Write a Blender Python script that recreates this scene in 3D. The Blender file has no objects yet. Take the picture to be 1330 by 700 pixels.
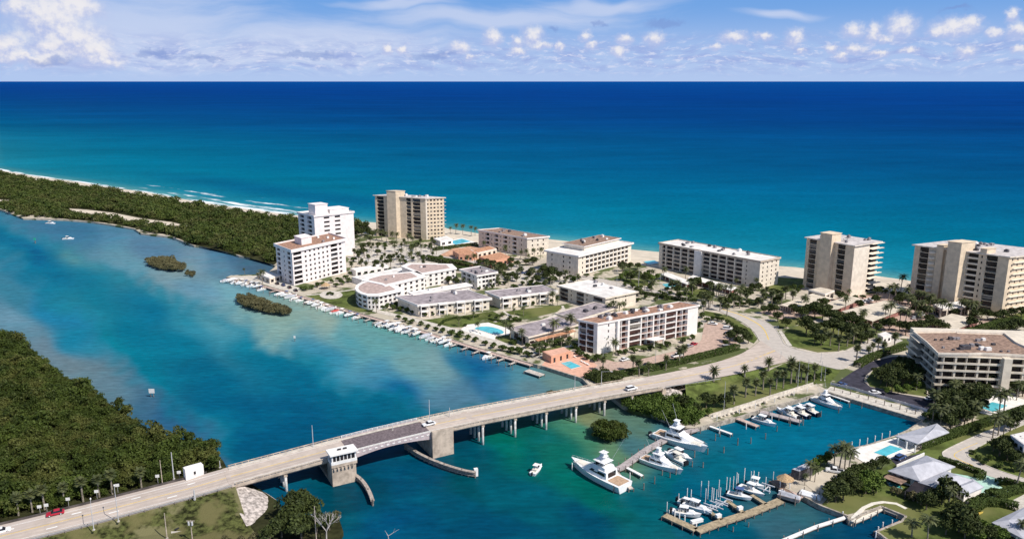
import bpy, math, random
import numpy as np
from mathutils import Matrix, Vector, noise as mnoise

# ------------------------------------------------------------------ camera, sky, sun, exposure
SC = bpy.context.scene
COL = SC.collection
F, CAM_H, HOR = 1034.0, 120.0, 105.5
PITCH = math.atan((350 - HOR) / F)
CP, SP = math.cos(PITCH), math.sin(PITCH)
cam_d = bpy.data.cameras.new('camera')
cam_d.lens = 36 * F / 1330
cam_d.sensor_width = 36
cam_d.clip_start = 1
cam_d.clip_end = 200000
cam = bpy.data.objects.new('camera', cam_d)
cam.location = (0, 0, CAM_H)
cam.rotation_euler = (math.pi / 2 - PITCH, 0, 0)
COL.objects.link(cam)
SC.camera = cam

SUN_EL, SUN_AZ = math.radians(49), math.radians(127)      # azimuth clockwise from +Y (looking out to sea)
sun_d = bpy.data.lights.new('sun', 'SUN')
sun_d.energy = 5.0
sun_d.angle = math.radians(0.5)
sun_d.color = (1.0, 0.94, 0.86)
sun = bpy.data.objects.new('sun', sun_d)
sv = Vector((math.cos(SUN_EL) * math.sin(SUN_AZ), math.cos(SUN_EL) * math.cos(SUN_AZ), math.sin(SUN_EL)))
sun.rotation_euler = sv.to_track_quat('Z', 'Y').to_euler()
sun.location = (300, -100, 400)
COL.objects.link(sun)

SC.view_settings.view_transform = 'Standard'
SC.view_settings.look = 'None'
SC.view_settings.exposure = 0.06
SC.view_settings.gamma = 1.0
SC.view_settings.use_curve_mapping = False
SC.render.engine = 'CYCLES'
SC.cycles.max_bounces = 5
SC.cycles.diffuse_bounces = 3
SC.cycles.glossy_bounces = 2
SC.cycles.transmission_bounces = 2
SC.cycles.transparent_max_bounces = 4
SC.cycles.caustics_reflective = False
SC.cycles.caustics_refractive = False
SC.cycles.use_denoising = True
try:
    SC.cycles.denoiser = 'OPENIMAGEDENOISE'
except Exception:
    pass


def P(x, y, z=0.0):
    """pixel of the reference photograph -> the world point at height z"""
    u = (x - 665) / F
    v = (350 - y) / F
    dx, dy, dz = u, CP + v * SP, -SP + v * CP
    t = (z - CAM_H) / dz
    return Vector((dx * t, dy * t, z))


def lin(c):
    return tuple(((v / 255) / 12.92 if v / 255 <= 0.04045 else ((v / 255 + 0.055) / 1.055) ** 2.4) for v in c)


# ---- world: Nishita sky with clouds mixed in by direction
SKY_S = 0.10
W = bpy.data.worlds.new('World')
SC.world = W
W.use_nodes = True
nt = W.node_tree
nt.nodes.clear()


def N(t, kind, **kw):
    n = t.nodes.new(kind)
    for k, v in kw.items():
        setattr(n, k, v)
    return n


def setin(n, **kw):
    for k, v in kw.items():
        n.inputs[k].default_value = v


class NG:
    """tiny node-expression helper"""
    def __init__(s, t):
        s.t = t

    def put(s, n, i, v):
        if isinstance(v, bpy.types.NodeSocket):
            s.t.links.new(v, n.inputs[i])
        else:
            n.inputs[i].default_value = v

    def m(s, op, a, b=None, c=None, clamp=False):
        n = N(s.t, 'ShaderNodeMath', operation=op, use_clamp=clamp)
        for i, v in enumerate((a, b, c)):
            if v is not None:
                s.put(n, i, v)
        return n.outputs[0]

    def v(s, op, a, b=None, c=None):
        n = N(s.t, 'ShaderNodeVectorMath', operation=op)
        for i, x in enumerate((a, b, c)):
            if x is not None:
                if op == 'SCALE' and i == 1:
                    s.put(n, 'Scale', x)
                else:
                    s.put(n, i, x)
        return n.outputs['Value'] if op in ('LENGTH', 'DISTANCE', 'DOT_PRODUCT') else n.outputs[0]

    def sm(s, x, a, b, o0=0.0, o1=1.0):
        n = N(s.t, 'ShaderNodeMapRange', interpolation_type='SMOOTHSTEP')
        s.put(n, 0, x)
        s.put(n, 1, a); s.put(n, 2, b); s.put(n, 3, o0); s.put(n, 4, o1)
        return n.outputs[0]

    def noise(s, vec, scale, detail=4, rough=0.55, dim='3D', out=0):
        n = N(s.t, 'ShaderNodeTexNoise', noise_dimensions=dim)
        if vec is not None:
            s.put(n, 'Vector', vec)
        setin(n, Scale=scale, Detail=detail, Roughness=rough)
        return n.outputs[out]

    def mix(s, f, a, b, blend='MIX'):
        n = N(s.t, 'ShaderNodeMix', data_type='RGBA', blend_type=blend)
        s.put(n, 0, f)
        for i, x in ((6, a), (7, b)):
            if not isinstance(x, bpy.types.NodeSocket) and len(x) == 3:
                x = (*x, 1)
            s.put(n, i, x)
        return n.outputs[2]

    def comb(s, x, y, z=0.0):
        n = N(s.t, 'ShaderNodeCombineXYZ')
        for i, v in enumerate((x, y, z)):
            s.put(n, i, v)
        return n.outputs[0]


g = NG(nt)
sky = N(nt, 'ShaderNodeTexSky', sky_type='NISHITA', sun_disc=False, sun_elevation=SUN_EL, sun_rotation=SUN_AZ)
sky.altitude = 0
sky.air_density = 1.0
sky.dust_density = 0.6
sky.ozone_density = 2.0
tc = N(nt, 'ShaderNodeTexCoord')
sep = N(nt, 'ShaderNodeSeparateXYZ')
nt.links.new(tc.outputs['Generated'], sep.inputs[0])
az = g.m('ARCTAN2', sep.outputs[0], sep.outputs[1])
el = g.m('ARCSINE', sep.outputs[2])
uv = g.comb(az, el)


def sky_uv(x, y):
    u = (x - 665) / F
    v = (350 - y) / F
    d = Vector((u, CP + v * SP, -SP + v * CP)).normalized()
    return math.atan2(d.x, d.y), math.asin(d.z)


K = 1.0 / SKY_S
clear_top = tuple(c * K for c in lin((112, 162, 224)))
clear_low = tuple(c * K for c in lin((174, 196, 234)))
grad = g.sm(el, 0.0, 0.10)
band_n = g.noise(g.v('MULTIPLY', uv, (3.0, 22.0, 1.0)), 2.2, 5, 0.6)
base_sky = g.mix(g.sm(el, 0.012, 0.095), clear_low, clear_top)
base_sky = g.mix(g.m('MULTIPLY', g.sm(el, 0.16, 0.30), 1.0), base_sky, sky.outputs[0])
# cirrus veil
wn = g.noise(uv, 7.0, 3, 0.5, out=1)
uvw = g.v('ADD', uv, g.v('SCALE', g.v('SUBTRACT', wn, (0.5, 0.5, 0.5)), 0.05))


def blob(vec, x, y, rx, ry, lo=0.0):
    a, e = sky_uv(x, y)
    q = g.v('MULTIPLY', g.v('SUBTRACT', vec, (a, e, 0)), (F / rx, F / ry, 0))
    return g.m('SUBTRACT', 1.0, g.v('LENGTH', q))


def mx(lst):
    r = lst[0]
    for x in lst[1:]:
        r = g.m('MAXIMUM', r, x)
    return r


cir = mx([blob(uvw, 190, 30, 190, 62), blob(uvw, 420, 52, 240, 34), blob(uvw, 640, 22, 230, 17), blob(uvw, 790, 6, 110, 11),
          blob(uvw, 330, 70, 320, 26), blob(uvw, 520, 4, 90, 8), blob(uvw, 1010, 16, 60, 7)])
cn = g.noise(g.v('MULTIPLY', uvw, (4.0, 26.0, 1.0)), 2.6, 6, 0.6)
cir_f = g.m('MULTIPLY', g.sm(g.m('ADD', cir, g.m('MULTIPLY', g.m('SUBTRACT', cn, 0.5), 0.9)), -0.05, 0.80), 0.66)
col = g.mix(cir_f, base_sky, tuple(c * K for c in lin((208, 216, 238))))
# low lilac haze bank with small cloudlets
bn = g.noise(g.v('MULTIPLY', uvw, (9.0, 46.0, 1.0)), 2.4, 6, 0.62)
bank = g.m('MULTIPLY', g.sm(el, 0.062, 0.030), g.sm(el, 0.0, 0.022))
bank_f = g.m('MULTIPLY', bank, g.sm(bn, 0.40, 0.66))
col = g.mix(g.m('MULTIPLY', bank_f, 0.75), col, tuple(c * K for c in lin((150, 168, 220))))
bn2 = g.noise(g.v('MULTIPLY', uvw, (22.0, 60.0, 1.0)), 3.2, 8, 0.66)
col = g.mix(g.m('MULTIPLY', g.m('MULTIPLY', bank, g.sm(bn2, 0.50, 0.66)), 0.75), col, tuple(c * K for c in lin((214, 219, 240))))
# cumulus puffs
d1 = g.noise(uv, 34.0, 6, 0.6, out=1)
d2 = g.noise(uv, 90.0, 6, 0.65, out=1)
uvs = g.v('ADD', uv, g.v('MULTIPLY', g.v('SUBTRACT', d2, (0.5, 0.5, 0.5)), (0.020, 0.015, 0)))
uvd = g.v('ADD', uv, g.v('MULTIPLY', g.v('SUBTRACT', d1, (0.5, 0.5, 0.5)), (0.042, 0.034, 0)))
puffs = [(62, 25, 46, 42), (95, 55, 40, 30), (25, 12, 22, 16), (120, 72, 34, 16), (60, 62, 24, 16), (10, 62, 26, 20), (40, 76, 54, 10), (90, 8, 36, 18), (140, 78, 22, 8),
         (503, 65, 9, 8), (522, 66, 8, 6), (598, 62, 17, 9), (640, 50, 14, 14), (672, 55, 10, 10), (692, 48, 17, 16), (672, 67, 16, 5), (726, 62, 7, 8), (760, 47, 9, 9),
         (768, 60, 10, 7), (803, 67, 12, 8), (812, 52, 12, 8), (850, 52, 15, 11), (952, 49, 20, 9), (992, 48, 13, 7), (1032, 50, 13, 13), (1108, 42, 15, 12), (1135, 44, 12, 14),
         (1170, 36, 20, 18), (1150, 52, 10, 6), (1240, 38, 30, 14), (1262, 30, 12, 10), (1218, 42, 14, 8), (1316, 20, 8, 9), (1322, 40, 12, 12), (1292, 44, 10, 8), (1110, 64, 18, 7), (1092, 74, 9, 6),
         (1140, 70, 16, 5), (1255, 68, 12, 9), (1322, 66, 9, 6), (930, 62, 9, 5), (610, 74, 9, 5), (1040, 66, 8, 5), (1080, 64, 9, 6), (1180, 66, 12, 5), (700, 60, 20, 6)]
lit, body = [], []
for (x, y, rx, ry) in puffs:
    w_ = uvd if x < 160 else uvs
    body.append(blob(w_, x, y, rx * 1.3, ry * 1.25))
    lit.append(blob(w_, x + rx * 0.15, y - ry * 0.40, rx * 1.05, ry * 0.95))
bodym, litm = mx(body), mx(lit)
bf = g.sm(bodym, -0.02, 0.78)
fine = g.noise(uv, 120.0, 4, 0.6)
lf = g.sm(g.m('ADD', litm, g.m('MULTIPLY', g.m('SUBTRACT', fine, 0.5), 1.7)), 0.0, 0.95)
ccol = g.mix(lf, tuple(c * K for c in lin((182, 192, 228))), tuple(c * K for c in lin((240, 236, 236))))
col = g.mix(g.m('MULTIPLY', bf, 0.86), col, ccol)
# small dark scud clouds
dk = mx([blob(uvd, 868, 28, 36, 7), blob(uvd, 720, 35, 8, 4), blob(uvd, 778, 34, 12, 4), blob(uvd, 1242, 12, 24, 4), blob(uvd, 200, 72, 30, 6), blob(uvd, 265, 76, 30, 5), blob(uvd, 400, 74, 60, 5), blob(uvd, 66, 78, 30, 6), blob(uvd, 560, 72, 40, 6)])
col = g.mix(g.m('MULTIPLY', g.sm(dk, 0.05, 0.7), 0.5), col, tuple(c * K for c in lin((120, 146, 204))))
bg = N(nt, 'ShaderNodeBackground')
nt.links.new(col, bg.inputs[0])
bg.inputs[1].default_value = SKY_S
wo = N(nt, 'ShaderNodeOutputWorld')
nt.links.new(bg.outputs[0], wo.inputs[0])
W.cycles.sampling_method = 'MANUAL'
W.cycles.sample_map_resolution = 512

# ------------------------------------------------------------------ helpers
G = 1.5                     # level of the land
RNG = random.Random(11)
MATS = {}


def gp(x, y, z=G):
    p = P(x, y, z)
    return (p.x, p.y)


def gpl(pts, z=G):
    return [gp(x, y, z) for x, y in pts]


def mat(name, col, rough=0.85, var=0.18, scale=0.35, spec=0.3, metal=0.0, streak=0.0, bump=0.0, col2=None, bscale=None, alt=None, patch=None, lanes=None):
    """procedural surface: base colour broken up by two octaves of world-space noise, optional stains"""
    if name in MATS:
        return MATS[name]
    m = bpy.data.materials.new(name)
    m.use_nodes = True
    t = m.node_tree
    t.nodes.clear()
    q = NG(t)
    bs = N(t, 'ShaderNodeBsdfPrincipled')
    out = N(t, 'ShaderNodeOutputMaterial')
    t.links.new(bs.outputs[0], out.inputs[0])
    geo = N(t, 'ShaderNodeNewGeometry')
    pos = geo.outputs['Position']
    c = tuple(col)
    lo = col2 if col2 else tuple(x * (1 - var * 1.6) for x in c)
    hi = tuple(min(0.9, x * (1 + var * 0.5)) for x in c)
    n1 = q.noise(pos, scale, 5, 0.62)
    cc = q.mix(q.sm(n1, 0.32, 0.68), lo, hi)
    if alt:
        n3 = q.noise(pos, scale * 0.17, 3, 0.5)
        cc = q.mix(q.sm(n3, 0.45, 0.62), cc, alt)
    if lanes:      # tyre-worn stripes and stains running with the road
        d_, n_ = lanes
        sd, sn = q.v('DOT_PRODUCT', pos, tuple(d_)), q.v('DOT_PRODUCT', pos, tuple(n_))
        n5 = q.noise(q.comb(q.m('MULTIPLY', sd, 0.012), q.m('MULTIPLY', sn, 0.9), 0.0), 1.0, 4, 0.6)
        cc = q.mix(q.m('MULTIPLY', q.sm(n5, 0.42, 0.66), 0.55), cc, tuple(x * 0.62 for x in c))
        n6 = q.noise(q.comb(q.m('MULTIPLY', sd, 0.16), q.m('MULTIPLY', sn, 0.05), 0.0), 1.0, 2, 0.5)
        cc = q.mix(q.m('MULTIPLY', q.sm(n6, 0.55, 0.62), 0.16), cc, tuple(x * 0.7 for x in c))
    if patch:
        n4 = q.noise(pos, 0.055, 6, 0.62)
        cc = q.mix(q.sm(n4, 0.50, 0.56), cc, patch)
    if streak:
        n2 = q.noise(q.v('MULTIPLY', pos, (1.6, 1.6, 0.12)), 1.0, 4, 0.6)
        cc = q.mix(q.m('MULTIPLY', q.sm(n2, 0.5, 0.75), streak), cc, tuple(x * 0.55 for x in c))
    t.links.new(cc, bs.inputs['Base Color'])
    setin(bs, Roughness=rough, Metallic=metal)
    bs.inputs['Specular IOR Level'].default_value = spec
    if bump:
        b = N(t, 'ShaderNodeBump')
        setin(b, Strength=bump, Distance=0.3)
        t.links.new(q.noise(pos, bscale or scale * 4, 5, 0.6), b.inputs['Height'])
        t.links.new(b.outputs[0], bs.inputs['Normal'])
    MATS[name] = m
    return m


class MB:
    """collects geometry for ONE mesh object"""
    def __init__(s):
        s.v, s.f, s.mi = [], [], []

    def add(s, vs, fs, mi=0):
        o = len(s.v)
        s.v += [tuple(v) for v in vs]
        s.f += [tuple(i + o for i in f) for f in fs]
        s.mi += [mi] * len(fs)
        return s

    def hexa(s, p, mi=0):           # 8 points: bottom ring 0-3 (counter-clockwise), top ring 4-7
        return s.add(p, [(3, 2, 1, 0), (4, 5, 6, 7), (0, 1, 5, 4), (1, 2, 6, 5), (2, 3, 7, 6), (3, 0, 4, 7)], mi)

    def box(s, c, d, rz=0.0, mi=0):
        ca, sa = math.cos(rz), math.sin(rz)
        x, y, z = d[0] / 2, d[1] / 2, d[2] / 2
        pts = []
        for zz in (-z, z):
            for xx, yy in ((-x, -y), (x, -y), (x, y), (-x, y)):
                pts.append((c[0] + xx * ca - yy * sa, c[1] + xx * sa + yy * ca, c[2] + zz))
        return s.hexa(pts, mi)

    def prism(s, poly, z0, z1, mi=0, mit=None):
        a = sum(poly[i][0] * poly[(i + 1) % len(poly)][1] - poly[(i + 1) % len(poly)][0] * poly[i][1] for i in range(len(poly)))
        if a < 0:
            poly = poly[::-1]
        n = len(poly)
        o = len(s.v)
        f0 = lambda i: z0[i] if isinstance(z0, (list, tuple)) else z0
        f1 = lambda i: z1[i] if isinstance(z1, (list, tuple)) else z1
        s.v += [(p[0], p[1], f0(i)) for i, p in enumerate(poly)] + [(p[0], p[1], f1(i)) for i, p in enumerate(poly)]
        for i in range(n):
            j = (i + 1) % n
            s.f.append((o + i, o + j, o + n + j, o + n + i)); s.mi.append(mi)
        s.f.append(tuple(o + n + i for i in range(n))); s.mi.append(mi if mit is None else mit)
        s.f.append(tuple(o + i for i in reversed(range(n)))); s.mi.append(mi)
        return s

    def tube(s, p, q, r0, r1=None, n=8, mi=0, caps=True):
        p, q = Vector(p), Vector(q)
        r1 = r0 if r1 is None else r1
        d = (q - p).normalized()
        a = d.orthogonal().normalized()
        b = d.cross(a)
        vs = []
        for c, r in ((p, r0), (q, r1)):
            for k in range(n):
                t = 2 * math.pi * k / n
                vs.append(c + a * (r * math.cos(t)) + b * (r * math.sin(t)))
        fs = [(k, (k + 1) % n, n + (k + 1) % n, n + k) for k in range(n)]
        if caps:
            fs += [tuple(range(n, 2 * n)), tuple(reversed(range(n)))]
        return s.add(vs, fs, mi)

    def frustum(s, x0, x1, y, z0, X0, X1, Y, z1, mi=0):
        return s.hexa([(x0, -y, z0), (x1, -y, z0), (x1, y, z0), (x0, y, z0), (X0, -Y, z1), (X1, -Y, z1), (X1, Y, z1), (X0, Y, z1)], mi)

    def loft(s, rings, mi=0, close=True, caps=True):
        n = len(rings[0])
        o = len(s.v)
        for r in rings:
            s.v += [tuple(p) for p in r]
        for i in range(len(rings) - 1):
            for k in range(n if close else n - 1):
                kk = (k + 1) % n
                s.f.append((o + i * n + k, o + i * n + kk, o + (i + 1) * n + kk, o + (i + 1) * n + k)); s.mi.append(mi)
        if caps:
            s.f.append(tuple(o + k for k in reversed(range(n)))); s.mi.append(mi)
            e = o + (len(rings) - 1) * n
            s.f.append(tuple(e + k for k in range(n))); s.mi.append(mi)
        return s

    def mesh(s, name, mats):
        me = bpy.data.meshes.new(name)
        me.from_pydata(s.v, [], s.f)
        for m in (mats if isinstance(mats, (list, tuple)) else [mats]):
            me.materials.append(m)
        if any(s.mi):
            me.polygons.foreach_set('material_index', s.mi)
        me.update()
        return me

    def build(s, name, mats, parent=None, smooth=False):
        me = s.mesh(name, mats)
        if smooth:
            me.polygons.foreach_set('use_smooth', [True] * len(me.polygons))
        o = bpy.data.objects.new(name, me)
        COL.objects.link(o)
        if parent is not None:
            o.parent = parent
            o.matrix_parent_inverse = world_of(parent).inverted()
        return o


def world_of(o):
    return Matrix.Translation(WPOS.get(o.name, (0, 0, 0)))


WPOS = {}


def tag(o, label=None, cat=None, group=None, kind=None):
    if label: o['label'] = label
    if cat: o['category'] = cat
    if group: o['group'] = group
    if kind: o['kind'] = kind
    return o


def thing(name, label, cat, loc=(0, 0, 0), group=None):
    o = bpy.data.objects.new(name, None)
    o.empty_display_size = 0.5
    COL.objects.link(o)
    o.location = loc
    WPOS[o.name] = tuple(loc)
    return tag(o, label, cat, group)


def copy_tree(o, loc, rz=0.0, sc=1.0, label=None, group=None, cat=None, swap=None, tilt=0.0):
    """copy of a thing and of every part and sub-part"""
    r = o.copy()
    COL.objects.link(r)
    r.location = loc
    r.rotation_euler = (tilt, 0, rz)
    r.scale = (sc, sc, sc) if not isinstance(sc, (tuple, list)) else sc
    if label: r['label'] = label
    if group: r['group'] = group
    if cat: r['category'] = cat

    def rec(src, dst):
        for ch in src.children:
            c = ch.copy()
            COL.objects.link(c)
            c.parent = dst
            if swap and ch.name.split('.')[0] in swap:
                c.data = swap[ch.name.split('.')[0]]
            rec(ch, c)
    rec(o, r)
    return r


def structure(name, mb, mats, smooth=False):
    o = mb.build(name, mats, None, smooth)
    o['kind'] = 'structure'
    return o


ORD = ['first', 'second', 'third', 'fourth', 'fifth', 'sixth', 'seventh', 'eighth', 'ninth', 'tenth', 'eleventh', 'twelfth', 'thirteenth', 'fourteenth',
       'fifteenth', 'sixteenth', 'seventeenth', 'eighteenth', 'nineteenth', 'twentieth', 'twenty-first', 'twenty-second', 'twenty-third', 'twenty-fourth', 'twenty-fifth']


def nth(i, n):
    """place of item i (counted from the left) among n"""
    if n == 1: return ''
    if i == 0: return ', leftmost of them'
    if i == n - 1: return ', rightmost of them'
    return ', %s from the left' % ORD[i]


def inpoly(x, y, poly):
    c = False
    j = len(poly) - 1
    for i in range(len(poly)):
        if (poly[i][1] > y) != (poly[j][1] > y) and x < (poly[j][0] - poly[i][0]) * (y - poly[i][1]) / (poly[j][1] - poly[i][1]) + poly[i][0]:
            c = not c
        j = i
    return c
# ------------------------------------------------------------------ water
FOOT = []
COAST = [(-700, 110), (-400, 158), (-150, 196), (7, 222.5), (43, 229), (96, 236), (137, 242.5), (195, 251), (252, 261.5), (300, 269), (380, 280), (460, 288), (500, 291), (576, 297), (620, 304), (713, 312), (740, 315),
         (818, 325), (855, 328.5), (1010, 346.5), (1042, 349.5), (1140, 360), (1185, 366.5), (1330, 385), (1500, 409), (1900, 470)]
VEG = [(-150, 199), (7, 224.3), (43, 232.3), (96, 239.6), (137, 245.8), (195, 254.8), (252, 265.3), (300, 272.8), (380, 285), (460, 293.5), (500, 300), (576, 308), (620, 317), (713, 331), (740, 335),
       (818, 343), (855, 347), (935, 353), (1010, 362), (1042, 369), (1140, 381), (1185, 389), (1330, 408), (1500, 432), (1900, 500)]


def lerp_y(line, x):
    for (x0, y0), (x1, y1) in zip(line, line[1:]):
        if x0 <= x <= x1:
            return y0 + (y1 - y0) * (x - x0) / (x1 - x0)
    return line[0][1] if x < line[0][0] else line[-1][1]


# bottom colour of the inlet at surveyed spots (deep channel, sand shoals, sea-grass)
SPOTS = """5,300,0,114,169 60,300,60,135,168 23,289,70,136,168 30,291,20,110,160 98,298,70,130,165 137,303,90,145,175 114,328,120,170,180 160,337,115,168,185 206,323,100,145,175 251,337,130,165,185
274,332,85,130,165 46,328,0,100,165 69,348,0,120,171 14,353,0,114,169 291,327,60,110,150 291,348,112,152,172 337,343,80,115,140 288,343,100,150,175 295,381,130,185,195 341,418,150,190,182
418,418,165,190,175 463,424,120,180,180 288,415,40,150,195 150,350,60,140,172 110,365,12,126,172 100,400,45,140,175 20,395,60,140,165 23,418,120,165,185 75,411,30,140,180 96,441,16,142,176 137,457,8,140,176
183,475,0,131,173 229,446,0,126,172 286,414,130,185,205 251,423,50,148,190 274,491,0,113,163 286,526,0,106,158 91,473,125,150,160 146,507,110,145,160 60,450,120,150,165 115,490,118,148,160 183,528,70,120,150
217,542,50,110,150 240,549,30,100,150 451,439,100,175,185 486,450,120,185,185 497,480,80,155,182 531,461,130,180,180 454,519,0,104,152 515,507,0,106,158 568,466,140,180,180 595,473,20,120,160
623,484,0,100,155 646,498,60,130,170 669,484,90,155,170 600,512,90,140,165 691,498,110,150,160 577,439,90,165,175 520,427,110,180,175 726,498,120,155,150 517,608,0,80,128 609,571,0,85,120
654,576,0,120,115 609,628,0,85,110 540,617,0,84,128 494,583,0,84,132 753,567,80,150,130 776,549,140,150,120 826,554,100,135,130 826,574,80,130,150 805,588,112,152,128 776,643,0,110,112
833,654,0,105,130 764,677,0,85,125 936,609,0,110,138 981,586,0,116,152 1004,677,60,110,130 878,631,0,105,132 947,682,0,95,125 1100,560,0,116,156 1160,535,0,105,145 1040,590,0,120,160 1130,680,0,75,115
1070,690,0,80,115 1040,668,60,110,125 500,690,0,85,140 450,650,0,80,110 560,690,0,88,138 680,690,0,85,128 640,640,0,95,125 700,560,10,110,112 190,400,0,122,173 220,380,60,150,185 250,370,110,165,190 180,430,0,126,172
350,470,0,118,166 400,500,0,110,160 330,540,0,99,153 380,450,40,145,185 420,460,60,155,185 390,545,0,97,150 340,580,0,94,146 320,445,8,130,175 130,385,15,132,174 730,590,10,120,118 690,600,0,108,118 745,620,0,115,115
690,650,0,95,125 580,650,0,90,130 630,690,0,85,130 470,640,0,75,110 860,560,70,120,145 900,640,0,105,140 1010,560,0,110,148 1130,545,0,108,148 240,356,150,175,175 215,362,135,170,180 360,412,155,188,175 330,405,140,185,185"""
SP_ = np.array([[float(v) for v in s.split(',')] for s in SPOTS.split()])
SPC = np.array([lin(c) for c in SP_[:, 2:]])


CHAN = [(-420, 120), (-100, 252), (20, 287), (62, 300), (104, 318), (150, 341), (200, 364), (250, 383), (300, 407), (340, 431), (380, 449), (420, 464), (450, 482), (482, 500), (525, 512), (565, 522), (610, 529), (700, 520), (900, 500), (1500, 430),
        (1500, 900), (-400, 900), (290, 600), (262, 566), (225, 540), (186, 510), (152, 480), (126, 454), (96, 424), (50, 384), (0, 350), (-100, 305), (-420, 180)]
CH = np.array([(a, b * 1.5) for a, b in CHAN])
SHOAL = np.array([not inpoly(r[0], r[1], CHAN) for r in SP_])


def chan_dist(x, y):
    """distance in from the edge of the dredged channel (negative over the shoals)"""
    p = np.stack([x, y * 1.5], 1)
    best = np.full(len(x), 1e9)
    ins = np.zeros(len(x), bool)
    for a, b in zip(CH, np.roll(CH, -1, 0)):
        ab = b - a
        t = np.clip(((p - a) @ ab) / (ab @ ab + 1e-9), 0, 1)
        best = np.minimum(best, np.hypot(p[:, 0] - a[0] - t * ab[0], p[:, 1] - a[1] - t * ab[1]))
        c = (a[1] > p[:, 1]) != (b[1] > p[:, 1])
        with np.errstate(divide='ignore', invalid='ignore'):
            ins ^= c & (p[:, 0] < (b[0] - a[0]) * (p[:, 1] - a[1]) / (b[1] - a[1] + 1e-12) + a[0])
    return np.where(ins, best, -best)


def idw(x, y, sel, soft):
    S, Cc = SP_[sel], SPC[sel]
    ddx, ddy = x[:, None] - S[None, :, 0], y[:, None] - S[None, :, 1]
    a_, b_ = ddx * 0.85 + ddy * 0.53, -ddx * 0.53 + ddy * 0.85
    d2 = (a_ / 1.7) ** 2 + b_ ** 2
    w = 1.0 / (d2 + soft) ** 2.2
    w /= w.sum(1, keepdims=True)
    return w @ Cc


def inlet_tint(x, y):
    x = x + 7 * np.sin(y * 0.11 + x * 0.023) + 5 * np.sin(x * 0.061 - y * 0.05)
    y = y + 3.0 * np.sin(x * 0.05 + 1.0) + 2.0 * np.sin(x * 0.021 - y * 0.09)
    north = np.clip((540 - (y + 0.235 * (x - 600))) / 20, 0, 1)
    deep = idw(x, y, ~SHOAL, 200.0)
    loc = idw(x, y, ~SHOAL, 70.0)
    deep = (deep * north[:, None] + loc * (1 - north[:, None])) * np.where((x > 880)[:, None], np.array([1.0, 1.0, 0.92]), np.array([1.0, 1.03, 0.83]))
    sh = idw(x, y, SHOAL, 130.0)
    d = chan_dist(x, y)
    wob = 7 * np.sin(x * 0.047 + y * 0.03) + 5 * np.sin(x * 0.11 - y * 0.16) + 4 * np.sin(x * 0.23 + y * 0.19)
    m = np.clip((d + wob + 14) / 46, 0, 1)
    m = m * m * (3 - 2 * m)
    # turquoise lip where the sand drops into the channel
    lip = np.exp(-((d + wob - 14) / 22) ** 2) * north * 0.55
    deep = deep * (1 - lip[:, None]) + np.array(lin((6, 140, 168))) * lip[:, None]
    return sh * (1 - m[:, None]) + deep * m[:, None]


COAST_D = (P(300, 269) - P(43, 229)).normalized()
COAST_D = tuple(COAST_D)
COAST_N = (-COAST_D[1], COAST_D[0], 0.0)


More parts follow.
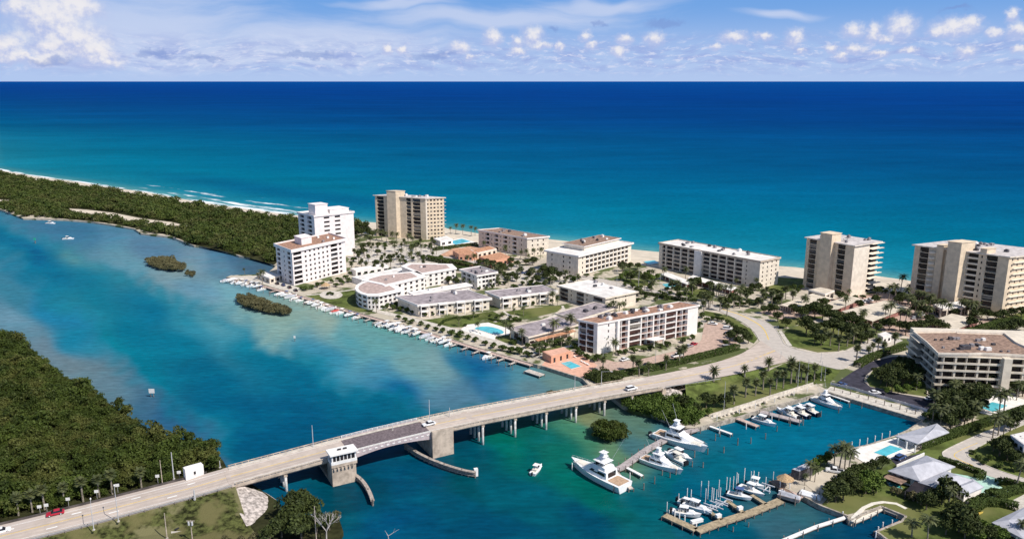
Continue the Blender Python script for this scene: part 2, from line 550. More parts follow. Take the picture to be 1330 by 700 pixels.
def water_mat(name, foam):
    m = bpy.data.materials.new(name)
    m.use_nodes = True
    t = m.node_tree
    t.nodes.clear()
    q = NG(t)
    df = N(t, 'ShaderNodeBsdfDiffuse')
    gl = N(t, 'ShaderNodeBsdfGlossy')
    ms = N(t, 'ShaderNodeMixShader')
    out = N(t, 'ShaderNodeOutputMaterial')
    t.links.new(df.outputs[0], ms.inputs[1])
    t.links.new(gl.outputs[0], ms.inputs[2])
    t.links.new(ms.outputs[0], out.inputs[0])
    lw = N(t, 'ShaderNodeLayerWeight')
    setin(lw, Blend=0.5)
    t.links.new(q.m('ADD', 0.008 if foam else 0.014, q.m('MULTIPLY', q.m('POWER', lw.outputs['Facing'], 4.0), 0.006 if foam else 0.05)), ms.inputs[0])
    geo = N(t, 'ShaderNodeNewGeometry')
    pos = geo.outputs['Position']
    at = N(t, 'ShaderNodeAttribute', attribute_name='depth_tint')
    n1 = q.noise(q.v('MULTIPLY', pos, (0.010, 0.022, 0.0)), 1.0, 5, 0.6)
    wob = q.v('MULTIPLY', pos, (0.05, 0.21, 0.0))
    n2 = q.noise(wob, 1.0, 6, 0.68)
    k = q.m('ADD', q.m('MULTIPLY', n1, 0.5), q.m('MULTIPLY', n2, 0.50))
    n5 = q.noise(q.v('MULTIPLY', pos, (0.20, 0.62, 0.0)), 1.0, 4, 0.6)
    k = q.m('ADD', q.m('ADD', k, 0.02), q.m('MULTIPLY', n5, 0.94))  # ripple light and shade put into the colour as fine streaks
    if foam:       # broad bands of swell, current lines and cloud shadow put into the colour
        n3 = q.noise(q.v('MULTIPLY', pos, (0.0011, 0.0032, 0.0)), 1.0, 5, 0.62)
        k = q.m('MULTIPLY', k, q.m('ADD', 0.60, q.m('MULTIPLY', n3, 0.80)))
    c = q.mix(1.0, at.outputs['Color'], q.comb(k, k, k), 'MULTIPLY')
    if not foam:
        n4 = q.noise(q.v('MULTIPLY', pos, (0.035, 0.05, 0.0)), 1.0, 5, 0.65)
        c = q.mix(q.m('MULTIPLY', q.sm(n4, 0.45, 0.75), 0.16), c, lin((10, 140, 160)))
    if foam:
        wc = q.noise(q.v('MULTIPLY', pos, (0.10, 0.16, 0.0)), 1.0, 3, 0.6)
        c = q.mix(q.m('MULTIPLY', q.sm(wc, 0.775, 0.80), 0.5), c, (0.6, 0.64, 0.68))
        sh = N(t, 'ShaderNodeAttribute', attribute_name='surf')
        fn = q.noise(q.comb(q.m('MULTIPLY', q.v('DOT_PRODUCT', pos, COAST_D), 0.016), q.m('MULTIPLY', q.v('DOT_PRODUCT', pos, COAST_N), 0.055), 0.0), 1.0, 7, 0.66)
        f = q.sm(q.m('ADD', sh.outputs['Fac'], q.m('MULTIPLY', q.m('SUBTRACT', fn, 0.5), 1.5)), 0.55, 0.80)
        c = q.mix(q.m('MULTIPLY', f, 0.92), c, (0.80, 0.83, 0.86))
    t.links.new(c, df.inputs['Color'])
    setin(gl, Roughness=0.25)
    b = N(t, 'ShaderNodeBump')
    setin(b, Strength=0.6, Distance=0.5)
    w1 = q.noise(q.v('MULTIPLY', pos, (0.22, 0.55, 0.0)), 1.0, 5, 0.62)
    w2 = q.noise(q.v('MULTIPLY', pos, (0.05, 0.11, 0.0)), 1.0, 3, 0.5)
    t.links.new(q.m('ADD', w1, w2), b.inputs['Height'])
    t.links.new(b.outputs[0], df.inputs['Normal'])
    t.links.new(b.outputs[0], gl.inputs['Normal'])
    return m


def water_grid(name, xs, ys, keep, tint, z, foam=None):
    gx, gy = np.meshgrid(np.array(xs, float), np.array(ys, float))
    x, y = gx.ravel(), gy.ravel()
    u, v = (x - 665) / F, (350 - y) / F
    t = -(CAM_H - z) / (-SP + v * CP)
    co = np.stack([u * t, (CP + v * SP) * t, np.full_like(t, z)], 1)
    nx, ny = len(xs), len(ys)
    faces = []
    kp = keep(x, y).reshape(ny, nx)
    for j in range(ny - 1):
        for i in range(nx - 1):
            if kp[j, i] or kp[j, i + 1] or kp[j + 1, i] or kp[j + 1, i + 1]:
                a = j * nx + i
                faces.append((a, a + nx, a + nx + 1, a + 1))
    me = bpy.data.meshes.new(name)
    me.from_pydata(co.tolist(), [], faces)
    ca = me.color_attributes.new('depth_tint', 'FLOAT_COLOR', 'POINT')
    cl = np.ones((len(x), 4), np.float32)
    cl[:, :3] = tint(x, y, co)
    ca.data.foreach_set('color', cl.ravel())
    if foam is not None:
        fa = me.attributes.new('surf', 'FLOAT', 'POINT')
        fa.data.foreach_set('value', foam(x, y, co).astype(np.float32))
    me.materials.append(water_mat(name, foam is not None))
    me.update()
    o = bpy.data.objects.new(name, me)
    COL.objects.link(o)
    o['kind'] = 'structure'
    return o


MID = [(-900, 90), (-150, 215), (0, 243), (300, 298), (450, 320), (700, 360), (900, 392), (1330, 470), (1900, 560)]
midx, midy = [p[0] for p in MID], [p[1] for p in MID]
coast_w = [P(x, y) for x, y in COAST]
CW = np.array([(p.x, p.y) for p in coast_w])


def shore_dist(co):
    best = np.full(len(co), 1e9)
    for a, b in zip(CW, CW[1:]):
        ab = b - a
        t = np.clip(((co[:, :2] - a) @ ab) / (ab @ ab), 0, 1)
        d = np.hypot(co[:, 0] - a[0] - t * ab[0], co[:, 1] - a[1] - t * ab[1])
        best = np.minimum(best, d)
    return best


WATER_GAIN = 0.56


def ocean_tint(x, y, co):
    d = np.log(shore_dist(co) + 8)
    st = [(8, (96, 178, 186)), (30, (34, 152, 178)), (70, (16, 146, 176)), (160, (2, 136, 171)), (320, (0, 119, 163)), (600, (0, 104, 158)), (1000, (0, 91, 155)), (2000, (0, 77, 150)), (5000, (0, 73, 156)), (12000, (0, 78, 164)), (60000, (0, 88, 174))]
    xs = [math.log(s[0] + 8) for s in st]
    cs = np.array([lin(s[1]) for s in st])
    c = np.stack([np.interp(d, xs, cs[:, k]) for k in range(3)], 1)
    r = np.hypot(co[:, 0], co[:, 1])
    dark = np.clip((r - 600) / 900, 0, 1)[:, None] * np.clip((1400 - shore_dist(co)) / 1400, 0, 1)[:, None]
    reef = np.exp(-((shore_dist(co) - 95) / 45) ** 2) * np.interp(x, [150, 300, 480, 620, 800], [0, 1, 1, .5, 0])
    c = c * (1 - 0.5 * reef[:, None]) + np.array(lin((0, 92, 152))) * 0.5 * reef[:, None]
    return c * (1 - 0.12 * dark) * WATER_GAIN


def surf(x, y, co):
    d = shore_dist(co)
    lft = np.clip((560 - x) / 120, 0, 1)
    line = 0.76 * np.exp(-((d - 4) / 6.5) ** 2) * (0.25 + 0.75 * lft)
    br = 0.80 * np.exp(-((d - 17) / 9.0) ** 2) + 0.70 * np.exp(-((d - 36) / 8.0) ** 2) + 0.58 * np.exp(-((d - 58) / 9.0) ** 2) * np.clip((x - 220) / 120, 0, 1)
    br *= lft * np.interp(x, [-100, 60, 180, 260, 420, 480, 560], [0.3, 0.4, 0.6, 0.88, 0.88, 0.5, 0])
    return np.maximum(line, br)


orow = [HOR + 0.7 * 1.075 ** k for k in range(62)]
orow = [r for r in orow if r < 215] + [215 + 1.2 * k for k in range(150)]
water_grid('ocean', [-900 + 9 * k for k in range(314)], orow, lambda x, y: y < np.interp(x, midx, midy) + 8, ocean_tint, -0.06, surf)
water_grid('inlet_water', [-420 + 5 * k for k in range(430)], [205 + 3 * k for k in range(195)], lambda x, y: y > np.interp(x, midx, midy) - 4, lambda x, y, co: inlet_tint(x, y) * WATER_GAIN, 0.0)

# ------------------------------------------------------------------ land
M_soil = mat('sandy_soil', (0.54, 0.47, 0.38), var=0.18, scale=0.3, alt=(0.46, 0.41, 0.32), patch=(0.085, 0.105, 0.034))
M_grass = mat('lawn_grass', (0.105, 0.135, 0.035), var=0.35, scale=0.22, alt=(0.15, 0.155, 0.055), spec=0.1)
M_rough = mat('rough_grass', (0.085, 0.095, 0.030), var=0.55, scale=0.7, alt=(0.13, 0.12, 0.05), patch=(0.155, 0.145, 0.07), spec=0.1, bump=0.6, bscale=2.0)
M_wood = mat('forest_floor', (0.040, 0.042, 0.018), var=0.4, scale=0.2, spec=0.05)
M_sand = mat('beach_sand', (0.62, 0.54, 0.43), var=0.12, scale=0.1)
M_road = mat('sunbleached_asphalt', (0.50, 0.45, 0.40), var=0.07, scale=0.5, streak=0.0)
M_asph = mat('dark_asphalt', (0.045, 0.042, 0.06), var=0.25, scale=0.4)
M_conc = mat('pale_concrete', (0.60, 0.55, 0.48), var=0.18, scale=0.6)
M_paver = mat('pink_pavers', (0.50, 0.36, 0.29), var=0.16, scale=0.6)
M_coral = mat('coral_deck', (0.70, 0.40, 0.29), var=0.12, scale=0.5)
M_deckw = mat('white_pool_deck', (0.80, 0.76, 0.70), var=0.1, scale=0.5)
M_line = mat('road_paint_white', (0.80, 0.79, 0.76), var=0.1, scale=1)
M_yel = mat('road_paint_yellow', (0.72, 0.50, 0.12), var=0.1, scale=1)
M_wall = mat('seawall_concrete', (0.42, 0.37, 0.31), var=0.3, scale=0.8, streak=0.5)
M_wooddk = mat('weathered_dock_planks', (0.56, 0.50, 0.44), var=0.2, scale=1.2)
M_mint = mat('mint_paving', (0.42, 0.62, 0.52), var=0.12, scale=0.6)

LAND = [(-150, 266), (0, 272), (30, 283.5), (82, 285), (119, 288), (142, 291.5), (174, 297), (183, 303), (222, 307.5), (252, 319), (280, 321), (310, 332), (345, 337), (358, 346),
        (345, 356), (300, 357.5), (294, 360), (330, 367), (384, 382), (440, 399), (508, 418), (554, 430.5), (605, 446.5), (646, 459), (699, 474), (706, 475), (757, 491.5), (764, 500), (790, 512), (808, 526), (822, 533), (846, 538),
        (872, 547), (884, 553), (902, 556), (930, 549), (960, 541), (991, 531), (1040, 518), (1072, 508), (1133, 526), (1199, 545.5), (1180, 558), (1163, 566), (1130, 577), (1096, 585), (1065, 597), (1030, 612), (1016, 622),
        (1020, 634), (1038, 641), (1067, 656.5), (1100, 669), (1104, 676), (1120, 667), (1145, 657), (1152, 660), (1177, 670), (1171, 677), (1139, 690), (1160, 706), (1220, 760), (1330, 800), (1900, 800)]
land_poly = gpl(LAND) + gpl(VEG[::-1])
structure('ground', MB().prism(land_poly, -1.2, G), M_soil)
# beach: a real slope from the dune line into the sea
bm_ = MB()
a_ = [(*gp(x, y, G + 0.05), G + 0.05) for x, y in VEG]
vs = []
for (x, y) in VEG:
    p = gp(x, y, G + 0.05)
    yy = lerp_y(COAST, x)
    q_ = P(x, yy, 0)
    q2 = Vector((p[0], p[1], 0)).lerp(q_, 1.25)
    q1 = Vector((p[0], p[1], 0)).lerp(q_, 0.6)
    vs.append(((p[0], p[1], G + 0.05), (q1.x, q1.y, 0.7), (q2.x, q2.y, -0.35)))
for a, b in zip(vs, vs[1:]):
    bm_.add([a[0], b[0], b[1], a[1], b[2], a[2]], [(0, 1, 2, 3), (3, 2, 4, 5)])
structure('beach', bm_, M_sand)

BANK = [(-200, 400), (0, 437), (27, 440), (59, 470), (80, 489), (110, 503), (142, 524), (178, 548), (184, 560), (229, 570), (272, 581), (290, 598), (296, 610), (318, 622), (345, 640), (363, 652), (364, 664), (400, 668), (440, 672), (446, 690), (430, 720), (300, 800), (-400, 800)]
structure('mangrove_bank', MB().prism(gpl(BANK, 1.2), -1.2, 1.2), M_wood)


def sheet(name, pts, z, m, kind='structure'):
    mb = MB()
    w = [(*p, z) for p in gpl(pts, z)]
    mb.add(w, [tuple(range(len(w)))])
    o = mb.build(name, m)
    o['kind'] = kind
    bmesh_fix(o)
    return o


def bmesh_fix(o):
    import bmesh
    b = bmesh.new()
    b.from_mesh(o.data)
    bmesh.ops.triangulate(b, faces=b.faces[:])
    bmesh.ops.recalc_face_normals(b, faces=b.faces[:])
    if b.faces and sum(f.normal.z * f.calc_area() for f in b.faces) < 0:
        bmesh.ops.reverse_faces(b, faces=b.faces[:])
    b.to_mesh(o.data)
    b.free()


def smooth_px(pts, it=2):
    for _ in range(it):
        r = [pts[0]]
        for a, b in zip(pts, pts[1:]):
            r += [(a[0] * .75 + b[0] * .25, a[1] * .75 + b[1] * .25), (a[0] * .25 + b[0] * .75, a[1] * .25 + b[1] * .75)]
        r.append(pts[-1])
        pts = r
    return pts


def strip(name, left, right, z, m, kerb=None):
    """road between two pixel edge lines (same number of points)"""
    L, R = smooth_px(left), smooth_px(right)
    mb = MB()
    A = [(*gp(x, y, z), z) for x, y in L]
    B = [(*gp(x, y, z), z) for x, y in R]
    for i in range(len(A) - 1):
        mb.add([A[i], A[i + 1], B[i + 1], B[i]], [(0, 1, 2, 3)])
    o = mb.build(name, m)
    o['kind'] = 'structure'
    bmesh_fix(o)
    FOOT.append([(p[0], p[1]) for p in A + B[::-1]])
    if kerb:
        kb = MB()
        for E in (A, B):
            for p, q in zip(E, E[1:]):
                d = Vector(q) - Vector(p)
                if d.length < 0.05: continue
                n = Vector((-d.y, d.x, 0)).normalized() * 0.18
                p_, q_ = Vector(p), Vector(q)
                kb.hexa([p_ - n - Vector((0, 0, .1)), q_ - n - Vector((0, 0, .1)), q_ + n - Vector((0, 0, .1)), p_ + n - Vector((0, 0, .1)), p_ - n + Vector((0, 0, .12)), q_ - n + Vector((0, 0, .12)), q_ + n + Vector((0, 0, .12)), p_ + n + Vector((0, 0, .12))])
        k = kb.build('kerb', M_conc)
        k['kind'] = 'structure'
    return o


Z1, Z2, Z3, Z4 = G + 0.03, G + 0.06, G + 0.09, G + 0.12
# woodland floor of the barrier island, lawns
sheet('woodland_floor', [(-150, 265), (0, 269), (82, 284), (142, 290), (222, 306), (252, 318), (310, 331), (356, 344), (388, 318), (470, 303), (380, 286), (252, 268), (137, 249), (43, 236.5), (-150, 200)], Z1, M_wood)
sheet('sand_track', [(90, 271), (113, 272.5), (147, 276.5), (185, 284), (222, 288.5), (252, 295), (254, 299), (222, 296), (178, 290), (140, 284), (95, 276.5)], Z2, M_sand)
sheet('sand_track', [(-40, 258), (14, 260), (18, 262.5), (-40, 265)], Z2, M_sand)
# lawns and paved sheets of the built-up side
LAWNS = [
    [(396, 384), (425, 380), (461, 377), (464, 392), (485, 401), (491, 406), (464, 405), (440, 398.5)],
    [(505, 408), (530, 411), (545, 416), (600, 410), (640, 404), (652, 410), (628, 415), (618, 420), (600, 425), (577, 425), (548, 418), (520, 413)],
    [(646, 406), (690, 400), (727, 397), (729, 401), (723, 405), (687, 414), (671, 409.5)],
    [(623, 419.5), (640, 415.5), (660, 418), (668, 424), (655, 424), (636, 419)],
    [(640, 438), (664, 434), (672, 446), (668, 450)],
    [(694, 456), (740, 445), (756, 449), (742, 454), (716, 463)],
    [(838, 494.5), (845, 489), (893, 478), (940, 466), (972, 456), (978, 458), (955, 469), (935, 474.5), (890, 485), (858, 492)],
    [(884, 528), (884, 508), (926, 499), (976, 486), (1000, 480.5), (1018, 472), (1040, 469), (1066, 475), (1092, 481), (1078, 497), (1060, 498.5), (1013, 510), (926, 536), (905, 545), (890, 543)],
    [(1018, 432), (1026, 449), (1062, 457.5), (1088, 456), (1103, 452), (1128, 441), (1120, 425), (1075, 418), (1040, 421)],
    [(1008, 430), (1011, 429.5), (1020, 449), (1016.5, 448)],
    [(915, 403.5), (935, 407), (950, 413), (975, 427), (984, 440), (979, 446), (966, 440), (960, 425), (940, 415), (912, 409)],
    [(996, 378), (1008, 360), (1044, 362), (1041, 373), (1018, 381)],
    [(808, 362), (842, 364), (842, 371), (812, 372)],
    [(882, 379), (915, 374), (923, 378), (890, 387)],
    [(1125, 493), (1136, 478), (1178, 468), (1200, 480), (1204, 515), (1160, 508.5), (1130, 501.5)],
    [(1067, 656), (1100, 668), (1145, 656.5), (1177, 669), (1171, 677), (1140, 690), (1160, 706), (1225, 762), (1330, 790), (1500, 760), (1440, 520), (1330, 530), (1240, 555), (1200, 582), (1150, 606), (1095, 622)],
    [(1010, 404), (1040, 412), (1075, 410), (1040, 421), (1012, 427)],
    [(1240, 425), (1330, 405), (1400, 412), (1330, 420), (1270, 436)],
]
for i, l in enumerate(LAWNS):
    sheet('lawn', l, Z1 + i * 0.0015, M_grass)
for i, l in enumerate([[(480, 320), (560, 318), (610, 332), (580, 346), (520, 350), (470, 344), (450, 334)],
                       [(660, 352), (720, 345), (760, 360), (730, 372), (680, 368), (640, 360)],
                       [(300, 360), (345, 357), (366, 366), (392, 375), (386, 381), (330, 366)]]):
    sheet('parking_ground', l, Z1 + 0.012 * (i + 1), M_conc)
sheet('pool_terrace', [(572, 331), (600, 317), (640, 325), (668, 340), (640, 348), (600, 345)], Z2, mat('terracotta_paving', (0.58, 0.34, 0.22), var=0.2))
sheet('pool_terrace', [(576, 314), (600, 309), (622, 316), (600, 322), (575, 321)], Z2 + .01, M_deckw)
sheet('parking_ground', [(762, 473), (799, 487), (850, 479), (900, 468), (930, 459), (957, 452.5), (958, 430), (935, 419.5), (915, 420), (911, 441), (905, 447), (880, 455), (850, 462), (825, 468), (800, 470), (785, 466)], Z2, M_paver)
sheet('pool_terrace', [(703.5, 474), (757, 490.8), (768, 483), (776, 474), (755, 461), (740, 455), (715, 461)], Z2 + .01, M_coral)
sheet('pool_terrace', [(598, 428), (607, 421.5), (634, 418.6), (657, 425.5), (665, 430.5), (660, 435), (644, 436), (642, 443.5)], Z2 + .01, M_deckw)
sheet('parking_ground', [(985, 405), (1060, 391), (1145, 380), (1190, 386), (1230, 405), (1290, 416), (1285, 425), (1240, 440), (1180, 437), (1130, 425), (1075, 410), (1040, 412), (1015, 415)], Z2, M_paver)
sheet('car_park_asphalt', [(1086, 497), (1110, 481), (1130, 470), (1160, 463), (1178, 463), (1160, 470), (1136, 478), (1124, 488), (1122, 495), (1130, 502), (1160, 509.5), (1205, 517.5), (1240, 524), (1245, 536), (1212, 533), (1144, 517), (1093, 501)], Z2, M_asph)
sheet('pool_terrace', [(1250, 529), (1283, 513.5), (1310, 512), (1345, 524), (1299, 542), (1277, 537)], Z2 + .01, M_deckw)
sheet('promenade', [(1072, 507), (1079, 501.5), (1135, 517), (1214, 537), (1199, 545), (1133, 525.5)], Z3, M_conc)
sheet('promenade', [(890, 556), (902, 545), (930, 537), (995, 518), (1060, 500), (1076, 503), (1072, 507.5), (1040, 517.5), (991, 530.5), (960, 540.5), (930, 548.5), (902, 555.5)], Z3 - .01, M_soil)
sheet('pool_terrace', [(1098, 584.8), (1130, 577.5), (1163, 568), (1190, 579), (1189, 586), (1140, 601), (1128, 604)], Z3 + .04, M_deckw)
sheet('driveway', [(1158, 597), (1195, 588.5), (1200, 592.5), (1166, 606)], Z3 + .01, M_asph)
sheet('sand_yard', [(1045, 628), (1060, 614), (1078, 606), (1096, 614), (1090, 625), (1076, 640), (1060, 640)], Z3, M_sand)
sheet('driveway', [(1236, 614), (1257, 617.5), (1275, 622), (1280, 615.5), (1303, 624), (1294, 629), (1312, 637), (1283, 647), (1274, 640)], Z3, M_mint)
sheet('driveway', [(1304, 655), (1345, 634), (1400, 650), (1340, 672)], Z3, M_conc)
sheet('rough_grass_field', [(40, 712), (120, 690), (252, 664), (292, 640), (304, 650), (318, 672), (330, 690), (345, 712), (200, 760)], 1.24, M_rough)
sheet('promenade', [(924, 543.5), (960, 533), (1000, 519.5), (1058, 501.5), (1056, 497.5), (1000, 514), (958, 527.5), (922, 538.5)], Z3 + .004, M_conc)
# roads on the flat
strip('road', [(987, 443), (980, 430), (966, 419), (948, 410), (921, 399), (870, 385), (800, 371), (740, 360), (690, 352), (640, 346), (560, 335), (490, 328)],
      [(1018, 446), (1010, 430), (1003, 423), (994, 417), (953, 405), (900, 387), (830, 372.5), (760, 357.5), (700, 348), (650, 342), (565, 331.5), (495, 325)], Z3, M_road, True)
strip('road', [(1018, 446), (1030, 453), (1062, 459.5), (1085, 458), (1105, 454), (1130, 443), (1160, 434)], [(1026, 469), (1040, 467), (1072, 476), (1094, 481), (1112, 470), (1130, 458), (1172, 442)], Z3 + .006, M_road, True)
sheet('road', [(987, 443), (981, 447), (1010, 472), (1026, 469), (1040, 467), (1030, 453), (1018, 446)], Z3 - .006, M_road)
strip('road', [(1345, 535), (1310, 551), (1283, 559), (1258, 570), (1230, 583), (1222, 589), (1232, 598), (1258, 608), (1290, 620), (1350, 637)],
      [(1350, 543), (1315, 557), (1295, 567), (1275, 578), (1258, 587), (1256, 592), (1264, 596), (1280, 604), (1300, 612), (1355, 629)], Z3, M_road, True)
sheet('road_marking', smooth_px([(999, 441), (994, 428), (984, 419), (962, 408), (938, 401)]) + smooth_px([(937, 401.4), (961, 408.5), (983, 419.6), (993, 428.6), (997.6, 441)]), Z3 + .012, M_yel)
sheet('road_marking', smooth_px([(1270, 575), (1246, 585), (1238, 591), (1247, 597), (1264, 604)]) + smooth_px([(1263.2, 604.3), (1246, 597.4), (1236.6, 591), (1245.4, 584.6), (1269.5, 574.6)]), Z3 + .012, M_yel)
# footpaths
PATHS = [([(1011, 430), (1016, 438), (1023, 449)], [(1015, 429.5), (1021, 438), (1029, 449)]),
         ([(838, 496), (890, 484.5), (935, 474), (957, 468)], [(838, 493.8), (890, 482.8), (935, 472.4), (956, 466.4)]),
         ([(483, 404.5), (540, 418), (600, 434), (650, 449), (704, 466)], [(486, 401), (545, 414.5), (604, 430), (655, 444.5), (708, 461)]),
         ([(652, 404), (662, 411), (640, 418)], [(655, 403.6), (666, 411), (644, 418.5)]),
         ([(729, 397), (731, 403), (712, 412), (690, 419)], [(732, 397), (735, 403.5), (716, 413.5), (693, 420.5)]),
         ([(398, 383), (430, 380), (462, 375)], [(399, 384), (431, 381), (463, 376)]),
         ([(692, 464), (738, 451), (752, 447)], [(690, 462), (736, 449), (750, 445)])]
for a, b in PATHS:
    strip('footpath', a, b, Z3, M_conc)
cpx = [(430 + 15 * math.cos(t), 383 + 5.2 * math.sin(t)) for t in np.linspace(0, 2 * math.pi, 24)[:-1]]
sheet('footpath', cpx, Z3 - .004, M_conc)


# ------------------------------------------------------------------ the drawbridge and its approaches
BA, BB = P(126, 679.5, 4.0), P(860, 504.5, 5.8)
bd = Vector((BB.x - BA.x, BB.y - BA.y, 0)).normalized()
bn_ = Vector((-bd.y, bd.x, 0))
BW = 12.6
PROF = [(-200, 2.4), (-60, 2.6), (-15, 3.6), (0, 4.0), (25, 5.04), (35, 5.8), (64, 7.3), (80, 8.0), (99, 8.35), (115, 8.3), (132, 7.9), (167, 7.0), (193, 5.8), (218, 4.2), (240, 2.6), (262, 1.75)]


def bz(s):
    return float(np.interp(s, [p[0] for p in PROF], [p[1] for p in PROF]))


def bp(s, n, z=0.0):
    q = BA + bd * s + bn_ * n
    return Vector((q.x, q.y, z))


def span(mb, s0, s1, n0, n1, dz0, dz1, mi=0, step=6.0):
    """box running along the bridge, following its hump; dz measured from the road surface"""
    k = max(1, int(math.ceil((s1 - s0) / step)))
    ss = [s0 + (s1 - s0) * i / k for i in range(k + 1)]
    rings = [[bp(s, n0, bz(s) + dz0), bp(s, n1, bz(s) + dz0), bp(s, n1, bz(s) + dz1), bp(s, n0, bz(s) + dz1)] for s in ss]
    return mb.loft(rings, mi)


M_bconc = mat('bridge_concrete', (0.52, 0.43, 0.345), var=0.22, scale=0.45, streak=0.35)
M_bdeck = mat('bridge_roadway', (0.55, 0.465, 0.40), var=0.10, scale=0.35, alt=(0.50, 0.43, 0.385), lanes=(bd, bn_))
M_steel = mat('grey_pink_steel', (0.50, 0.42, 0.42), var=0.12, scale=0.9, rough=0.5)
M_grid = mat('open_steel_deck', (0.19, 0.15, 0.155), var=0.3, scale=1.5, rough=0.6)
M_pile = mat('concrete_pile', (0.62, 0.60, 0.58), var=0.25, scale=0.8, streak=0.5)
M_white = mat('white_paint', (0.80, 0.78, 0.75), var=0.08, scale=0.7)
M_glass = mat('dark_glass', (0.025, 0.022, 0.026), rough=0.15, var=0.3, scale=0.5, spec=0.5)
M_timb = mat('grey_timber', (0.24, 0.20, 0.17), var=0.3, scale=1.2)
M_metal = mat('galvanised_metal', (0.45, 0.45, 0.46), rough=0.45, var=0.15, scale=1.5, metal=0.3)

bridge = thing('drawbridge', 'long pale concrete drawbridge humped across the blue inlet', 'bridge', tuple(bp(85, BW / 2, 0)))
S0, S1 = 36.0, 193.0
PL0, PL1, PR0, PR1 = 63.5, 71.0, 97.5, 105.0
mb = MB()
span(mb, S0, PL1, 0, BW, -0.62, 0)
span(mb, PR0, S1, 0, BW, -0.62, 0)
for n in (0.5, 3.4, 6.3, 9.2, 11.6):
    span(mb, S0, PL1, n, n + .5, -1.15, -0.62); span(mb, PR0, S1, n, n + .5, -1.15, -0.62)
deck = mb.build('deck', M_bconc, bridge)
mb = MB()
span(mb, S0 - 1.5, PL1 - 0.4, 1.7, BW - 1.7, 0.02, 0.05); span(mb, PR0 + 0.4, S1 + 1, 1.7, BW - 1.7, 0.02, 0.05)
mb.build('roadway', M_bdeck, bridge)
mb = MB()
for n0 in (BW / 2 - 0.22, BW / 2 + 0.1):
    span(mb, S0, PL1 - 1, n0, n0 + 0.13, 0.054, 0.062); span(mb, PR0 + 1, S1, n0, n0 + 0.13, 0.054, 0.062)
mb.build('centre_line', M_yel, bridge)
mb = MB()
for n0 in (2.2, BW - 2.35):
    span(mb, S0, PL1 - 1, n0, n0 + 0.15, 0.054, 0.062); span(mb, PR0 + 1, S1, n0, n0 + 0.15, 0.054, 0.062)
mb.build('edge_line', M_line, bridge)
for n0, n1, kn in ((0, 0.3, 0.3), (BW - 0.3, BW, BW - 1.75)):
    mb = MB()
    for a, b in ((S0, PL1), (PR0, S1)):
        span(mb, a, b, n0, n1, 0.0, 0.22)
        span(mb, a, b, n0 + 0.04, n1 - 0.04, 0.62, 0.82)
        s = a + 0.3
        while s < b - 0.2:
            span(mb, s, s + 0.25, n0 + 0.05, n1 - 0.05, 0.22, 0.62)
            s += 1.9
    mb.build('railing', M_bconc, bridge)
    mb = MB()
    kk0, kk1 = (0.3, 1.7) if n0 == 0 else (BW - 1.7, BW - 0.3)
    span(mb, S0, PL1, kk0, kk1, 0.003, 0.2); span(mb, PR0, S1, kk0, kk1, 0.003, 0.2)
    mb.build('sidewalk', M_conc, bridge)
# bascule leaf of arched steel girders under an open grid deck
mb = MB()
for n in (0.25, BW - 0.75):
    k = 14
    rings = []
    for i in range(k + 1):
        t = i / k
        s = PL1 + (PR0 - PL1) * t
        dep = 0.9 + 1.1 * abs(2 * t - 1) ** 1.8
        rings.append([bp(s, n, bz(s) - dep), bp(s, n + 0.45, bz(s) - dep), bp(s, n + 0.45, bz(s) + 0.35), bp(s, n, bz(s) + 0.35)])
    mb.loft(rings)
for s in np.linspace(PL1 + 1, PR0 - 1, 12):
    span(mb, s, s + 0.3, 0.75, BW - 0.8, -0.8, -0.2)
leaf = mb.build('bascule_leaf', M_steel, bridge)
mb = MB(); span(mb, PL1 - 0.35, PR0 + 0.35, 1.9, BW - 2.1, -0.18, 0.04); mb.build('grid_deck', M_grid, leaf)
for n in (0.3, BW - 0.7):
    mb = MB()
    span(mb, PL1, PR0, n, n + 0.12, 0.95, 1.08); span(mb, PL1, PR0, n, n + 0.12, 0.6, 0.68)
    for s in np.linspace(PL1 + .2, PR0 - .4, 16):
        span(mb, s, s + 0.15, n, n + 0.13, 0.355, 0.95)
    mb.build('leaf_railing', M_white, leaf)
for s in np.linspace(PL1 + 1.5, PR0 - 1.5, 13):
    mb = MB(); span(mb, s, s + 0.9, 0.14, 0.245, -0.35, 0.0); mb.build('girder_stiffener', M_white, leaf)
mb = MB()
for n in (0.9, BW - 1.9):
    span(mb, PL1, PR0, n, n + 1.0, 0.0, 0.14)
mb.build('leaf_footway', M_conc, leaf)
# bascule piers
for (a, b, n0) in ((PL0, PL1, -3.6), (PR0, PR1, -1.0)):
    mb = MB()
    zt = bz((a + b) / 2)
    q = lambda s, n: (bp(s, n).x, bp(s, n).y)
    if n0 < -2:
        mb.prism([q(a, n0), q(b, n0), q(b, -0.15), q(a, -0.15)], -1, zt - 1.2)
        mb.prism([q(a, -0.15), q(b, -0.15), q(b, 1.6), q(a, 1.6)], -1, zt - 1.15)
        mb.prism([q(a, BW - 1.6), q(b, BW - 1.6), q(b, BW + 1.5), q(a, BW + 1.5)], -1, zt - 1.15)
        mb.prism([q(b - 1.2, 1.6), q(b, 1.6), q(b, BW - 1.6), q(b - 1.2, BW - 1.6)], -1, zt - 1.15)
        mb.prism([q(a, 1.6), q(b - 1.2, 1.6), q(b - 1.2, BW - 1.6), q(a, BW - 1.6)], -1, 0.9)
    else:
        mb.prism([q(a, n0), q(b, n0), q(b, BW + 1), q(a, BW + 1)], -1, zt - 1.13)
        mb.prism([q(a, n0), q(b, n0), q(b, -0.06), q(a, -0.06)], zt - 1.13, zt + 0.9)
    mb.build('bascule_pier', M_bconc, bridge)
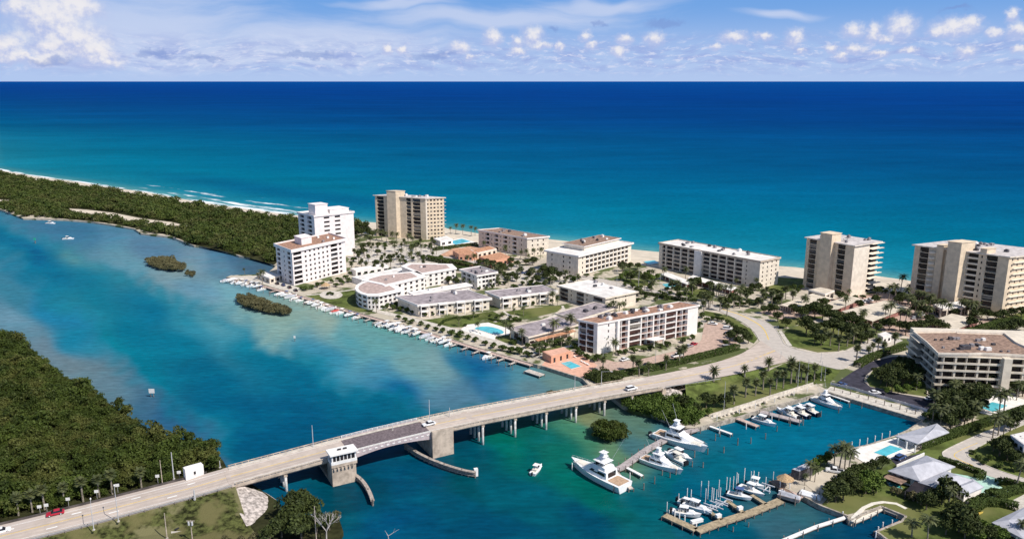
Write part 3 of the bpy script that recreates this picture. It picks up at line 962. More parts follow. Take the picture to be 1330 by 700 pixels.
# pile bents
for s in (50.5, 116.5, 129, 141.5, 154, 166.5, 179):
    mb = MB()
    z = bz(s) - 1.1
    span(mb, s - 0.5, s + 0.5, 0.1, BW - 0.5, -1.75, -1.155)
    cap = mb.build('pile_cap', M_bconc, bridge)
    for k in range(4):
        mb = MB()
        n = 0.55 + k * (BW - 3.2) / 3
        mb.tube(bp(s, n, -2), bp(s, n, z - 0.5), 0.42, 0.42, 10)
        mb.build('pile', M_pile, bridge, True)
# control house cantilevered on the near corner of the left pier
zt = bz(67)
q = lambda s, n: (bp(s, n).x, bp(s, n).y)
mb = MB()
mb.prism([q(PL0 - .2, -4.0), q(PL1 + .3, -4.0), q(PL1 + .3, -0.2), q(PL0 - .2, -0.2)], zt - 0.25, zt + 0.7)
for s in (PL0 + .0, PL1 - .35):
    for n in (-3.9, -0.7):
        mb.prism([q(s, n), q(s + .4, n), q(s + .4, n + .4), q(s, n + .4)], zt + 0.7, zt + 2.9)
house = mb.build('control_house', M_white, bridge)
mb = MB()
mb.prism([q(PL0 - .19, -3.99), q(PL1 + .29, -3.99), q(PL1 + .29, -0.21), q(PL0 - .19, -0.21)], zt - 1.19, zt - 0.25)
mb.build('base', M_bconc, house)
for k in range(6):
    mb = MB()
    s = PL0 + 0.5 + k * 1.15
    mb.prism([q(s, -4.3), q(s + .45, -4.3), q(s + .45, -4.0), q(s, -4.0)], zt - 2.0, zt - 1.3)
    mb.build('bracket', M_bconc, house)
mb = MB(); mb.prism([q(PL0 + .15, -3.75), q(PL1 - .1, -3.75), q(PL1 - .1, -0.45), q(PL0 + .15, -0.45)], zt + 0.7, zt + 2.9)
mb.build('window_band', M_glass, house)
for k in range(5):
    mb = MB()
    s = PL0 + 1.3 + k * 1.15
    mb.prism([q(s, -3.86), q(s + .2, -3.86), q(s + .2, -3.74), q(s, -3.74)], zt + 0.7, zt + 2.9)
    mb.build('window_post', M_white, house)
for k in range(3):
    n = -3.0 + k * 0.85
    for sx in (PL0 + 0.04, PL1 - .11):
        mb = MB(); mb.prism([q(sx, n), q(sx + .11, n), q(sx + .11, n + .2), q(sx, n + .2)], zt + 0.7, zt + 2.9); mb.build('window_post', M_white, house)
mb = MB(); mb.prism([q(PL0 - .6, -4.6), q(PL1 + .6, -4.6), q(PL1 + .6, 0.3), q(PL0 - .6, 0.3)], zt + 2.9, zt + 3.3)
roof = mb.build('roof', M_white, house)
for k in range(2):
    mb = MB(); mb.box(bp(PL0 + 3 + k * 1.8, -1.8, zt + 3.5), (1.1, 0.5, 0.4), math.radians(28.6)); mb.build('roof_hatch', M_glass, roof)
# timber fenders guiding boats past each pier


def fender(name, label, px, ztop, parts=9):
    t = thing(name, label, 'fender', tuple(P(*px[0], 0)))
    pts = [P(x, y, ztop) for x, y in smooth_px(px)]
    mb = MB()
    for a, b in zip(pts, pts[1:]):
        d = (b - a); d.z = 0; d.normalize()
        n = Vector((-d.y, d.x, 0))
        for z0, z1, w in ((-0.15, 0.15, 0.55), (-0.75, -0.45, 0.3), (-1.35, -1.05, 0.3)):
            mb.hexa([a - n * w + Vector((0, 0, z0)), b - n * w + Vector((0, 0, z0)), b + n * w + Vector((0, 0, z0)), a + n * w + Vector((0, 0, z0)),
                     a - n * w + Vector((0, 0, z1)), b - n * w + Vector((0, 0, z1)), b + n * w + Vector((0, 0, z1)), a + n * w + Vector((0, 0, z1))])
    mb.build('wale', mat('pale_weathered_timber', (0.42, 0.36, 0.31), var=0.25, scale=1.2), t)
    L_ = sum((b - a).length for a, b in zip(pts, pts[1:]))
    n = int(L_ / 2.2)
    for k in range(n + 1):
        d = L_ * k / n
        acc = 0
        for a, b in zip(pts, pts[1:]):
            l = (b - a).length
            if acc + l >= d - 1e-6:
                p = a.lerp(b, (d - acc) / max(l, 1e-6)); break
            acc += l
        mb = MB(); mb.tube((p.x, p.y, -1.5), (p.x, p.y, ztop + 0.05 + 0.35 * (k % 3 == 0)), 0.26, 0.24, 7); mb.build('pile', M_timb, t)
    return t


f1 = fender('timber_fender', 'grey timber boat fender sweeping out from the far bascule pier, white post at its tip', [(526, 577), (549, 592), (581, 604.5), (604, 611), (617, 613)], 1.9)
p = P(618, 613, 1.2)
mb = MB(); mb.box((p.x, p.y, 0.9), (1.2, 1.0, 3.2), math.radians(20)); mb.build('end_post', M_white, f1)
fender('timber_fender', 'curved pale timber fender running from the control house pier', [(454, 612), (466, 619), (475, 629), (481, 641), (484, 650)], 1.6)

# approach embankments: road slabs on earth slopes
def approach(s_list, near_toe, far_toe, name):
    mb = MB()
    rows = []
    for s in s_list:
        z = bz(s)
        rows.append([bp(s, -0.6 - near_toe(s), min(G, z - .1) if s > 100 else min(1.22, z - .1)), bp(s, -0.35, z - 0.06), bp(s, BW + 0.35, z - 0.06), bp(s, BW + 0.6 + far_toe(s), min(G, z - .1) if s > 100 else min(1.22, z - .1))])
    rows[-1][0] = P(322, 682, 1.15)
    rows[-2][0] = P(296, 690, 1.2)
    for a, b in zip(rows, rows[1:]):
        for k in range(3):
            mb.add([a[k], b[k], b[k + 1], a[k + 1]], [(0, 1, 2, 3)])
    o = mb.build(name, M_grass if s_list[0] > 100 else M_rough)
    o['kind'] = 'structure'
    bmesh_fix(o)


approach([-200, -100, -60, -30, -15, 0, 12, 25, 36], lambda s: 2.2 * max(0, bz(s) - 1.2), lambda s: 1.5 * max(0, bz(s) - 1.2), 'embankment')
mb = MB(); span(mb, -200, 36, -0.2, BW, -0.3, 0.03)
structure('road', mb, M_bdeck)
# the road curving down from the right bridge end to the level of the land
e0, e1 = bp(193, -0.1), bp(193, BW + .1)
nearE = [Vector((e0.x, e0.y, 5.8))] + [P(*q_) for q_ in ((893, 497.5, 4.85), (934, 490, 3.75), (960, 485, 2.9), (980, 480.6, 2.3), (1010, 472.3, 1.7), (1026, 468.6, 1.6))]
farE = [Vector((e1.x, e1.y, 5.8))] + [P(*q_) for q_ in ((893, 479, 4.85), (930, 470.5, 3.75), (951, 464, 2.9), (966, 458, 2.3), (982, 447, 1.7), (988, 442, 1.6))]


def chaik(pts):
    for _ in range(2):
        r = [pts[0]]
        for a, b in zip(pts, pts[1:]):
            r += [a.lerp(b, .25), a.lerp(b, .75)]
        pts = r + [pts[-1]]
    return pts


nE, fE = chaik(nearE), chaik(farE)
mb = MB()
for i in range(len(nE) - 1):
    up = Vector((0, 0, .03))
    mb.add([nE[i] + up, nE[i + 1] + up, fE[i + 1] + up, fE[i] + up], [(0, 1, 2, 3)])
bmesh_fix(structure('road', mb, M_bdeck))
FOOT.append([(p.x, p.y) for p in nE + fE[::-1]])
mb = MB()
for i in range(len(nE) - 1):
    rows = []
    for k in (i, i + 1):
        d = (nE[k] - fE[k]); d.z = 0; d.normalize()
        hn = max(0, nE[k].z - G)
        rows.append([nE[k] + d * (.4 + 2.2 * hn) + Vector((0, 0, -hn + .01)), nE[k] + d * .3 - Vector((0, 0, .05)), fE[k] - d * .3 - Vector((0, 0, .05)), fE[k] - d * (.4 + 1.6 * hn) + Vector((0, 0, -hn + .01))])
    for k in ((0, 2) if nE[i].x > P(888, 499, 4.9).x else (2,)):
        mb.add([rows[0][k], rows[1][k], rows[1][k + 1], rows[0][k + 1]], [(0, 1, 2, 3)])
bmesh_fix(structure('embankment', mb, M_grass))
mb = MB()
for off in (.47, .495):
    for i in range(len(nE) - 1):
        a, b = nE[i].lerp(fE[i], off), nE[i + 1].lerp(fE[i + 1], off)
        a2, b2 = nE[i].lerp(fE[i], off + .011), nE[i + 1].lerp(fE[i + 1], off + .011)
        up = Vector((0, 0, .036)); mb.add([a + up, b + up, b2 + up, a2 + up], [(0, 1, 2, 3)])
bmesh_fix(structure('road_marking', mb, M_yel))
mb = MB()
for n0 in (BW / 2 - 0.22, BW / 2 + 0.1):
    span(mb, -200, 36, n0, n0 + 0.13, 0.036, 0.044)
structure('road_marking', mb, M_yel)
mb = MB()
for n0 in (1.9, BW - 2.0):
    span(mb, -200, 35, n0, n0 + 0.16, 0.036, 0.044)
structure('road_marking', mb, M_line)
mb = MB()
for s in (-28, -12, 3, 18):
    span(mb, s, s + 2.6, BW / 2 - 2.6, BW / 2 - 2.1, 0.036, 0.044); span(mb, s + 6, s + 8.4, BW / 2 + 2.3, BW / 2 + 2.8, 0.036, 0.044)
structure('road_marking', mb, M_line)
mb = MB(); span(mb, -200, 30, BW + 0.02, BW + 0.36, 0.0, 0.62)
low = structure('parapet_wall', mb, mat('dark_kerb_stone', (0.10, 0.085, 0.08), var=0.3))
del low['kind']
tag(low, 'low dark parapet wall along the forest side of the causeway road', 'wall')


def guardrail(s0, s1, n, label):
    t = thing('guardrail', label, 'guardrail', tuple(bp(s0, n, bz(s0))))
    mb = MB(); span(mb, s0, s1, n, n + 0.09, 0.5, 0.82); mb.build('rail', M_metal, t)
    k = int((s1 - s0) / 3.8)
    mb = None
    for i in range(k + 1):
        s = s0 + (s1 - s0) * i / max(1, k)
        mb = MB(); q_ = bp(s, n - 0.1, bz(s)); mb.box((q_.x, q_.y, q_.z + 0.28), (0.16, 0.16, 0.72), math.radians(28.6)); mb.build('post', M_timb, t)


guardrail(-50, 35, -0.55, 'steel guardrail along the grassy side of the causeway road')
guardrail(194, 222, -0.55, 'steel guardrail beside the lawn where the bridge road meets land')

# riprap cones under both abutments
M_rip = mat('grouted_riprap', (0.52, 0.46, 0.42), var=0.4, scale=0.9, bump=0.6, bscale=1.2)


def cone(name, label, top, bottom):
    mb = MB()
    T = [P(x, y, z) for x, y, z in top]
    Bm = [P(x, y, z) for x, y, z in bottom]
    n = len(Bm)
    rows = []
    for i, b in enumerate(Bm):
        t = T[min(len(T) - 1, int(i * len(T) / n))]
        rows.append([t.lerp(b, k / 7) + Vector((0, 0, 0.0 if k in (0,) else 0.35 * mnoise.noise(t.lerp(b, k / 7) * 0.7))) for k in range(8)])
    for a, b in zip(rows, rows[1:]):
        for k in range(7):
            mb.add([a[k], b[k], b[k + 1], a[k + 1]], [(0, 1, 2, 3)])
    o = mb.build(name, M_rip)
    bmesh_fix(o)
    tag(o, label, 'embankment')
    # solid below
    return o


cone('riprap_slope', 'pale stone slope fanning below the left end of the bridge', [(294, 634.5, 5.45), (304, 632.0, 5.2), (313, 630, 5.0)],
     [(320, 683, 1.3), (334, 680.5, 0.9), (345, 676, 0.6), (354, 671, 0.3), (361, 664, 0.0), (364, 657, -.2), (361, 650, -.3), (352, 643, -.4), (340, 637, -.4)])
cone('riprap_slope', 'pale sandy stone slope below the right bridge end, above the mangroves', [(860, 503, 4.9), (868, 503.5, 4.6), (875, 505, 4.2)],
     [(834, 516, 0.6), (843, 523, 1.0), (855, 525, 1.3), (868, 525.5, 1.5), (878, 524, 1.5), (886, 517, 1.5), (886, 509, 2.2)])
mb = MB(); span(mb, 34.5, 36.2, -0.3, BW + 0.3, -3.5, -0.02); mb.build('abutment', M_bconc, bridge)
mb = MB(); span(mb, 192.8, 194.5, -0.3, BW + 0.3, -3.0, -0.02); mb.build('abutment', M_bconc, bridge)
# ------------------------------------------------------------------ plants


def leaf_mat(name, dark, light, extra=None, spec=0.12):
    m = bpy.data.materials.new(name)
    m.use_nodes = True
    t = m.node_tree
    t.nodes.clear()
    q = NG(t)
    bs = N(t, 'ShaderNodeBsdfPrincipled')
    out = N(t, 'ShaderNodeOutputMaterial')
    t.links.new(bs.outputs[0], out.inputs[0])
    at = N(t, 'ShaderNodeAttribute', attribute_name='leaf')
    oi = N(t, 'ShaderNodeObjectInfo')
    geo = N(t, 'ShaderNodeNewGeometry')
    n1 = q.noise(geo.outputs['Position'], 0.09, 3, 0.6)
    f = q.m('ADD', q.m('MULTIPLY', at.outputs['Fac'], 0.65), q.m('MULTIPLY', oi.outputs['Random'], 0.22), None, True)
    c = q.mix(f, dark, light)
    if extra:
        c = q.mix(q.m('MULTIPLY', q.sm(n1, 0.45, 0.66), 0.7), c, extra)
    t.links.new(c, bs.inputs['Base Color'])
    setin(bs, Roughness=0.6)
    bs.inputs['Specular IOR Level'].default_value = spec
    return m


L_wood = leaf_mat('mangrove_leaves', (0.014, 0.024, 0.005), (0.086, 0.118, 0.022), (0.104, 0.106, 0.030))
L_far = leaf_mat('dune_scrub_leaves', (0.020, 0.036, 0.008), (0.088, 0.116, 0.024), (0.104, 0.104, 0.036))
L_tree = leaf_mat('tree_leaves', (0.016, 0.024, 0.009), (0.080, 0.100, 0.028))
L_brt = leaf_mat('bright_leaves', (0.030, 0.055, 0.010), (0.13, 0.185, 0.035))
L_palm = leaf_mat('palm_fronds', (0.030, 0.042, 0.015), (0.120, 0.130, 0.045), None, 0.25)
L_hedge = leaf_mat('hedge_leaves', (0.026, 0.042, 0.010), (0.090, 0.125, 0.030))
L_dry = leaf_mat('dry_scrub_leaves', (0.050, 0.048, 0.024), (0.19, 0.175, 0.085))
M_bark = mat('bark', (0.17, 0.135, 0.10), var=0.3, scale=2.0)
M_ptrunk = mat('palm_trunk', (0.30, 0.26, 0.21), var=0.3, scale=2.0)
M_dead = mat('bleached_dead_wood', (0.52, 0.47, 0.43), var=0.2, scale=2.0)


def quads_mesh(name, V, shade, m):
    """V: (n,4,3) array of leaf quads"""
    n = len(V)
    me = bpy.data.meshes.new(name)
    me.vertices.add(n * 4)
    me.vertices.foreach_set('co', np.ascontiguousarray(V, np.float32).ravel())
    me.loops.add(n * 4)
    me.loops.foreach_set('vertex_index', np.arange(n * 4, dtype=np.int32))
    me.polygons.add(n)
    me.polygons.foreach_set('loop_start', np.arange(0, n * 4, 4, dtype=np.int32))
    try:
        me.polygons.foreach_set('loop_total', np.full(n, 4, np.int32))
    except Exception:
        pass
    a = me.attributes.new('leaf', 'FLOAT', 'POINT')
    a.data.foreach_set('value', np.repeat(shade, 4).astype(np.float32))
    me.materials.append(m)
    me.update(calc_edges=True)
    return me


def leaf_quads(rs, pos, nrm, size, jit=0.75):
    n = len(pos)
    nr = nrm + rs.normal(0, jit, (n, 3))
    nr /= np.linalg.norm(nr, axis=1, keepdims=True) + 1e-9
    a = np.cross(nr, rs.normal(0, 1, (n, 3)))
    a /= np.linalg.norm(a, axis=1, keepdims=True) + 1e-9
    b = np.cross(nr, a)
    s = (size * rs.uniform(0.6, 1.35, n))[:, None]
    a, b = a * s, b * s * 0.62
    return np.stack([pos - a, pos - b, pos + a, pos + b], 1)


def crown_quads(rs, n, r, h, nb, size, zc, flat=0.0, jit=0.75):
    """leaves on the skins of several uneven clumps"""
    bc = rs.normal(0, 1, (nb, 3))
    bc /= np.linalg.norm(bc, axis=1, keepdims=True)
    bc *= (rs.uniform(0.25, 0.72, nb))[:, None]
    bc[:, 2] = bc[:, 2] * 0.8 + 0.05
    br = rs.uniform(0.30, 0.50, nb)
    k = rs.integers(0, nb, n)
    d = rs.normal(0, 1, (n, 3))
    d[:, 2] = np.abs(d[:, 2]) * 1.0 - 0.35 * rs.random(n)
    d /= np.linalg.norm(d, axis=1, keepdims=True)
    rad = br[k] * rs.uniform(0.72, 1.08, n)
    p = bc[k] + d * rad[:, None]
    p *= np.array([r, r, h])
    p[:, 2] += zc
    sh = np.clip(rs.uniform(0, 1, nb)[k] * 0.6 + rs.uniform(0, 0.55, n), 0, 1)
    return leaf_quads(rs, p, d, size, jit), sh


RS = np.random.default_rng(5)


def rot_place(Q, pos, rz, sc):
    c, s = math.cos(rz), math.sin(rz)
    R = np.array([[c, s, 0], [-s, c, 0], [0, 0, 1]])
    return (Q @ R) * sc + np.array(pos)


def mass(name, label, cat, pts, variants, m, smin, smax, zb):
    qs, sh = [], []
    for (x, y) in pts:
        Q, s = variants[RS.integers(0, len(variants))]
        k = RS.uniform(smin, smax) * (1 + 0.32 * mnoise.noise(Vector((x * .045, y * .045, 3.0))))
        qs.append(rot_place(Q, (x, y, zb), RS.uniform(0, 6.28), np.array([k, k, k * RS.uniform(0.85, 1.2)])))
        sh.append(np.clip(s * 0.6 + RS.uniform(-0.22, 0.42) + 0.45 * mnoise.noise(Vector((x * .028, y * .028, 7.0))), 0, 1))
    me = quads_mesh(name, np.concatenate(qs), np.concatenate(sh), m)
    o = bpy.data.objects.new(name, me)
    COL.objects.link(o)
    return tag(o, label, cat, None, 'stuff')


def fill(poly_px, step, z=G, jit=0.42, bbox=None, holes=()):
    poly = gpl(poly_px, z)
    hw = [gpl(h, z) for h in holes]
    xs, ys = [p[0] for p in poly], [p[1] for p in poly]
    out = []
    y = min(ys)
    while y < max(ys):
        x = min(xs)
        while x < max(xs):
            a, b = x + RNG.uniform(-jit, jit) * step, y + RNG.uniform(-jit, jit) * step
            if inpoly(a, b, poly) and not any(inpoly(a, b, h) for h in hw):
                out.append((a, b))
            x += step
        y += step
    return out


# mangrove forest in the left foreground
near_var = [crown_quads(RS, n_, 2.7, 2.6, nb_, sz_, 2.6) for n_, nb_, sz_ in ((950, 12, .23), (800, 16, .25), (1000, 9, .22), (700, 7, .27), (900, 20, .24), (600, 12, .30), (420, 14, .26))]
FOREST = [(-110, 428), (0, 440), (27, 444), (55, 470), (78, 490), (108, 505), (140, 526), (176, 550), (184, 563), (229, 573), (270, 585), (288, 600), (284, 610), (262, 616), (243, 619), (200, 629), (150, 641), (100, 655), (45, 666), (0, 676), (-110, 705)]
mass('mangrove_forest', 'dense olive green mangrove forest filling the lower left bank', 'forest', fill(FOREST, 2.55, 1.2), near_var, L_wood, 0.42, 1.4, 0.4)
# dune scrub and sea grape on the barrier island
far_var = [crown_quads(RS, n_, 4.2, 3.4, nb_, sz_, 2.6) for n_, nb_, sz_ in ((230, 8, .55), (200, 12, .6), (260, 6, .5), (160, 9, .65), (220, 14, .55))]
BARR = [(-60, 262), (0, 270), (30, 282), (82, 284), (119, 287), (142, 290), (174, 295), (186, 301), (222, 306), (252, 317), (280, 320), (310, 330), (340, 336), (354, 343), (372, 335), (388, 318), (420, 308), (470, 305), (478, 296),
        (380, 286), (300, 275), (252, 268), (195, 257.5), (137, 248.5), (96, 243.5), (43, 236), (0, 226), (-60, 216)]
mass('dune_woodland', 'long belt of dark green scrub covering the barrier island behind the surf', 'woodland',
     fill(BARR, 5.2, holes=([(88, 269), (113, 271), (147, 275), (185, 282), (222, 287), (254, 294), (256, 300), (222, 297), (178, 291), (140, 285), (93, 278)], [(-60, 256), (14, 259), (20, 263), (-60, 266)])), far_var, L_far, 0.55, 1.35, 0.5)
mass('dune_scrub', 'low grey green scrub between the sand track and the inlet', 'scrub',
     [gp(x + RNG.uniform(-3, 3), y + RNG.uniform(-1, 1)) for x, y in [(95, 281), (104, 283), (113, 285), (125, 287), (150, 287), (152, 289), (160, 290), (171, 291), (178, 293), (185, 296), (190, 297), (196, 298), (205, 300), (214, 302), (180, 299), (190, 300), (200, 303), (146, 290)]], far_var, L_dry, 0.45, 0.75, 0.6)


def bush_island(name, label, poly, step, m, smin, smax, var=near_var, zb=-0.3):
    pts = fill(poly, step, 0.3)
    qs, sh = [], []
    for (x, y) in pts:
        Q, s = var[RS.integers(0, len(var))]
        k = RS.uniform(smin, smax)
        qs.append(rot_place(Q, (x, y, zb), RS.uniform(0, 6.28), k)); sh.append(np.clip(s * .75 + RS.uniform(-.1, .35), 0, 1))
    c = np.mean([(p[0], p[1]) for p in pts], 0)
    t = thing(name, label, 'mangrove', (c[0], c[1], 0))
    me = quads_mesh('crown', np.concatenate(qs), np.concatenate(sh), m)
    o = bpy.data.objects.new('crown', me)
    COL.objects.link(o)
    o.parent = t
    o.matrix_parent_inverse = world_of(t).inverted()
    mb = MB()
    for (x, y) in pts[::2]:
        mb.tube((x, y, -0.8), (x + RNG.uniform(-.5, .5), y, 2.0), 0.14, 0.08, 5)
    o = mb.build('stilt_roots', M_bark, t); o['kind'] = 'stuff'
    return t


bush_island('mangrove_island', 'small mangrove islet alone in the milky shoals, farther of two', [(192, 340), (200, 337), (225, 342), (240, 350), (238, 353), (220, 353), (196, 349)], 2.6, L_dry, 0.8, 1.25)
bush_island('mangrove_islet', 'tiny bush beside the farther mangrove islet on a sand spit', [(241, 354), (249, 355), (256, 358), (250, 360), (243, 358)], 2.2, L_dry, 0.5, 0.7)
bush_island('mangrove_island', 'long brownish mangrove islet lying just off the moored boats', [(306, 389), (320, 388), (350, 398), (380, 408), (376, 411), (340, 407), (312, 397)], 2.3, L_dry, 0.75, 1.15)
bush_island('mangrove_bush', 'dome of green mangrove standing in shallow water between bridge and yachts', [(775, 562), (785, 558), (800, 559), (811, 564), (811, 571), (800, 575), (784, 574), (775, 569)], 1.5, L_wood, 0.85, 1.2)
bush_island('mangrove_bush', 'sparse grey bush in the water beside the bridge railing', [(712, 516), (722, 513), (733, 515), (731, 519), (716, 520)], 1.6, L_dry, 0.6, 0.85)
bush_island('mangrove_thicket', 'bright green mangrove thicket beneath the right end of the bridge', [(811, 533), (822, 525), (840, 526), (862, 529), (884, 528), (906, 541), (904, 553), (886, 557), (868, 551), (844, 542), (822, 539)], 2.2, L_brt, 0.9, 1.5)
bush_island('mangrove_thicket', 'dark thicket at the water edge below the coral pool deck', [(758, 492), (772, 488), (800, 492), (806, 500), (790, 508), (768, 503)], 2.3, L_tree, 0.7, 1.15)

# ---- prototypes
def tree_proto(name, n, r, h, nb, size, th, m, jit=0.75):
    Q, s = crown_quads(RS, n, r, h, nb, size, th + h * 0.62, jit=jit)
    t = thing(name, 'x', 'tree')
    o = bpy.data.objects.new('crown', quads_mesh('crown', Q, s, m))
    COL.objects.link(o); o.parent = t
    mb = MB()
    mb.tube((0, 0, -0.3), (0.1, 0, th), 0.26, 0.17, 7)
    for k in range(5):
        a = k * 1.3 + RNG.random()
        mb.tube((0.1, 0, th * 0.9), (math.cos(a) * r * 0.5, math.sin(a) * r * 0.5, th + h * 0.6), 0.12, 0.04, 5)
    mb.build('trunk', M_bark, t)
    return t


def frond(rs, az, elev, length, droop, width, nseg=7, v=0.35):
    """one feather frond: leaflets either side of a drooping midrib"""
    qs = []
    p = np.zeros(3)
    e = elev
    prev = p
    seg = length / nseg
    side = np.array([-math.sin(az), math.cos(az), 0])
    for i in range(nseg):
        d = np.array([math.cos(az) * math.cos(e), math.sin(az) * math.cos(e), math.sin(e)])
        nxt = prev + d * seg
        up = np.cross(side, d)
        t0, t1 = i / nseg, (i + 1) / nseg
        w0 = width * math.sin(math.pi * min(1, 0.18 + 0.80 * t0)) ** 0.7
        w1 = width * math.sin(math.pi * min(1, 0.18 + 0.80 * t1)) ** 0.7
        for sg in (-1, 1):
            tip = side * sg * w0 - np.array([0, 0, w0 * v]) + d * seg * 0.5
            tip1 = side * sg * w1 * 0.92 - np.array([0, 0, w1 * v]) + d * seg * 0.35
            a, b = prev, prev + d * seg * 0.78
            qs.append([a, a + tip, b + tip1, b])
        prev = nxt
        e -= droop / nseg
    return qs


def palm_proto(name, kind):
    t = thing(name, 'x', 'palm tree')
    rs = np.random.default_rng(RNG.randint(0, 9999))
    qs, sh = [], []
    if kind == 'coconut':
        H, n, ln, wd, el0, el1, dr, tr = 7.6, 24, 3.0, 0.55, -0.45, 1.25, 1.5, 0.17
    elif kind == 'sabal':
        H, n, ln, wd, el0, el1, dr, tr = 5.4, 34, 1.75, 0.62, -0.7, 1.4, 0.9, 0.20
    else:
        H, n, ln, wd, el0, el1, dr, tr = 4.6, 46, 2.9, 0.42, -0.55, 1.35, 1.0, 0.36
    lean = np.array([rs.uniform(-.5, .5), rs.uniform(-.5, .5)]) * (1.3 if kind == 'coconut' else 0.5)
    for i in range(n):
        az = i * 2.39996 + rs.uniform(-.2, .2)
        el_ = el0 + (el1 - el0) * (i + 0.5) / n
        f = frond(rs, az, el_, ln * rs.uniform(.85, 1.12), dr * rs.uniform(.8, 1.2), wd)
        qs += f
        sh += [rs.uniform(0, 1)] * len(f)
    Q = np.array(qs) + np.array([lean[0], lean[1], H])
    o = bpy.data.objects.new('crown', quads_mesh('crown', Q, np.array(sh), L_palm))
    COL.objects.link(o); o.parent = t
    mb = MB()
    pr = (0, 0, -0.3)
    for k in range(1, 6):
        u = k / 5
        q_ = (lean[0] * u * u, lean[1] * u * u, H * u + 0.1 * (k == 5))
        mb.tube(pr, q_, tr * (1.35 - 0.4 * (k - 1) / 5), tr * (1.35 - 0.4 * u), 7, caps=(k in (1, 5)))
        pr = q_
    mb.build('trunk', M_ptrunk, t)
    return t


PROTO = {}
for k, args in {'tree': (1100, 3.3, 2.9, 12, 0.34, 1.7, L_tree), 'bright': (1000, 3.0, 2.6, 11, 0.34, 1.5, L_brt), 'shrub': (420, 1.5, 1.25, 8, 0.24, 0.25, L_hedge), 'dry': (380, 1.8, 1.5, 8, 0.24, 0.4, L_dry)}.items():
    PROTO[k] = [tree_proto({'tree': 'tree', 'bright': 'tree', 'shrub': 'shrub', 'dry': 'shrub'}[k], *args) for _ in range(4)]
for k in ('coconut', 'sabal', 'date'):
    PROTO[k] = [palm_proto('palm_tree', k) for _ in range(4)]
USED = set()
FEET = []
SPEC = {'tree': ('dark bushy tree', 'tree', 'dark bushy trees'), 'bright': ('fresh green tree', 'tree', 'fresh green trees'), 'shrub': ('rounded shrub', 'shrub', 'rounded shrubs'), 'dry': ('dry shrub', 'shrub', 'dry shrubs'),
        'coconut': ('coconut palm', 'palm tree', 'coconut palms'), 'sabal': ('cabbage palm', 'palm tree', 'cabbage palms'), 'date': ('stout date palm', 'palm tree', 'date palms')}


def plant(kind, zone, spots, z=None, smin=0.85, smax=1.15):
    """spots: (px, py[, scale]) of the trunk foot in the reference photograph"""
    desc, cat, grp = SPEC[kind]
    spots = sorted(spots, key=lambda s: s[0])
    for i, s in enumerate(spots):
        zz = G if z is None else z
        x, y = gp(s[0], s[1], zz)
        pr = PROTO[kind][RNG.randrange(4)]
        sc = (s[2] if len(s) > 2 else RNG.uniform(smin, smax)) * {'tree': 1.18, 'shrub': 1.3, 'coconut': 1.12, 'sabal': 1.12, 'bright': 1.1, 'date': 1.0, 'dry': 1.1}[kind]
        FEET.append((x, y))
        lab = '%s %s%s' % (desc, zone, nth(i, len(spots)))
        if pr.name not in USED:
            USED.add(pr.name)
            r = pr
            r.location = (x, y, zz); r.rotation_euler.z = RNG.uniform(0, 6.28); r.scale = (sc, sc, sc * (s[3] if len(s) > 3 else 1))
            tag(r, lab, cat, grp)
        else:
            copy_tree(pr, (x, y, zz), RNG.uniform(0, 6.28), (sc, sc, sc * (s[3] if len(s) > 3 else 1)), lab, grp, cat)


def hedge(label, px, w, h, z=G, m=None, dens=26):
    pts = [Vector((*gp(x, y, z), z)) for x, y in px]
    pos, nr = [], []
    for a, b in zip(pts, pts[1:]):
        d = b - a
        L_ = d.length
        d.normalize()
        n = Vector((-d.y, d.x, 0))
        cnt = int(L_ * (w + 2 * h) * dens)
        for _ in range(cnt):
            u = RNG.uniform(0, L_)
            k = RNG.random() * (w + 2 * h)
            bulge = 0.18 * mnoise.noise((a + d * u) * 0.5)
            if k < w:
                pos.append(a + d * u + n * (k - w / 2) + Vector((0, 0, h + bulge + RNG.uniform(-.12, .08)))); nr.append((0, 0, 1))
            else:
                sg = 1 if k < w + h else -1
                hh = (k - w) % h
                pos.append(a + d * u + n * sg * (w / 2 + bulge + RNG.uniform(-.12, .05)) + Vector((0, 0, hh))); nr.append(tuple(n * sg))
    Q = leaf_quads(RS, np.array([tuple(p) for p in pos]), np.array(nr, float), 0.26, 0.5)
    o = bpy.data.objects.new('hedge', quads_mesh('hedge', Q, RS.uniform(0, 1, len(Q)), m or L_hedge))
    COL.objects.link(o)
    return tag(o, label, 'hedge')


# ---- marina lawn
plant('date', 'farthest down the road edge above the marina lawn, near the bridge', [(926.5, 495.5, 1.0)], z=3.2)
plant('date', 'smallest of the four at the road edge above the marina lawn', [(967, 488.5, .76)], z=2.2)
plant('date', 'on the lawn corner at the road junction', [(998, 482, .95), (1027, 481, .92)])
plant('sabal', 'in the row across the marina lawn', [(953, 525), (968, 516), (981, 514), (990.7, 506), (1000, 513), (1008, 505), (1017, 504), (1027, 498, 1.3), (1034, 497, 1.15), (1040, 497), (1046, 497.5), (1057, 495)], smin=.95, smax=1.1)
plant('tree', 'at the low end of the marina lawn', [(887, 533, .85), (917, 530, .85), (927, 529, .7), (942, 529, .8), (905, 540, .7)])
plant('bright', 'behind the quay where the marina lawn ends', [(893, 545, .8), (908, 547, .7), (878, 538, .8), (920, 541, .6)])
plant('shrub', 'by the marina lawn beside the quay fence', [(1052, 494), (1060, 492), (1068, 490), (1075, 486)])
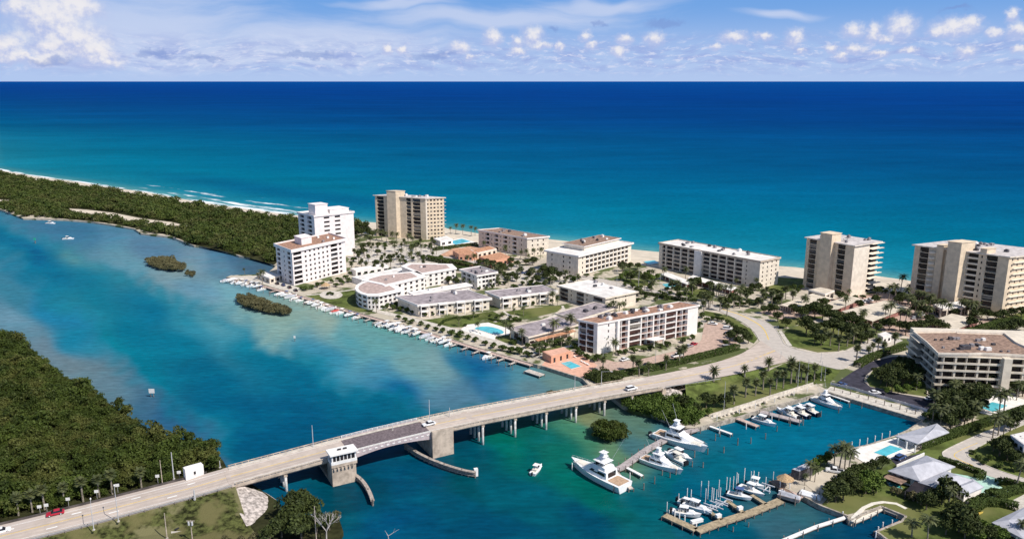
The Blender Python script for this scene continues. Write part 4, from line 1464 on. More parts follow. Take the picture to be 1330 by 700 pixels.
# ---- five-storey condo by the bridge and its car park
plant('sabal', 'along the hedge of the pink car park', [(783, 482, .9), (822, 483), (830, 490, 1.1), (864.6, 481), (882, 474), (887, 471), (842, 488, .8)])
plant('coconut', 'against the bridge side condo balconies', [(783, 456, .8), (796, 461, .75), (799, 459, .6), (852, 457, .5)])
plant('shrub', 'around the foot of the bridge side condo', [(762, 467), (772, 470), (777, 469, 1.2), (785, 466), (803, 461), (812, 460), (824, 458), (836, 456), (845, 455), (858, 452), (867, 450), (887, 445), (900, 441), (756, 463)])
hedge('long trimmed hedge between the pink car park and the bridge road', [(797, 491), (820, 486), (850, 480), (900, 468), (945, 457), (958, 453)], 3.0, 2.2)
plant('tree', 'on the bend beside the pink car park', [(948, 445, .8), (957, 440, .9), (965, 444, .9), (972, 446, .75), (960, 449, .7), (942, 450, .5)])
plant('shrub', 'along the upper edge of the pink car park', [(918, 418), (925, 416), (932, 416), (938, 418), (944, 421), (950, 424), (954, 428), (912, 413), (908, 425)])
plant('sabal', 'along the avenue behind the five storey condo', [(914, 407), (920, 402), (935, 404), (944, 411), (916, 399), (925, 395)])
# ---- pool lawns, low house and townhouses
plant('coconut', 'beside the low lilac roofed house', [(718, 443, 1.1), (741, 434, 1.05), (715.5, 457, .6), (737, 440, .6), (701, 456, .45), (729, 452, .55)])
plant('coconut', 'behind the low lilac roofed house', [(791, 411, .75), (797, 409, .8), (804, 411, .8), (811, 408, .7)])
plant('shrub', 'around the low lilac roofed house', [(676, 444, .9), (685, 452), (694, 453), (722, 448), (730, 446), (738, 443), (705, 457, .8), (747, 453)])
plant('shrub', 'in the clipped row between dock walk and path', [(518, 415), (527, 418), (536, 420), (546, 423), (556, 427), (566, 430), (575, 432), (586, 436, 1.2), (597, 438, 1.2), (607, 441), (617, 444), (631, 449), (641, 452), (652, 456, 1.3), (663, 458, 1.3), (675, 460, 1.3), (686, 463, 1.3)])
plant('shrub', 'along the front of the nearer townhouse row', [(552, 411, .8), (563, 409.5, .7), (575, 408, .7), (587, 406, .8), (597, 405, .7), (609, 403, .7), (620, 401.5, .8), (632, 400, .7)])
plant('shrub', 'along the front of the farther townhouse row', [(656, 400, .7), (668, 398.5, .7), (680, 397, .7), (692, 396, .8), (704, 394, .7), (716, 393, .8)])
plant('coconut', 'between the townhouse rows and the white roofed block', [(718, 396, .8), (724, 397, .6), (720, 390, .7), (642, 392, .5)])
plant('shrub', 'on the planting bed by the kidney pool', [(645, 413), (652, 411, .8), (662, 415, .8), (670, 417), (620, 422, .6), (605, 424, .6), (636, 411, .7), (676, 418, .7)])
plant('coconut', 'on the lawn near the kidney pool', [(615, 416, .45), (596, 424, .5), (668, 411, .45), (680, 410, .5), (621, 431, .5)])
hedge('low curving hedge round the pool lawn', [(570, 424), (577, 417.5), (592, 413.5), (612, 413), (622, 411)], 1.2, 0.9)
hedge('low curving hedge on the farther pool lawn', [(635, 415), (650, 418), (664, 418), (674, 416)], 1.2, 0.9)
plant('shrub', 'between the round white building and the townhouses', [(511, 402), (520, 404), (528, 406), (535, 408), (503, 400), (516, 399, 1.2), (497, 401, .8)])
plant('coconut', 'by the dock walk below the round white building', [(489, 406, .75), (478, 398, .5)])
plant('tree', 'by the curved white building', [(583, 369, .75), (592, 371, .7), (576, 366, .6), (589, 365, .7), (566, 366, .5)])
plant('coconut', 'at the small white block', [(601, 374, .6), (611, 375, .5), (638, 374, .5), (556, 372, .6), (551, 369, .6), (647, 372, .5)])
plant('shrub', 'at the foot of the small white block', [(623, 376.5, .8), (631, 375.5, .8), (640, 374, .8), (648, 371), (655, 370)])
# ---- white tower and its grounds
plant('shrub', 'under the seven storey white block', [(391, 376), (398, 377, 1.2), (405, 376), (412, 373, 1.2), (420, 371, 1.1), (436, 373, 1.2), (444, 370, 1.2), (452, 367, 1.1), (460, 366, 1.2), (468, 363), (431, 368), (440, 365), (449, 362), (475, 360)])
plant('shrub', 'on the round bed of the waterfront lawn', [(426, 383.5, .7), (432, 383.5, .7), (429, 382.3, .6)])
plant('coconut', 'by the boats at the end of the dock walk', [(341, 370, .95), (336, 364, .5), (318, 356, .4)])
plant('sabal', 'in the palm grove before the white tower', [(x + RNG.uniform(-3, 3), y + RNG.uniform(-1.5, 1.5)) for x, y in [(458, 352), (463, 341), (468, 348), (473, 337), (476, 351), (481, 343), (486, 353), (489, 335), (493, 345), (498, 353), (501, 339), (506, 348), (470, 329), (480, 327), (492, 328), (503, 331), (512, 341)]], smin=.65, smax=.95)
plant('coconut', 'in the sandy court below the tan tower', [(x + RNG.uniform(-3, 3), y) for x, y in [(517, 349), (523, 338), (530, 344), (537, 335), (515, 328), (526, 326), (538, 327), (550, 331), (545, 341), (466, 322), (476, 319)]], smin=.6, smax=.9)
plant('coconut', 'hugging the foot of the tan tower', [(489, 312, .9), (496, 313, .9), (509, 316, .9), (515, 315, .8), (530, 320, 1.0), (535, 321, .8), (502, 314, .8)])
plant('tree', 'between the white tower and the tan tower', [(464, 305, .9), (470, 307, .9), (477, 306, 1.0), (484, 309, .9), (468, 299, .9), (476, 298, .9), (463, 313, .7)])
plant('shrub', 'along the lane below the tan tower', [(446, 346), (455, 357), (500, 322), (512, 322), (540, 321), (552, 322), (470, 357), (484, 358), (520, 352), (532, 350), (448, 338), (560, 324), (466, 333, .8), (497, 337, .8), (508, 335, .8), (520, 333, .8)])
hedge('thick dark hedge below the terracotta roofs', [(556, 338), (580, 342), (600, 345), (612, 349)], 5.0, 3.0)
hedge('thick dark hedge along the avenue by the terracotta roofs', [(586, 350), (610, 353), (628, 356)], 4.0, 2.6)
hedge('hedge between the beach pool and the terracotta roofs', [(562, 326), (590, 322), (620, 318.5)], 2.5, 2.0)
plant('coconut', 'on the dunes beside the tan tower', [(592, 303, .8), (601, 304, .8), (612, 305, .75), (617, 306, .7), (585, 304, .6)])
# ---- middle of the island
plant('tree', 'in the car park beside the cream galleried block', [(718, 363, 1.25), (711, 362, .9), (727, 364, .8), (735, 366, .5)])
plant('tree', 'along the avenue by the small white block', [(649, 352, .9), (656, 354, .8), (664, 351, .7), (640, 349, .8), (632, 347, .8), (622, 345, .7), (671, 347, .7), (683, 345, .7), (694, 342, .7), (660, 363, .6), (671, 366, .6), (686, 362, .6)])
plant('coconut', 'in front of the low beach block', [(657, 335, .9), (676, 338, .7), (683, 338, .8), (694, 337, .8), (702, 336, .8), (629, 325, .7)])
plant('shrub', 'in the middle car park', [(700, 356), (690, 368), (678, 370), (667, 373), (708, 368), (745, 367), (752, 363), (762, 360), (772, 364), (700, 373), (728, 372), (655, 360), (740, 362), (646, 365)])
plant('coconut', 'in the middle car park', [(672, 362, .6), (684, 372, .6), (698, 362, .6), (708, 376, .6), (750, 368, .6), (735, 374, .55), (660, 371, .6)])
plant('bright', 'on the green before the long beach block', [(814, 364, 1.0), (806, 365, .8), (822, 362, .8), (846, 366, .8), (853, 364, .7), (840, 360, .6)])
plant('tree', 'before the long beach block', [(905, 374, 1.0), (872, 376, .6), (898, 372, .7), (978, 381, .8), (985, 378, .7), (808, 353, .9), (818, 352, .8), (828, 350, .7)])
plant('shrub', 'along the lawn before the long beach block', [(812, 372), (822, 374), (832, 376), (845, 378), (858, 381), (870, 383), (884, 385), (897, 387), (910, 386), (838, 388), (852, 391), (866, 390), (828, 392), (955, 380), (966, 378), (925, 384), (992, 381), (1002, 379)])
plant('coconut', 'at the drive of the long beach block', [(930, 389, .9), (936, 390, .9), (941, 387, .8), (948, 385, .7), (925, 388, .8), (933, 385, .8), (873, 378, .7), (878, 377, .6), (956, 374, .6), (981, 376, .7), (897, 378, .6)])
plant('sabal', 'at the avenue crossing before the long beach block', [(991, 396), (914, 396), (922, 400), (1002, 396), (1029, 397, 1.2), (1020, 389)])
plant('bright', 'at the drive of the long beach block', [(946, 396, .7), (962, 396, .6), (939, 397, .6)])
hedge('hedge along the avenue before the long beach block', [(808, 378), (840, 383), (875, 389), (905, 392)], 2.2, 1.6)
# ---- park by the junction
plant('tree', 'in the park by the road junction', [(1021, 427, .8), (1010, 418, .8), (1047, 434, 1.2), (1056, 437, 1.1), (1066, 449, .9), (1058, 447, .8), (1040, 415, 1.0), (1049, 411, 1.0), (1058, 413, 1.1), (1030, 408, .8), (1072, 433, 1.0)])
plant('tree', 'in the dark grove between park and garages', [(1068, 416, 1.1), (1077, 419, 1.0), (1086, 421, 1.1), (1095, 424, 1.0), (1104, 426, 1.1), (1113, 428, 1.0), (1082, 433, 1.1), (1092, 437, 1.1), (1102, 440, 1.1), (1112, 441, 1.0), (1121, 437, 1.0), (1127, 446, .9), (1118, 447, .9), (1062, 406, .9), (1073, 409, .9)])
plant('sabal', 'on the park lawn', [(1089, 456, 1.0), (1108, 447, 1.1), (1070, 445, 1.0), (1078, 449, .9), (1100, 450, .9)])
plant('sabal', 'at the gatehouse drive', [(1112, 470, 1.1), (1140, 458, 1.0), (1147, 462, .9), (1161, 454, 1.1), (1133, 461, .8), (1127, 466, .8)])
plant('coconut', 'among the garages of the twin shafted towers', [(1149, 417, .9), (1155, 416, 1.0), (1168, 423, .9), (1175, 424, .9), (1043, 400, .7), (1098, 398, .6), (1101, 389, .6), (1188, 412, .9), (1195, 411, .9)])
plant('tree', 'behind the gatehouse', [(1176, 436, 1.0), (1168, 430, .8), (1195, 432, .9), (1203, 429, .8), (1211, 429, .9), (1219, 430, .8), (1227, 432, .7), (1148, 427, .8), (1158, 424, .7), (1138, 432, .8)])
plant('coconut', 'at the foot of the tower at the right edge', [(1192, 400, 1.0), (1199, 402, 1.0), (1206, 405, 1.0), (1215, 409, .9), (1222, 412, 1.0), (1230, 414, .9), (1252, 411, .9), (1258, 414, 1.0), (1247, 409, .9), (1170, 377, 1.0)])
plant('tree', 'below the tower at the right edge', [(1184, 396, .8), (1208, 400, .8), (1265, 416, .8), (1282, 416, .8), (1292, 417, .8), (1303, 416, .9), (1315, 414, .8), (1326, 412, .8), (1240, 412, .7), (1275, 412, .7)])
plant('shrub', 'by the tower standing alone above the garages', [(1018, 378), (1025, 376), (1032, 375), (1040, 376), (1102, 391), (1110, 390), (1120, 388), (1137, 380, 1.3), (1143, 378, 1.3), (1150, 381), (1160, 384, 1.2), (1168, 386, 1.2), (1036, 380)])
hedge('clipped hedge below the tower at the right edge', [(1255, 434), (1285, 425), (1323, 416)], 3.0, 2.2)
plant('tree', 'beyond the roof of the marina condo', [(1300, 434, .9), (1310, 433, 1.0), (1320, 432, 1.0), (1330, 431, 1.0), (1290, 437, .7)])
# ---- marina condo
plant('tree', 'between the dark asphalt and the marina condo', [(1144, 498, .9), (1151, 502, .9), (1160, 498, 1.1), (1167, 491, 1.0), (1158, 508, .8), (1172, 502, 1.0), (1150, 490, .8), (1178, 486, 1.0), (1186, 480, 1.0), (1190, 493, .9), (1181, 500, .9), (1170, 479, .8), (1138, 491, .7)])
plant('bright', 'under the balconies of the marina condo', [(1166, 512, .7), (1178, 510, .6), (1190, 506, .6), (1150, 512, .5)])
hedge('hedge along the upper edge of the dark asphalt', [(1113, 477), (1128, 468), (1150, 460), (1178, 452)], 3.2, 2.2, m=L_hedge)
plant('coconut', 'before the facade of the marina condo', [(1190, 507, .7), (1235, 520, .8), (1256, 519, .7), (1240, 515, .7)])
plant('tree', 'between the marina condo pool and the quay', [(1229, 521, .8), (1238, 524, .9), (1246, 526, .8), (1219, 524, .7), (1225, 540, 1.0), (1235, 545, 1.1), (1245, 547, 1.1), (1256, 546, 1.0), (1240, 552, 1.0), (1252, 553, 1.0), (1230, 537, .9), (1264, 543, .9), (1268, 538, .8), (1228, 549, .8)])
plant('shrub', 'at the end of the quay promenade', [(1206, 545, 1.2), (1213, 547, 1.3), (1209, 540), (1219, 545), (1203, 542, .8)])
plant('coconut', 'at the marina condo pool', [(1297, 541, 1.0), (1303, 540, 1.1), (1285, 508, .8), (1318, 507, .8), (1320, 520, .8)])
plant('tree', 'between pool and facade of the marina condo', [(1273, 514, .8), (1310, 510, .9), (1320, 513, .9), (1328, 515, .9), (1282, 511, .6), (1238, 512, .8), (1247, 515, .8)])
# ---- houses at lower right
hedge('long tall clipped hedge running diagonally up from the pool house', [(1192, 583), (1226, 571), (1266, 557), (1300, 545), (1345, 530)], 2.6, 2.2)
hedge('clipped hedge along the curving street before the big grey roof', [(1219, 598), (1240, 604), (1262, 612), (1276, 617), (1275, 622), (1266, 622)], 1.7, 1.5)
hedge('short clipped hedge edging the mint green drive by the street', [(1294, 629), (1303, 626.5), (1330, 633)], 1.7, 1.5)
hedge('broad hedge between the mint drive and the corner porch', [(1292, 648), (1312, 641), (1340, 634)], 2.6, 1.8)
hedge('dark hedge behind the yellow kayak lawn', [(1260, 667), (1276, 656), (1297, 656), (1322, 662)], 2.4, 2.0)
hedge('square hedge beside the white garden wall', [(1257, 657), (1280, 647)], 1.6, 1.5)
plant('coconut', 'beside the curving street', [(1289, 569, .9), (1296, 566, .9), (1320, 634, .95), (1303, 565, .7)])
plant('tree', 'on the verge inside the street bend', [(1298, 592, .9), (1307, 588, .9), (1316, 590, .9), (1325, 586, .9), (1308, 598, .7), (1290, 586, .6), (1318, 604, .7), (1328, 600, .7), (1320, 555, .9), (1312, 560, .7)])
plant('shrub', 'on the verge inside the street bend', [(1262, 590, .7), (1270, 598, .8), (1278, 604, .7), (1300, 608), (1316, 612), (1284, 597, .9), (1328, 612)])
plant('bright', 'between sand yard and screened pool', [(1133, 637, 1.05), (1124, 641, .9), (1138, 640, .75), (1115, 634, .9)])
plant('tree', 'around the sand yard with the white pickup', [(1078, 648, .8), (1088, 645, .85), (1096, 640, .9), (1103, 635, .9), (1085, 652, .7), (1075, 653, .6), (1109, 642, .75), (1110, 627, .9), (1118, 626, .8), (1095, 650, .9), (1126, 617, .6), (1135, 613, .6), (1145, 609, .6)])
plant('coconut', 'around the sand yard with the white pickup', [(1052, 624, .65), (1058, 626, .55), (1083, 607, .8), (1090, 610, .9), (1097, 609, .9), (1102, 612, .8), (1045, 630, .4)])
plant('bright', 'leaning over the water at the sand yard', [(1066, 604, .6), (1074, 602, .7), (1060, 606, .5)])
plant('tree', 'close around the big grey roof', [(1232, 655, 1.1), (1223, 655, .75), (1203, 662, .8), (1212, 655, .7), (1196, 656, .6)])
plant('dry', 'by the terrace of the big grey roofed house', [(1186, 650, 1.1), (1192, 653, 1.0), (1181, 648, .9), (1159, 640, .8), (1166, 643, .8), (1175, 646, .7)])
plant('tree', 'on the waterside lawn at the lower right', [(1245, 690, 1.15), (1234, 686, .95), (1255, 684, .85), (1265, 700, .75), (1241, 674, .8), (1283, 704, .7), (1228, 694, .7), (1253, 700, .8)])
plant('bright', 'on the waterside lawn at the lower right', [(1276, 693, .7), (1292, 701, .7), (1300, 706, .7), (1272, 704, .7)])
plant('coconut', 'on the waterside lawn at the lower right', [(1184, 697, .85, .62), (1204, 704, .8, 1.0), (1231, 664, .6, 1.25), (1323, 700, .6)])
plant('shrub', 'along the house walls at the lower right', [(1285, 643), (1292, 641, .8), (1267, 655), (1277, 651), (1300, 690), (1308, 694), (1318, 696), (1324, 690)])
# ---- causeway
plant('sabal', 'at the forest edge along the causeway', [(24, 668, .9), (42, 664, .9), (58, 660, 1.0), (84, 655, .9), (108, 650, 1.0), (129, 644, .9), (146, 640, 1.0), (184, 634, .9)], z=1.6)
plant('tree', 'at the waterline below the left bridge end', [(386, 676, 1.25), (376, 688, 1.15), (398, 684, 1.2), (366, 698, .9), (392, 700, 1.1), (412, 692, .8), (428, 688, .65), (350, 706, .7)], z=1.2)
plant('dry', 'on the bank at the bottom edge', [(330, 702, .9), (316, 706, .8), (344, 698, .9), (300, 708, .8), (434, 676, 1.0), (290, 704, .7)], z=1.2)
# leafless tree
p = P(424, 703, 1.2)
dt = thing('dead_tree', 'bare bleached dead tree standing in front of the dark bushes by the bridge', 'tree', tuple(p))
mb = MB()


def branch(a, d, ln, r, dep):
    b = a + d * ln
    mb.tube(a, b, r, r * 0.65, 5, caps=False)
    if dep == 0: return
    for k in range(3 if dep > 2 else 2):
        nd = (d + Vector((RNG.uniform(-.75, .75), RNG.uniform(-.75, .75), RNG.uniform(-.1, .55)))).normalized()
        branch(b, nd, ln * RNG.uniform(.6, .85), r * 0.62, dep - 1)


branch(p, Vector((0.05, 0, 1)), 3.1, 0.26, 5)
mb.build('trunk', M_dead, dt)
p = P(506, 706, 0)
dt = thing('dead_snag', 'thin bare forked branch sticking out of the water at the bottom edge', 'dead branch', tuple(p))
mb = MB()
mb.tube((p.x, p.y, -1), (p.x - .3, p.y, 2.4), .13, .1, 6); mb.tube((p.x - .3, p.y, 2.4), (p.x + 2.6, p.y + .3, 4.2), .1, .03, 5); mb.tube((p.x - .3, p.y, 2.4), (p.x - 1.1, p.y, 4.0), .08, .03, 5); mb.tube((p.x + 1.0, p.y + .1, 3.2), (p.x + 1.6, p.y, 4.6), .05, .02, 5)
mb.build('branch', M_dead, dt)
# ------------------------------------------------------------------ buildings
M_cream = mat('cream_stucco', (0.78, 0.69, 0.58), var=0.1, scale=0.4, streak=0.18)
M_tan = mat('tan_stucco', (0.74, 0.60, 0.44), var=0.1, scale=0.4, streak=0.18)
M_wht = mat('white_stucco', (0.84, 0.79, 0.75), var=0.06, scale=0.4, streak=0.14)
M_pinkw = mat('pinkish_white_stucco', (0.83, 0.76, 0.74), var=0.07, scale=0.4, streak=0.16)
M_brroof = mat('brown_gravel_roof', (0.33, 0.22, 0.165), var=0.3, scale=0.7)
M_redroof = mat('red_brown_roof', (0.40, 0.23, 0.16), var=0.3, scale=0.7)
M_grroof = mat('lilac_grey_roof', (0.36, 0.31, 0.32), var=0.25, scale=0.35)
M_whroof = mat('white_membrane_roof', (0.78, 0.74, 0.70), var=0.14, scale=0.25)
M_pkroof = mat('pinkish_gravel_roof', (0.50, 0.38, 0.34), var=0.2, scale=0.5)
M_towroof = mat('pale_tower_roof', (0.60, 0.55, 0.53), var=0.2, scale=0.4)
M_tile = mat('terracotta_roof', (0.56, 0.29, 0.17), var=0.25, scale=0.8)
M_mroof = mat('grey_metal_roof', (0.46, 0.46, 0.50), var=0.1, scale=0.5, rough=0.45)
M_beige = mat('beige_flat_roof', (0.64, 0.56, 0.45), var=0.14, scale=0.3)
M_dark = mat('dark_recess', (0.030, 0.022, 0.024), rough=0.5, var=0.3)
M_scr = mat('brown_screen', (0.060, 0.042, 0.042), rough=0.4, var=0.3)
M_blue = mat('pool_water', (0.10, 0.50, 0.58), rough=0.1, var=0.12, scale=0.4, spec=0.4)
M_teal = mat('teal_pool_water', (0.02, 0.30, 0.30), rough=0.1, var=0.12, scale=0.4, spec=0.4)
M_acu = mat('roof_plant_grey', (0.30, 0.28, 0.29), var=0.3, scale=1.5, rough=0.6)
M_acd = mat('roof_plant_dark', (0.09, 0.085, 0.095), var=0.3, scale=1.5, rough=0.6)
M_coralw = mat('coral_stucco', (0.68, 0.36, 0.24), var=0.1)
T = 1.5                     # depth of the balcony zone


class Frame:
    """affine frame on a footprint: O = near corner, u runs to the right corner, v to the left corner"""
    def __init__(s, N_, L_, R_, z):
        n, l, r = P(*N_, z), P(*L_, z), P(*R_, z)
        s.O = n
        s.Lu, s.Lv = math.hypot(r.x - n.x, r.y - n.y), math.hypot(l.x - n.x, l.y - n.y)
        s.eu = ((r.x - n.x) / s.Lu, (r.y - n.y) / s.Lu)
        s.ev = ((l.x - n.x) / s.Lv, (l.y - n.y) / s.Lv)

    def xy(s, u, v):
        return (s.O.x + u * s.eu[0] + v * s.ev[0], s.O.y + u * s.eu[1] + v * s.ev[1])

    def cell(s, mb, u0, u1, v0, v1, z0, z1, mi=0):
        b = [s.xy(u0, v0), s.xy(u1, v0), s.xy(u1, v1), s.xy(u0, v1)]
        return mb.hexa([(*p, z0) for p in b] + [(*p, z1) for p in b], mi)


M_gl2 = mat('sky_lit_glass', (0.075, 0.080, 0.092), rough=0.12, var=0.3, scale=0.5, spec=0.6)
M_curt = mat('drawn_curtain', (0.26, 0.23, 0.20), var=0.2, scale=1.0)


def emit_windows(root, cells, m, name='window'):
    r_ = random.Random(len(cells) * 7 + 1)
    for i, (fr, c) in enumerate(cells[:98]):
        t_ = r_.random()
        mb = MB(); fr.cell(mb, *c); mb.build(name, m if t_ < .68 or len(cells) < 16 else (M_gl2 if t_ < .88 else M_curt), root)
    if len(cells) > 98:
        mb = MB()
        for fr, c in cells[98:]:
            fr.cell(mb, *c)
        o = mb.build(name, m, root); o['kind'] = 'stuff'


def facade(fr, side, wall, balcs, wins, z0, nf, fh, cols, s0=0.0, parap=1.0, top=None):
    """cols: (width, kind) from the near corner outward. kinds: w wall, n narrow window, W wide window, b recessed balcony, p projecting balcony, s dark full screen, o open ground floor bay"""
    Ls = (fr.Lu if side == 'R' else fr.Lv) - s0
    tot = sum(c[0] for c in cols)
    s = s0
    zt = top if top else z0 + nf * fh

    def C(mb, a, b, d0, d1, za, zb):
        if side == 'R': fr.cell(mb, a, b, d0, d1, za, zb)
        else: fr.cell(mb, d0, d1, a, b, za, zb)

    def CW(a, b, d0, d1, za, zb):
        return (fr, (a, b, d0, d1, za, zb) if side == 'R' else (d0, d1, a, b, za, zb))
    for w, k in cols:
        e = s + Ls * w / tot
        if k == 'w':
            C(wall, s, e, 0, T, z0, zt)
        else:
            zl = z0 + nf * fh
            if zt > zl + .01:
                C(wall, s, e, 0, T, zl, zt)
            for f in range(nf):
                za = z0 + f * fh
                if k in 'nW':
                    m_ = (e - s) * (0.30 if k == 'n' else 0.10)
                    C(wall, s, e, 0, T, za, za + 0.95)
                    C(wall, s, e, 0, T, za + 2.2, za + fh)
                    C(wall, s, s + m_, 0, T, za + .95, za + 2.2)
                    C(wall, e - m_, e, 0, T, za + .95, za + 2.2)
                    wins.append(CW(s + m_ + .01, e - m_ - .01, 0.22, T - .02, za + .96, za + 2.19))
                elif k in 'bpso':
                    C(wall, s, e, 0.0, T, za + fh - 0.28, za + fh)
                    if k == 'o' and f == 0:
                        continue
                    wins.append(CW(s + .05, e - .05, T - .25, T - .02, za + 0.05, za + fh - 0.3))
                    if k == 's':
                        wins.append(CW(s + .12, e - .12, 0.12, 0.2, za + 0.9, za + fh - 0.3))
                    if k == 's':
                        continue
                    mb = MB()
                    C(mb, s + .06, e - .06, 0.03, 0.16, za + .002, za + parap * 0.95)
                    if k == 'p':
                        C(mb, s - .02, e + .02, -1.2, 0.025, za - 0.26, za)
                        C(mb, s - .02, e + .02, -1.3, -1.2, za - 0.26, za + parap * .9)
                    balcs.append(mb)
        s = e


def roof_kit(root_roof, fr, z, n, seed, big=True, u=(0.12, 0.88), v=(0.15, 0.85), m=None):
    r = random.Random(seed)
    for k in range(n):
        a, b = r.uniform(*u) * fr.Lu, r.uniform(*v) * fr.Lv
        w, d, h = r.uniform(.9, 2.2), r.uniform(.9, 1.8), r.uniform(.6, 1.5)
        mb = MB()
        fr.cell(mb, a, a + w, b, b + d, z, z + h)
        if r.random() < .5:
            fr.cell(mb, a + w * .2, a + w * .8, b + d * .2, b + d * .8, z + h + .003, z + h + .35)
        mb.build('roof_unit', m or r.choice([M_acu, M_acd, M_acu, M_white]), root_roof)


def building(name, label, cat, N_, L_, R_, h, nf, cols_r, cols_l, wall_m, roof_m, roof_over=0.6, kit=8, seed=1, group=None, glass=None, balc_m=None, parapet=0.55, roof_z=0.5, base=G, u=(0.12, 0.88), parap=0.85, rim=None):
    """near, left and right roof corners in photo pixels, height above the ground"""
    z1 = base + h
    fr = Frame(N_, L_, R_, z1)
    root = thing(name, label, cat, (fr.O.x, fr.O.y, base), group)
    fh = (h - 0.0) / nf
    wall, balcs, wins = MB(), [], []
    fr.cell(wall, T, fr.Lu, T, fr.Lv, base - .6, z1)
    facade(fr, 'R', wall, balcs, wins, base, nf, fh, cols_r, parap=parap)
    facade(fr, 'L', wall, balcs, wins, base, nf, fh, cols_l, s0=T, parap=parap)
    FOOT.append([fr.xy(-1, -1), fr.xy(fr.Lu + 1, -1), fr.xy(fr.Lu + 1, fr.Lv + 1), fr.xy(-1, fr.Lv + 1)])
    wall.build('wall', wall_m, root)
    for mb in balcs[:98]:
        mb.build('balcony', balc_m or wall_m, root)
    if len(balcs) > 98:
        mm = MB()
        for mb in balcs[98:]:
            mm.add(mb.v, mb.f)
        o = mm.build('balcony', balc_m or wall_m, root); o['kind'] = 'stuff'
    emit_windows(root, wins, glass or M_glass)
    mb = MB()
    o_ = roof_over
    fr.cell(mb, -o_, fr.Lu + o_, -o_, fr.Lv + o_, z1 + 0.004, z1 + roof_z)
    if parapet:
        w = 0.35
        zt = z1 + roof_z + parapet
        fr.cell(mb, -o_, fr.Lu + o_, -o_, -o_ + w, z1 + roof_z, zt)
        fr.cell(mb, -o_, fr.Lu + o_, fr.Lv + o_ - w, fr.Lv + o_, z1 + roof_z, zt)
        fr.cell(mb, -o_, -o_ + w, -o_ + w, fr.Lv + o_ - w, z1 + roof_z, zt)
        fr.cell(mb, fr.Lu + o_ - w, fr.Lu + o_, -o_ + w, fr.Lv + o_ - w, z1 + roof_z, zt)
    roof = mb.build('roof', rim or balc_m or wall_m, root)
    mb = MB()
    i_ = -o_ + (0.4 if parapet else 0.02)
    fr.cell(mb, i_, fr.Lu - i_, i_, fr.Lv - i_, z1 + roof_z + .004, z1 + roof_z + .06)
    mb.build('roof_surface', roof_m, roof)
    roof_kit(roof, fr, z1 + roof_z + .064, kit, seed, u=u)
    return root, fr, z1


def block(root, fr, name, m, u0, u1, v0, v1, z0, z1, cap=None):
    mb = MB(); fr.cell(mb, u0, u1, v0, v1, z0, z1)
    if cap: fr.cell(mb, u0 - .3, u1 + .3, v0 - .3, v1 + .3, z1, z1 + cap)
    return mb.build(name, m, root)


rep = lambda pat, n: [c for _ in range(n) for c in pat]
# white seven-storey block on the inlet
r, fr, z1 = building('apartment_block', 'white seven storey apartment block at the water, square windows in rows', 'apartment block', (379, 328), (358, 320), (448, 313), 20.3, 7,
                     [(.35, 'w'), (2.2, 'b'), (.5, 'w')] + rep([(1.25, 'n')], 6) + [(.4, 'w'), (2.0, 'b'), (.4, 'w'), (.9, 'W'), (1.1, 'w')],
                     [(.5, 'w'), (1.4, 'b'), (1.2, 'w'), (1.2, 'n'), (1.6, 'w'), (1.6, 'b'), (.6, 'w')], M_pinkw, M_redroof, roof_over=1.0, kit=7, seed=3, parapet=0.9, roof_z=1.0)
block(r, fr, 'stair_tower', M_pinkw, 12, 20, 8, 18, z1 + 1.07, z1 + 5.2, .3)
# white tall tower behind it
r, fr, z1 = building('apartment_tower', 'tall white tower rising behind the seven storey block', 'apartment tower', (408, 282), (387, 277.5), (459, 276.5), 29.5, 10,
                     [(2.0, 'w'), (1.6, 'W'), (.9, 'w'), (1.6, 'W'), (3.0, 'w')], [(.6, 'w'), (1.6, 'b'), (1.2, 'w'), (1.6, 'b'), (.6, 'w')], M_pinkw, M_whroof, roof_over=0.6, kit=5, seed=5, parapet=.7)
block(r, fr, 'lift_tower', M_pinkw, 2.5, 11.5, 2.5, 11, z1 + .57, z1 + 7.5, .35)
block(r, fr, 'roof_wing', M_pinkw, 14, 28, 4, 16, z1 + .57, z1 + 3.0, .3)
# tan tower A
shaft_cols = [(1.2, 'w'), (2.6, 's'), (.6, 'w'), (1.6, 's'), (1.9, 'w'), (2.6, 'w'), (1.0, 'b'), (2.3, 'w'), (2.4, 's'), (.6, 'w')]
r, fr, z1 = building('apartment_tower', 'tan slab tower with a blank lift shaft, farthest back beyond the palm court', 'apartment tower', (552.5, 258.5), (487, 254.3), (576.5, 257.3), 31.6, 11,
                     rep([(.35, 'w'), (1.2, 'W')], 5) + [(.6, 'w')], shaft_cols, M_tan, M_towroof, roof_over=.9, kit=9, seed=7, parapet=0, glass=M_glass, balc_m=M_cream)
block(r, fr, 'lift_shaft', M_tan, -3.2, 4.0, fr.Lv * .50, fr.Lv * .50 + 8, G, z1 + 4.6, .3)
for k in range(11):
    block(r, fr, 'balcony', M_cream, fr.Lu - .8, fr.Lu + 1.0, -.6, 0 - .01, G + k * 2.87 + 2.6, G + k * 2.87 + 2.85)
block(r, fr, 'sunlit_end_wall', M_cream, .05, fr.Lu * .08, -.06, -.003, G, z1 - .1)  # sunlight on this end put into the colour as a paler panel
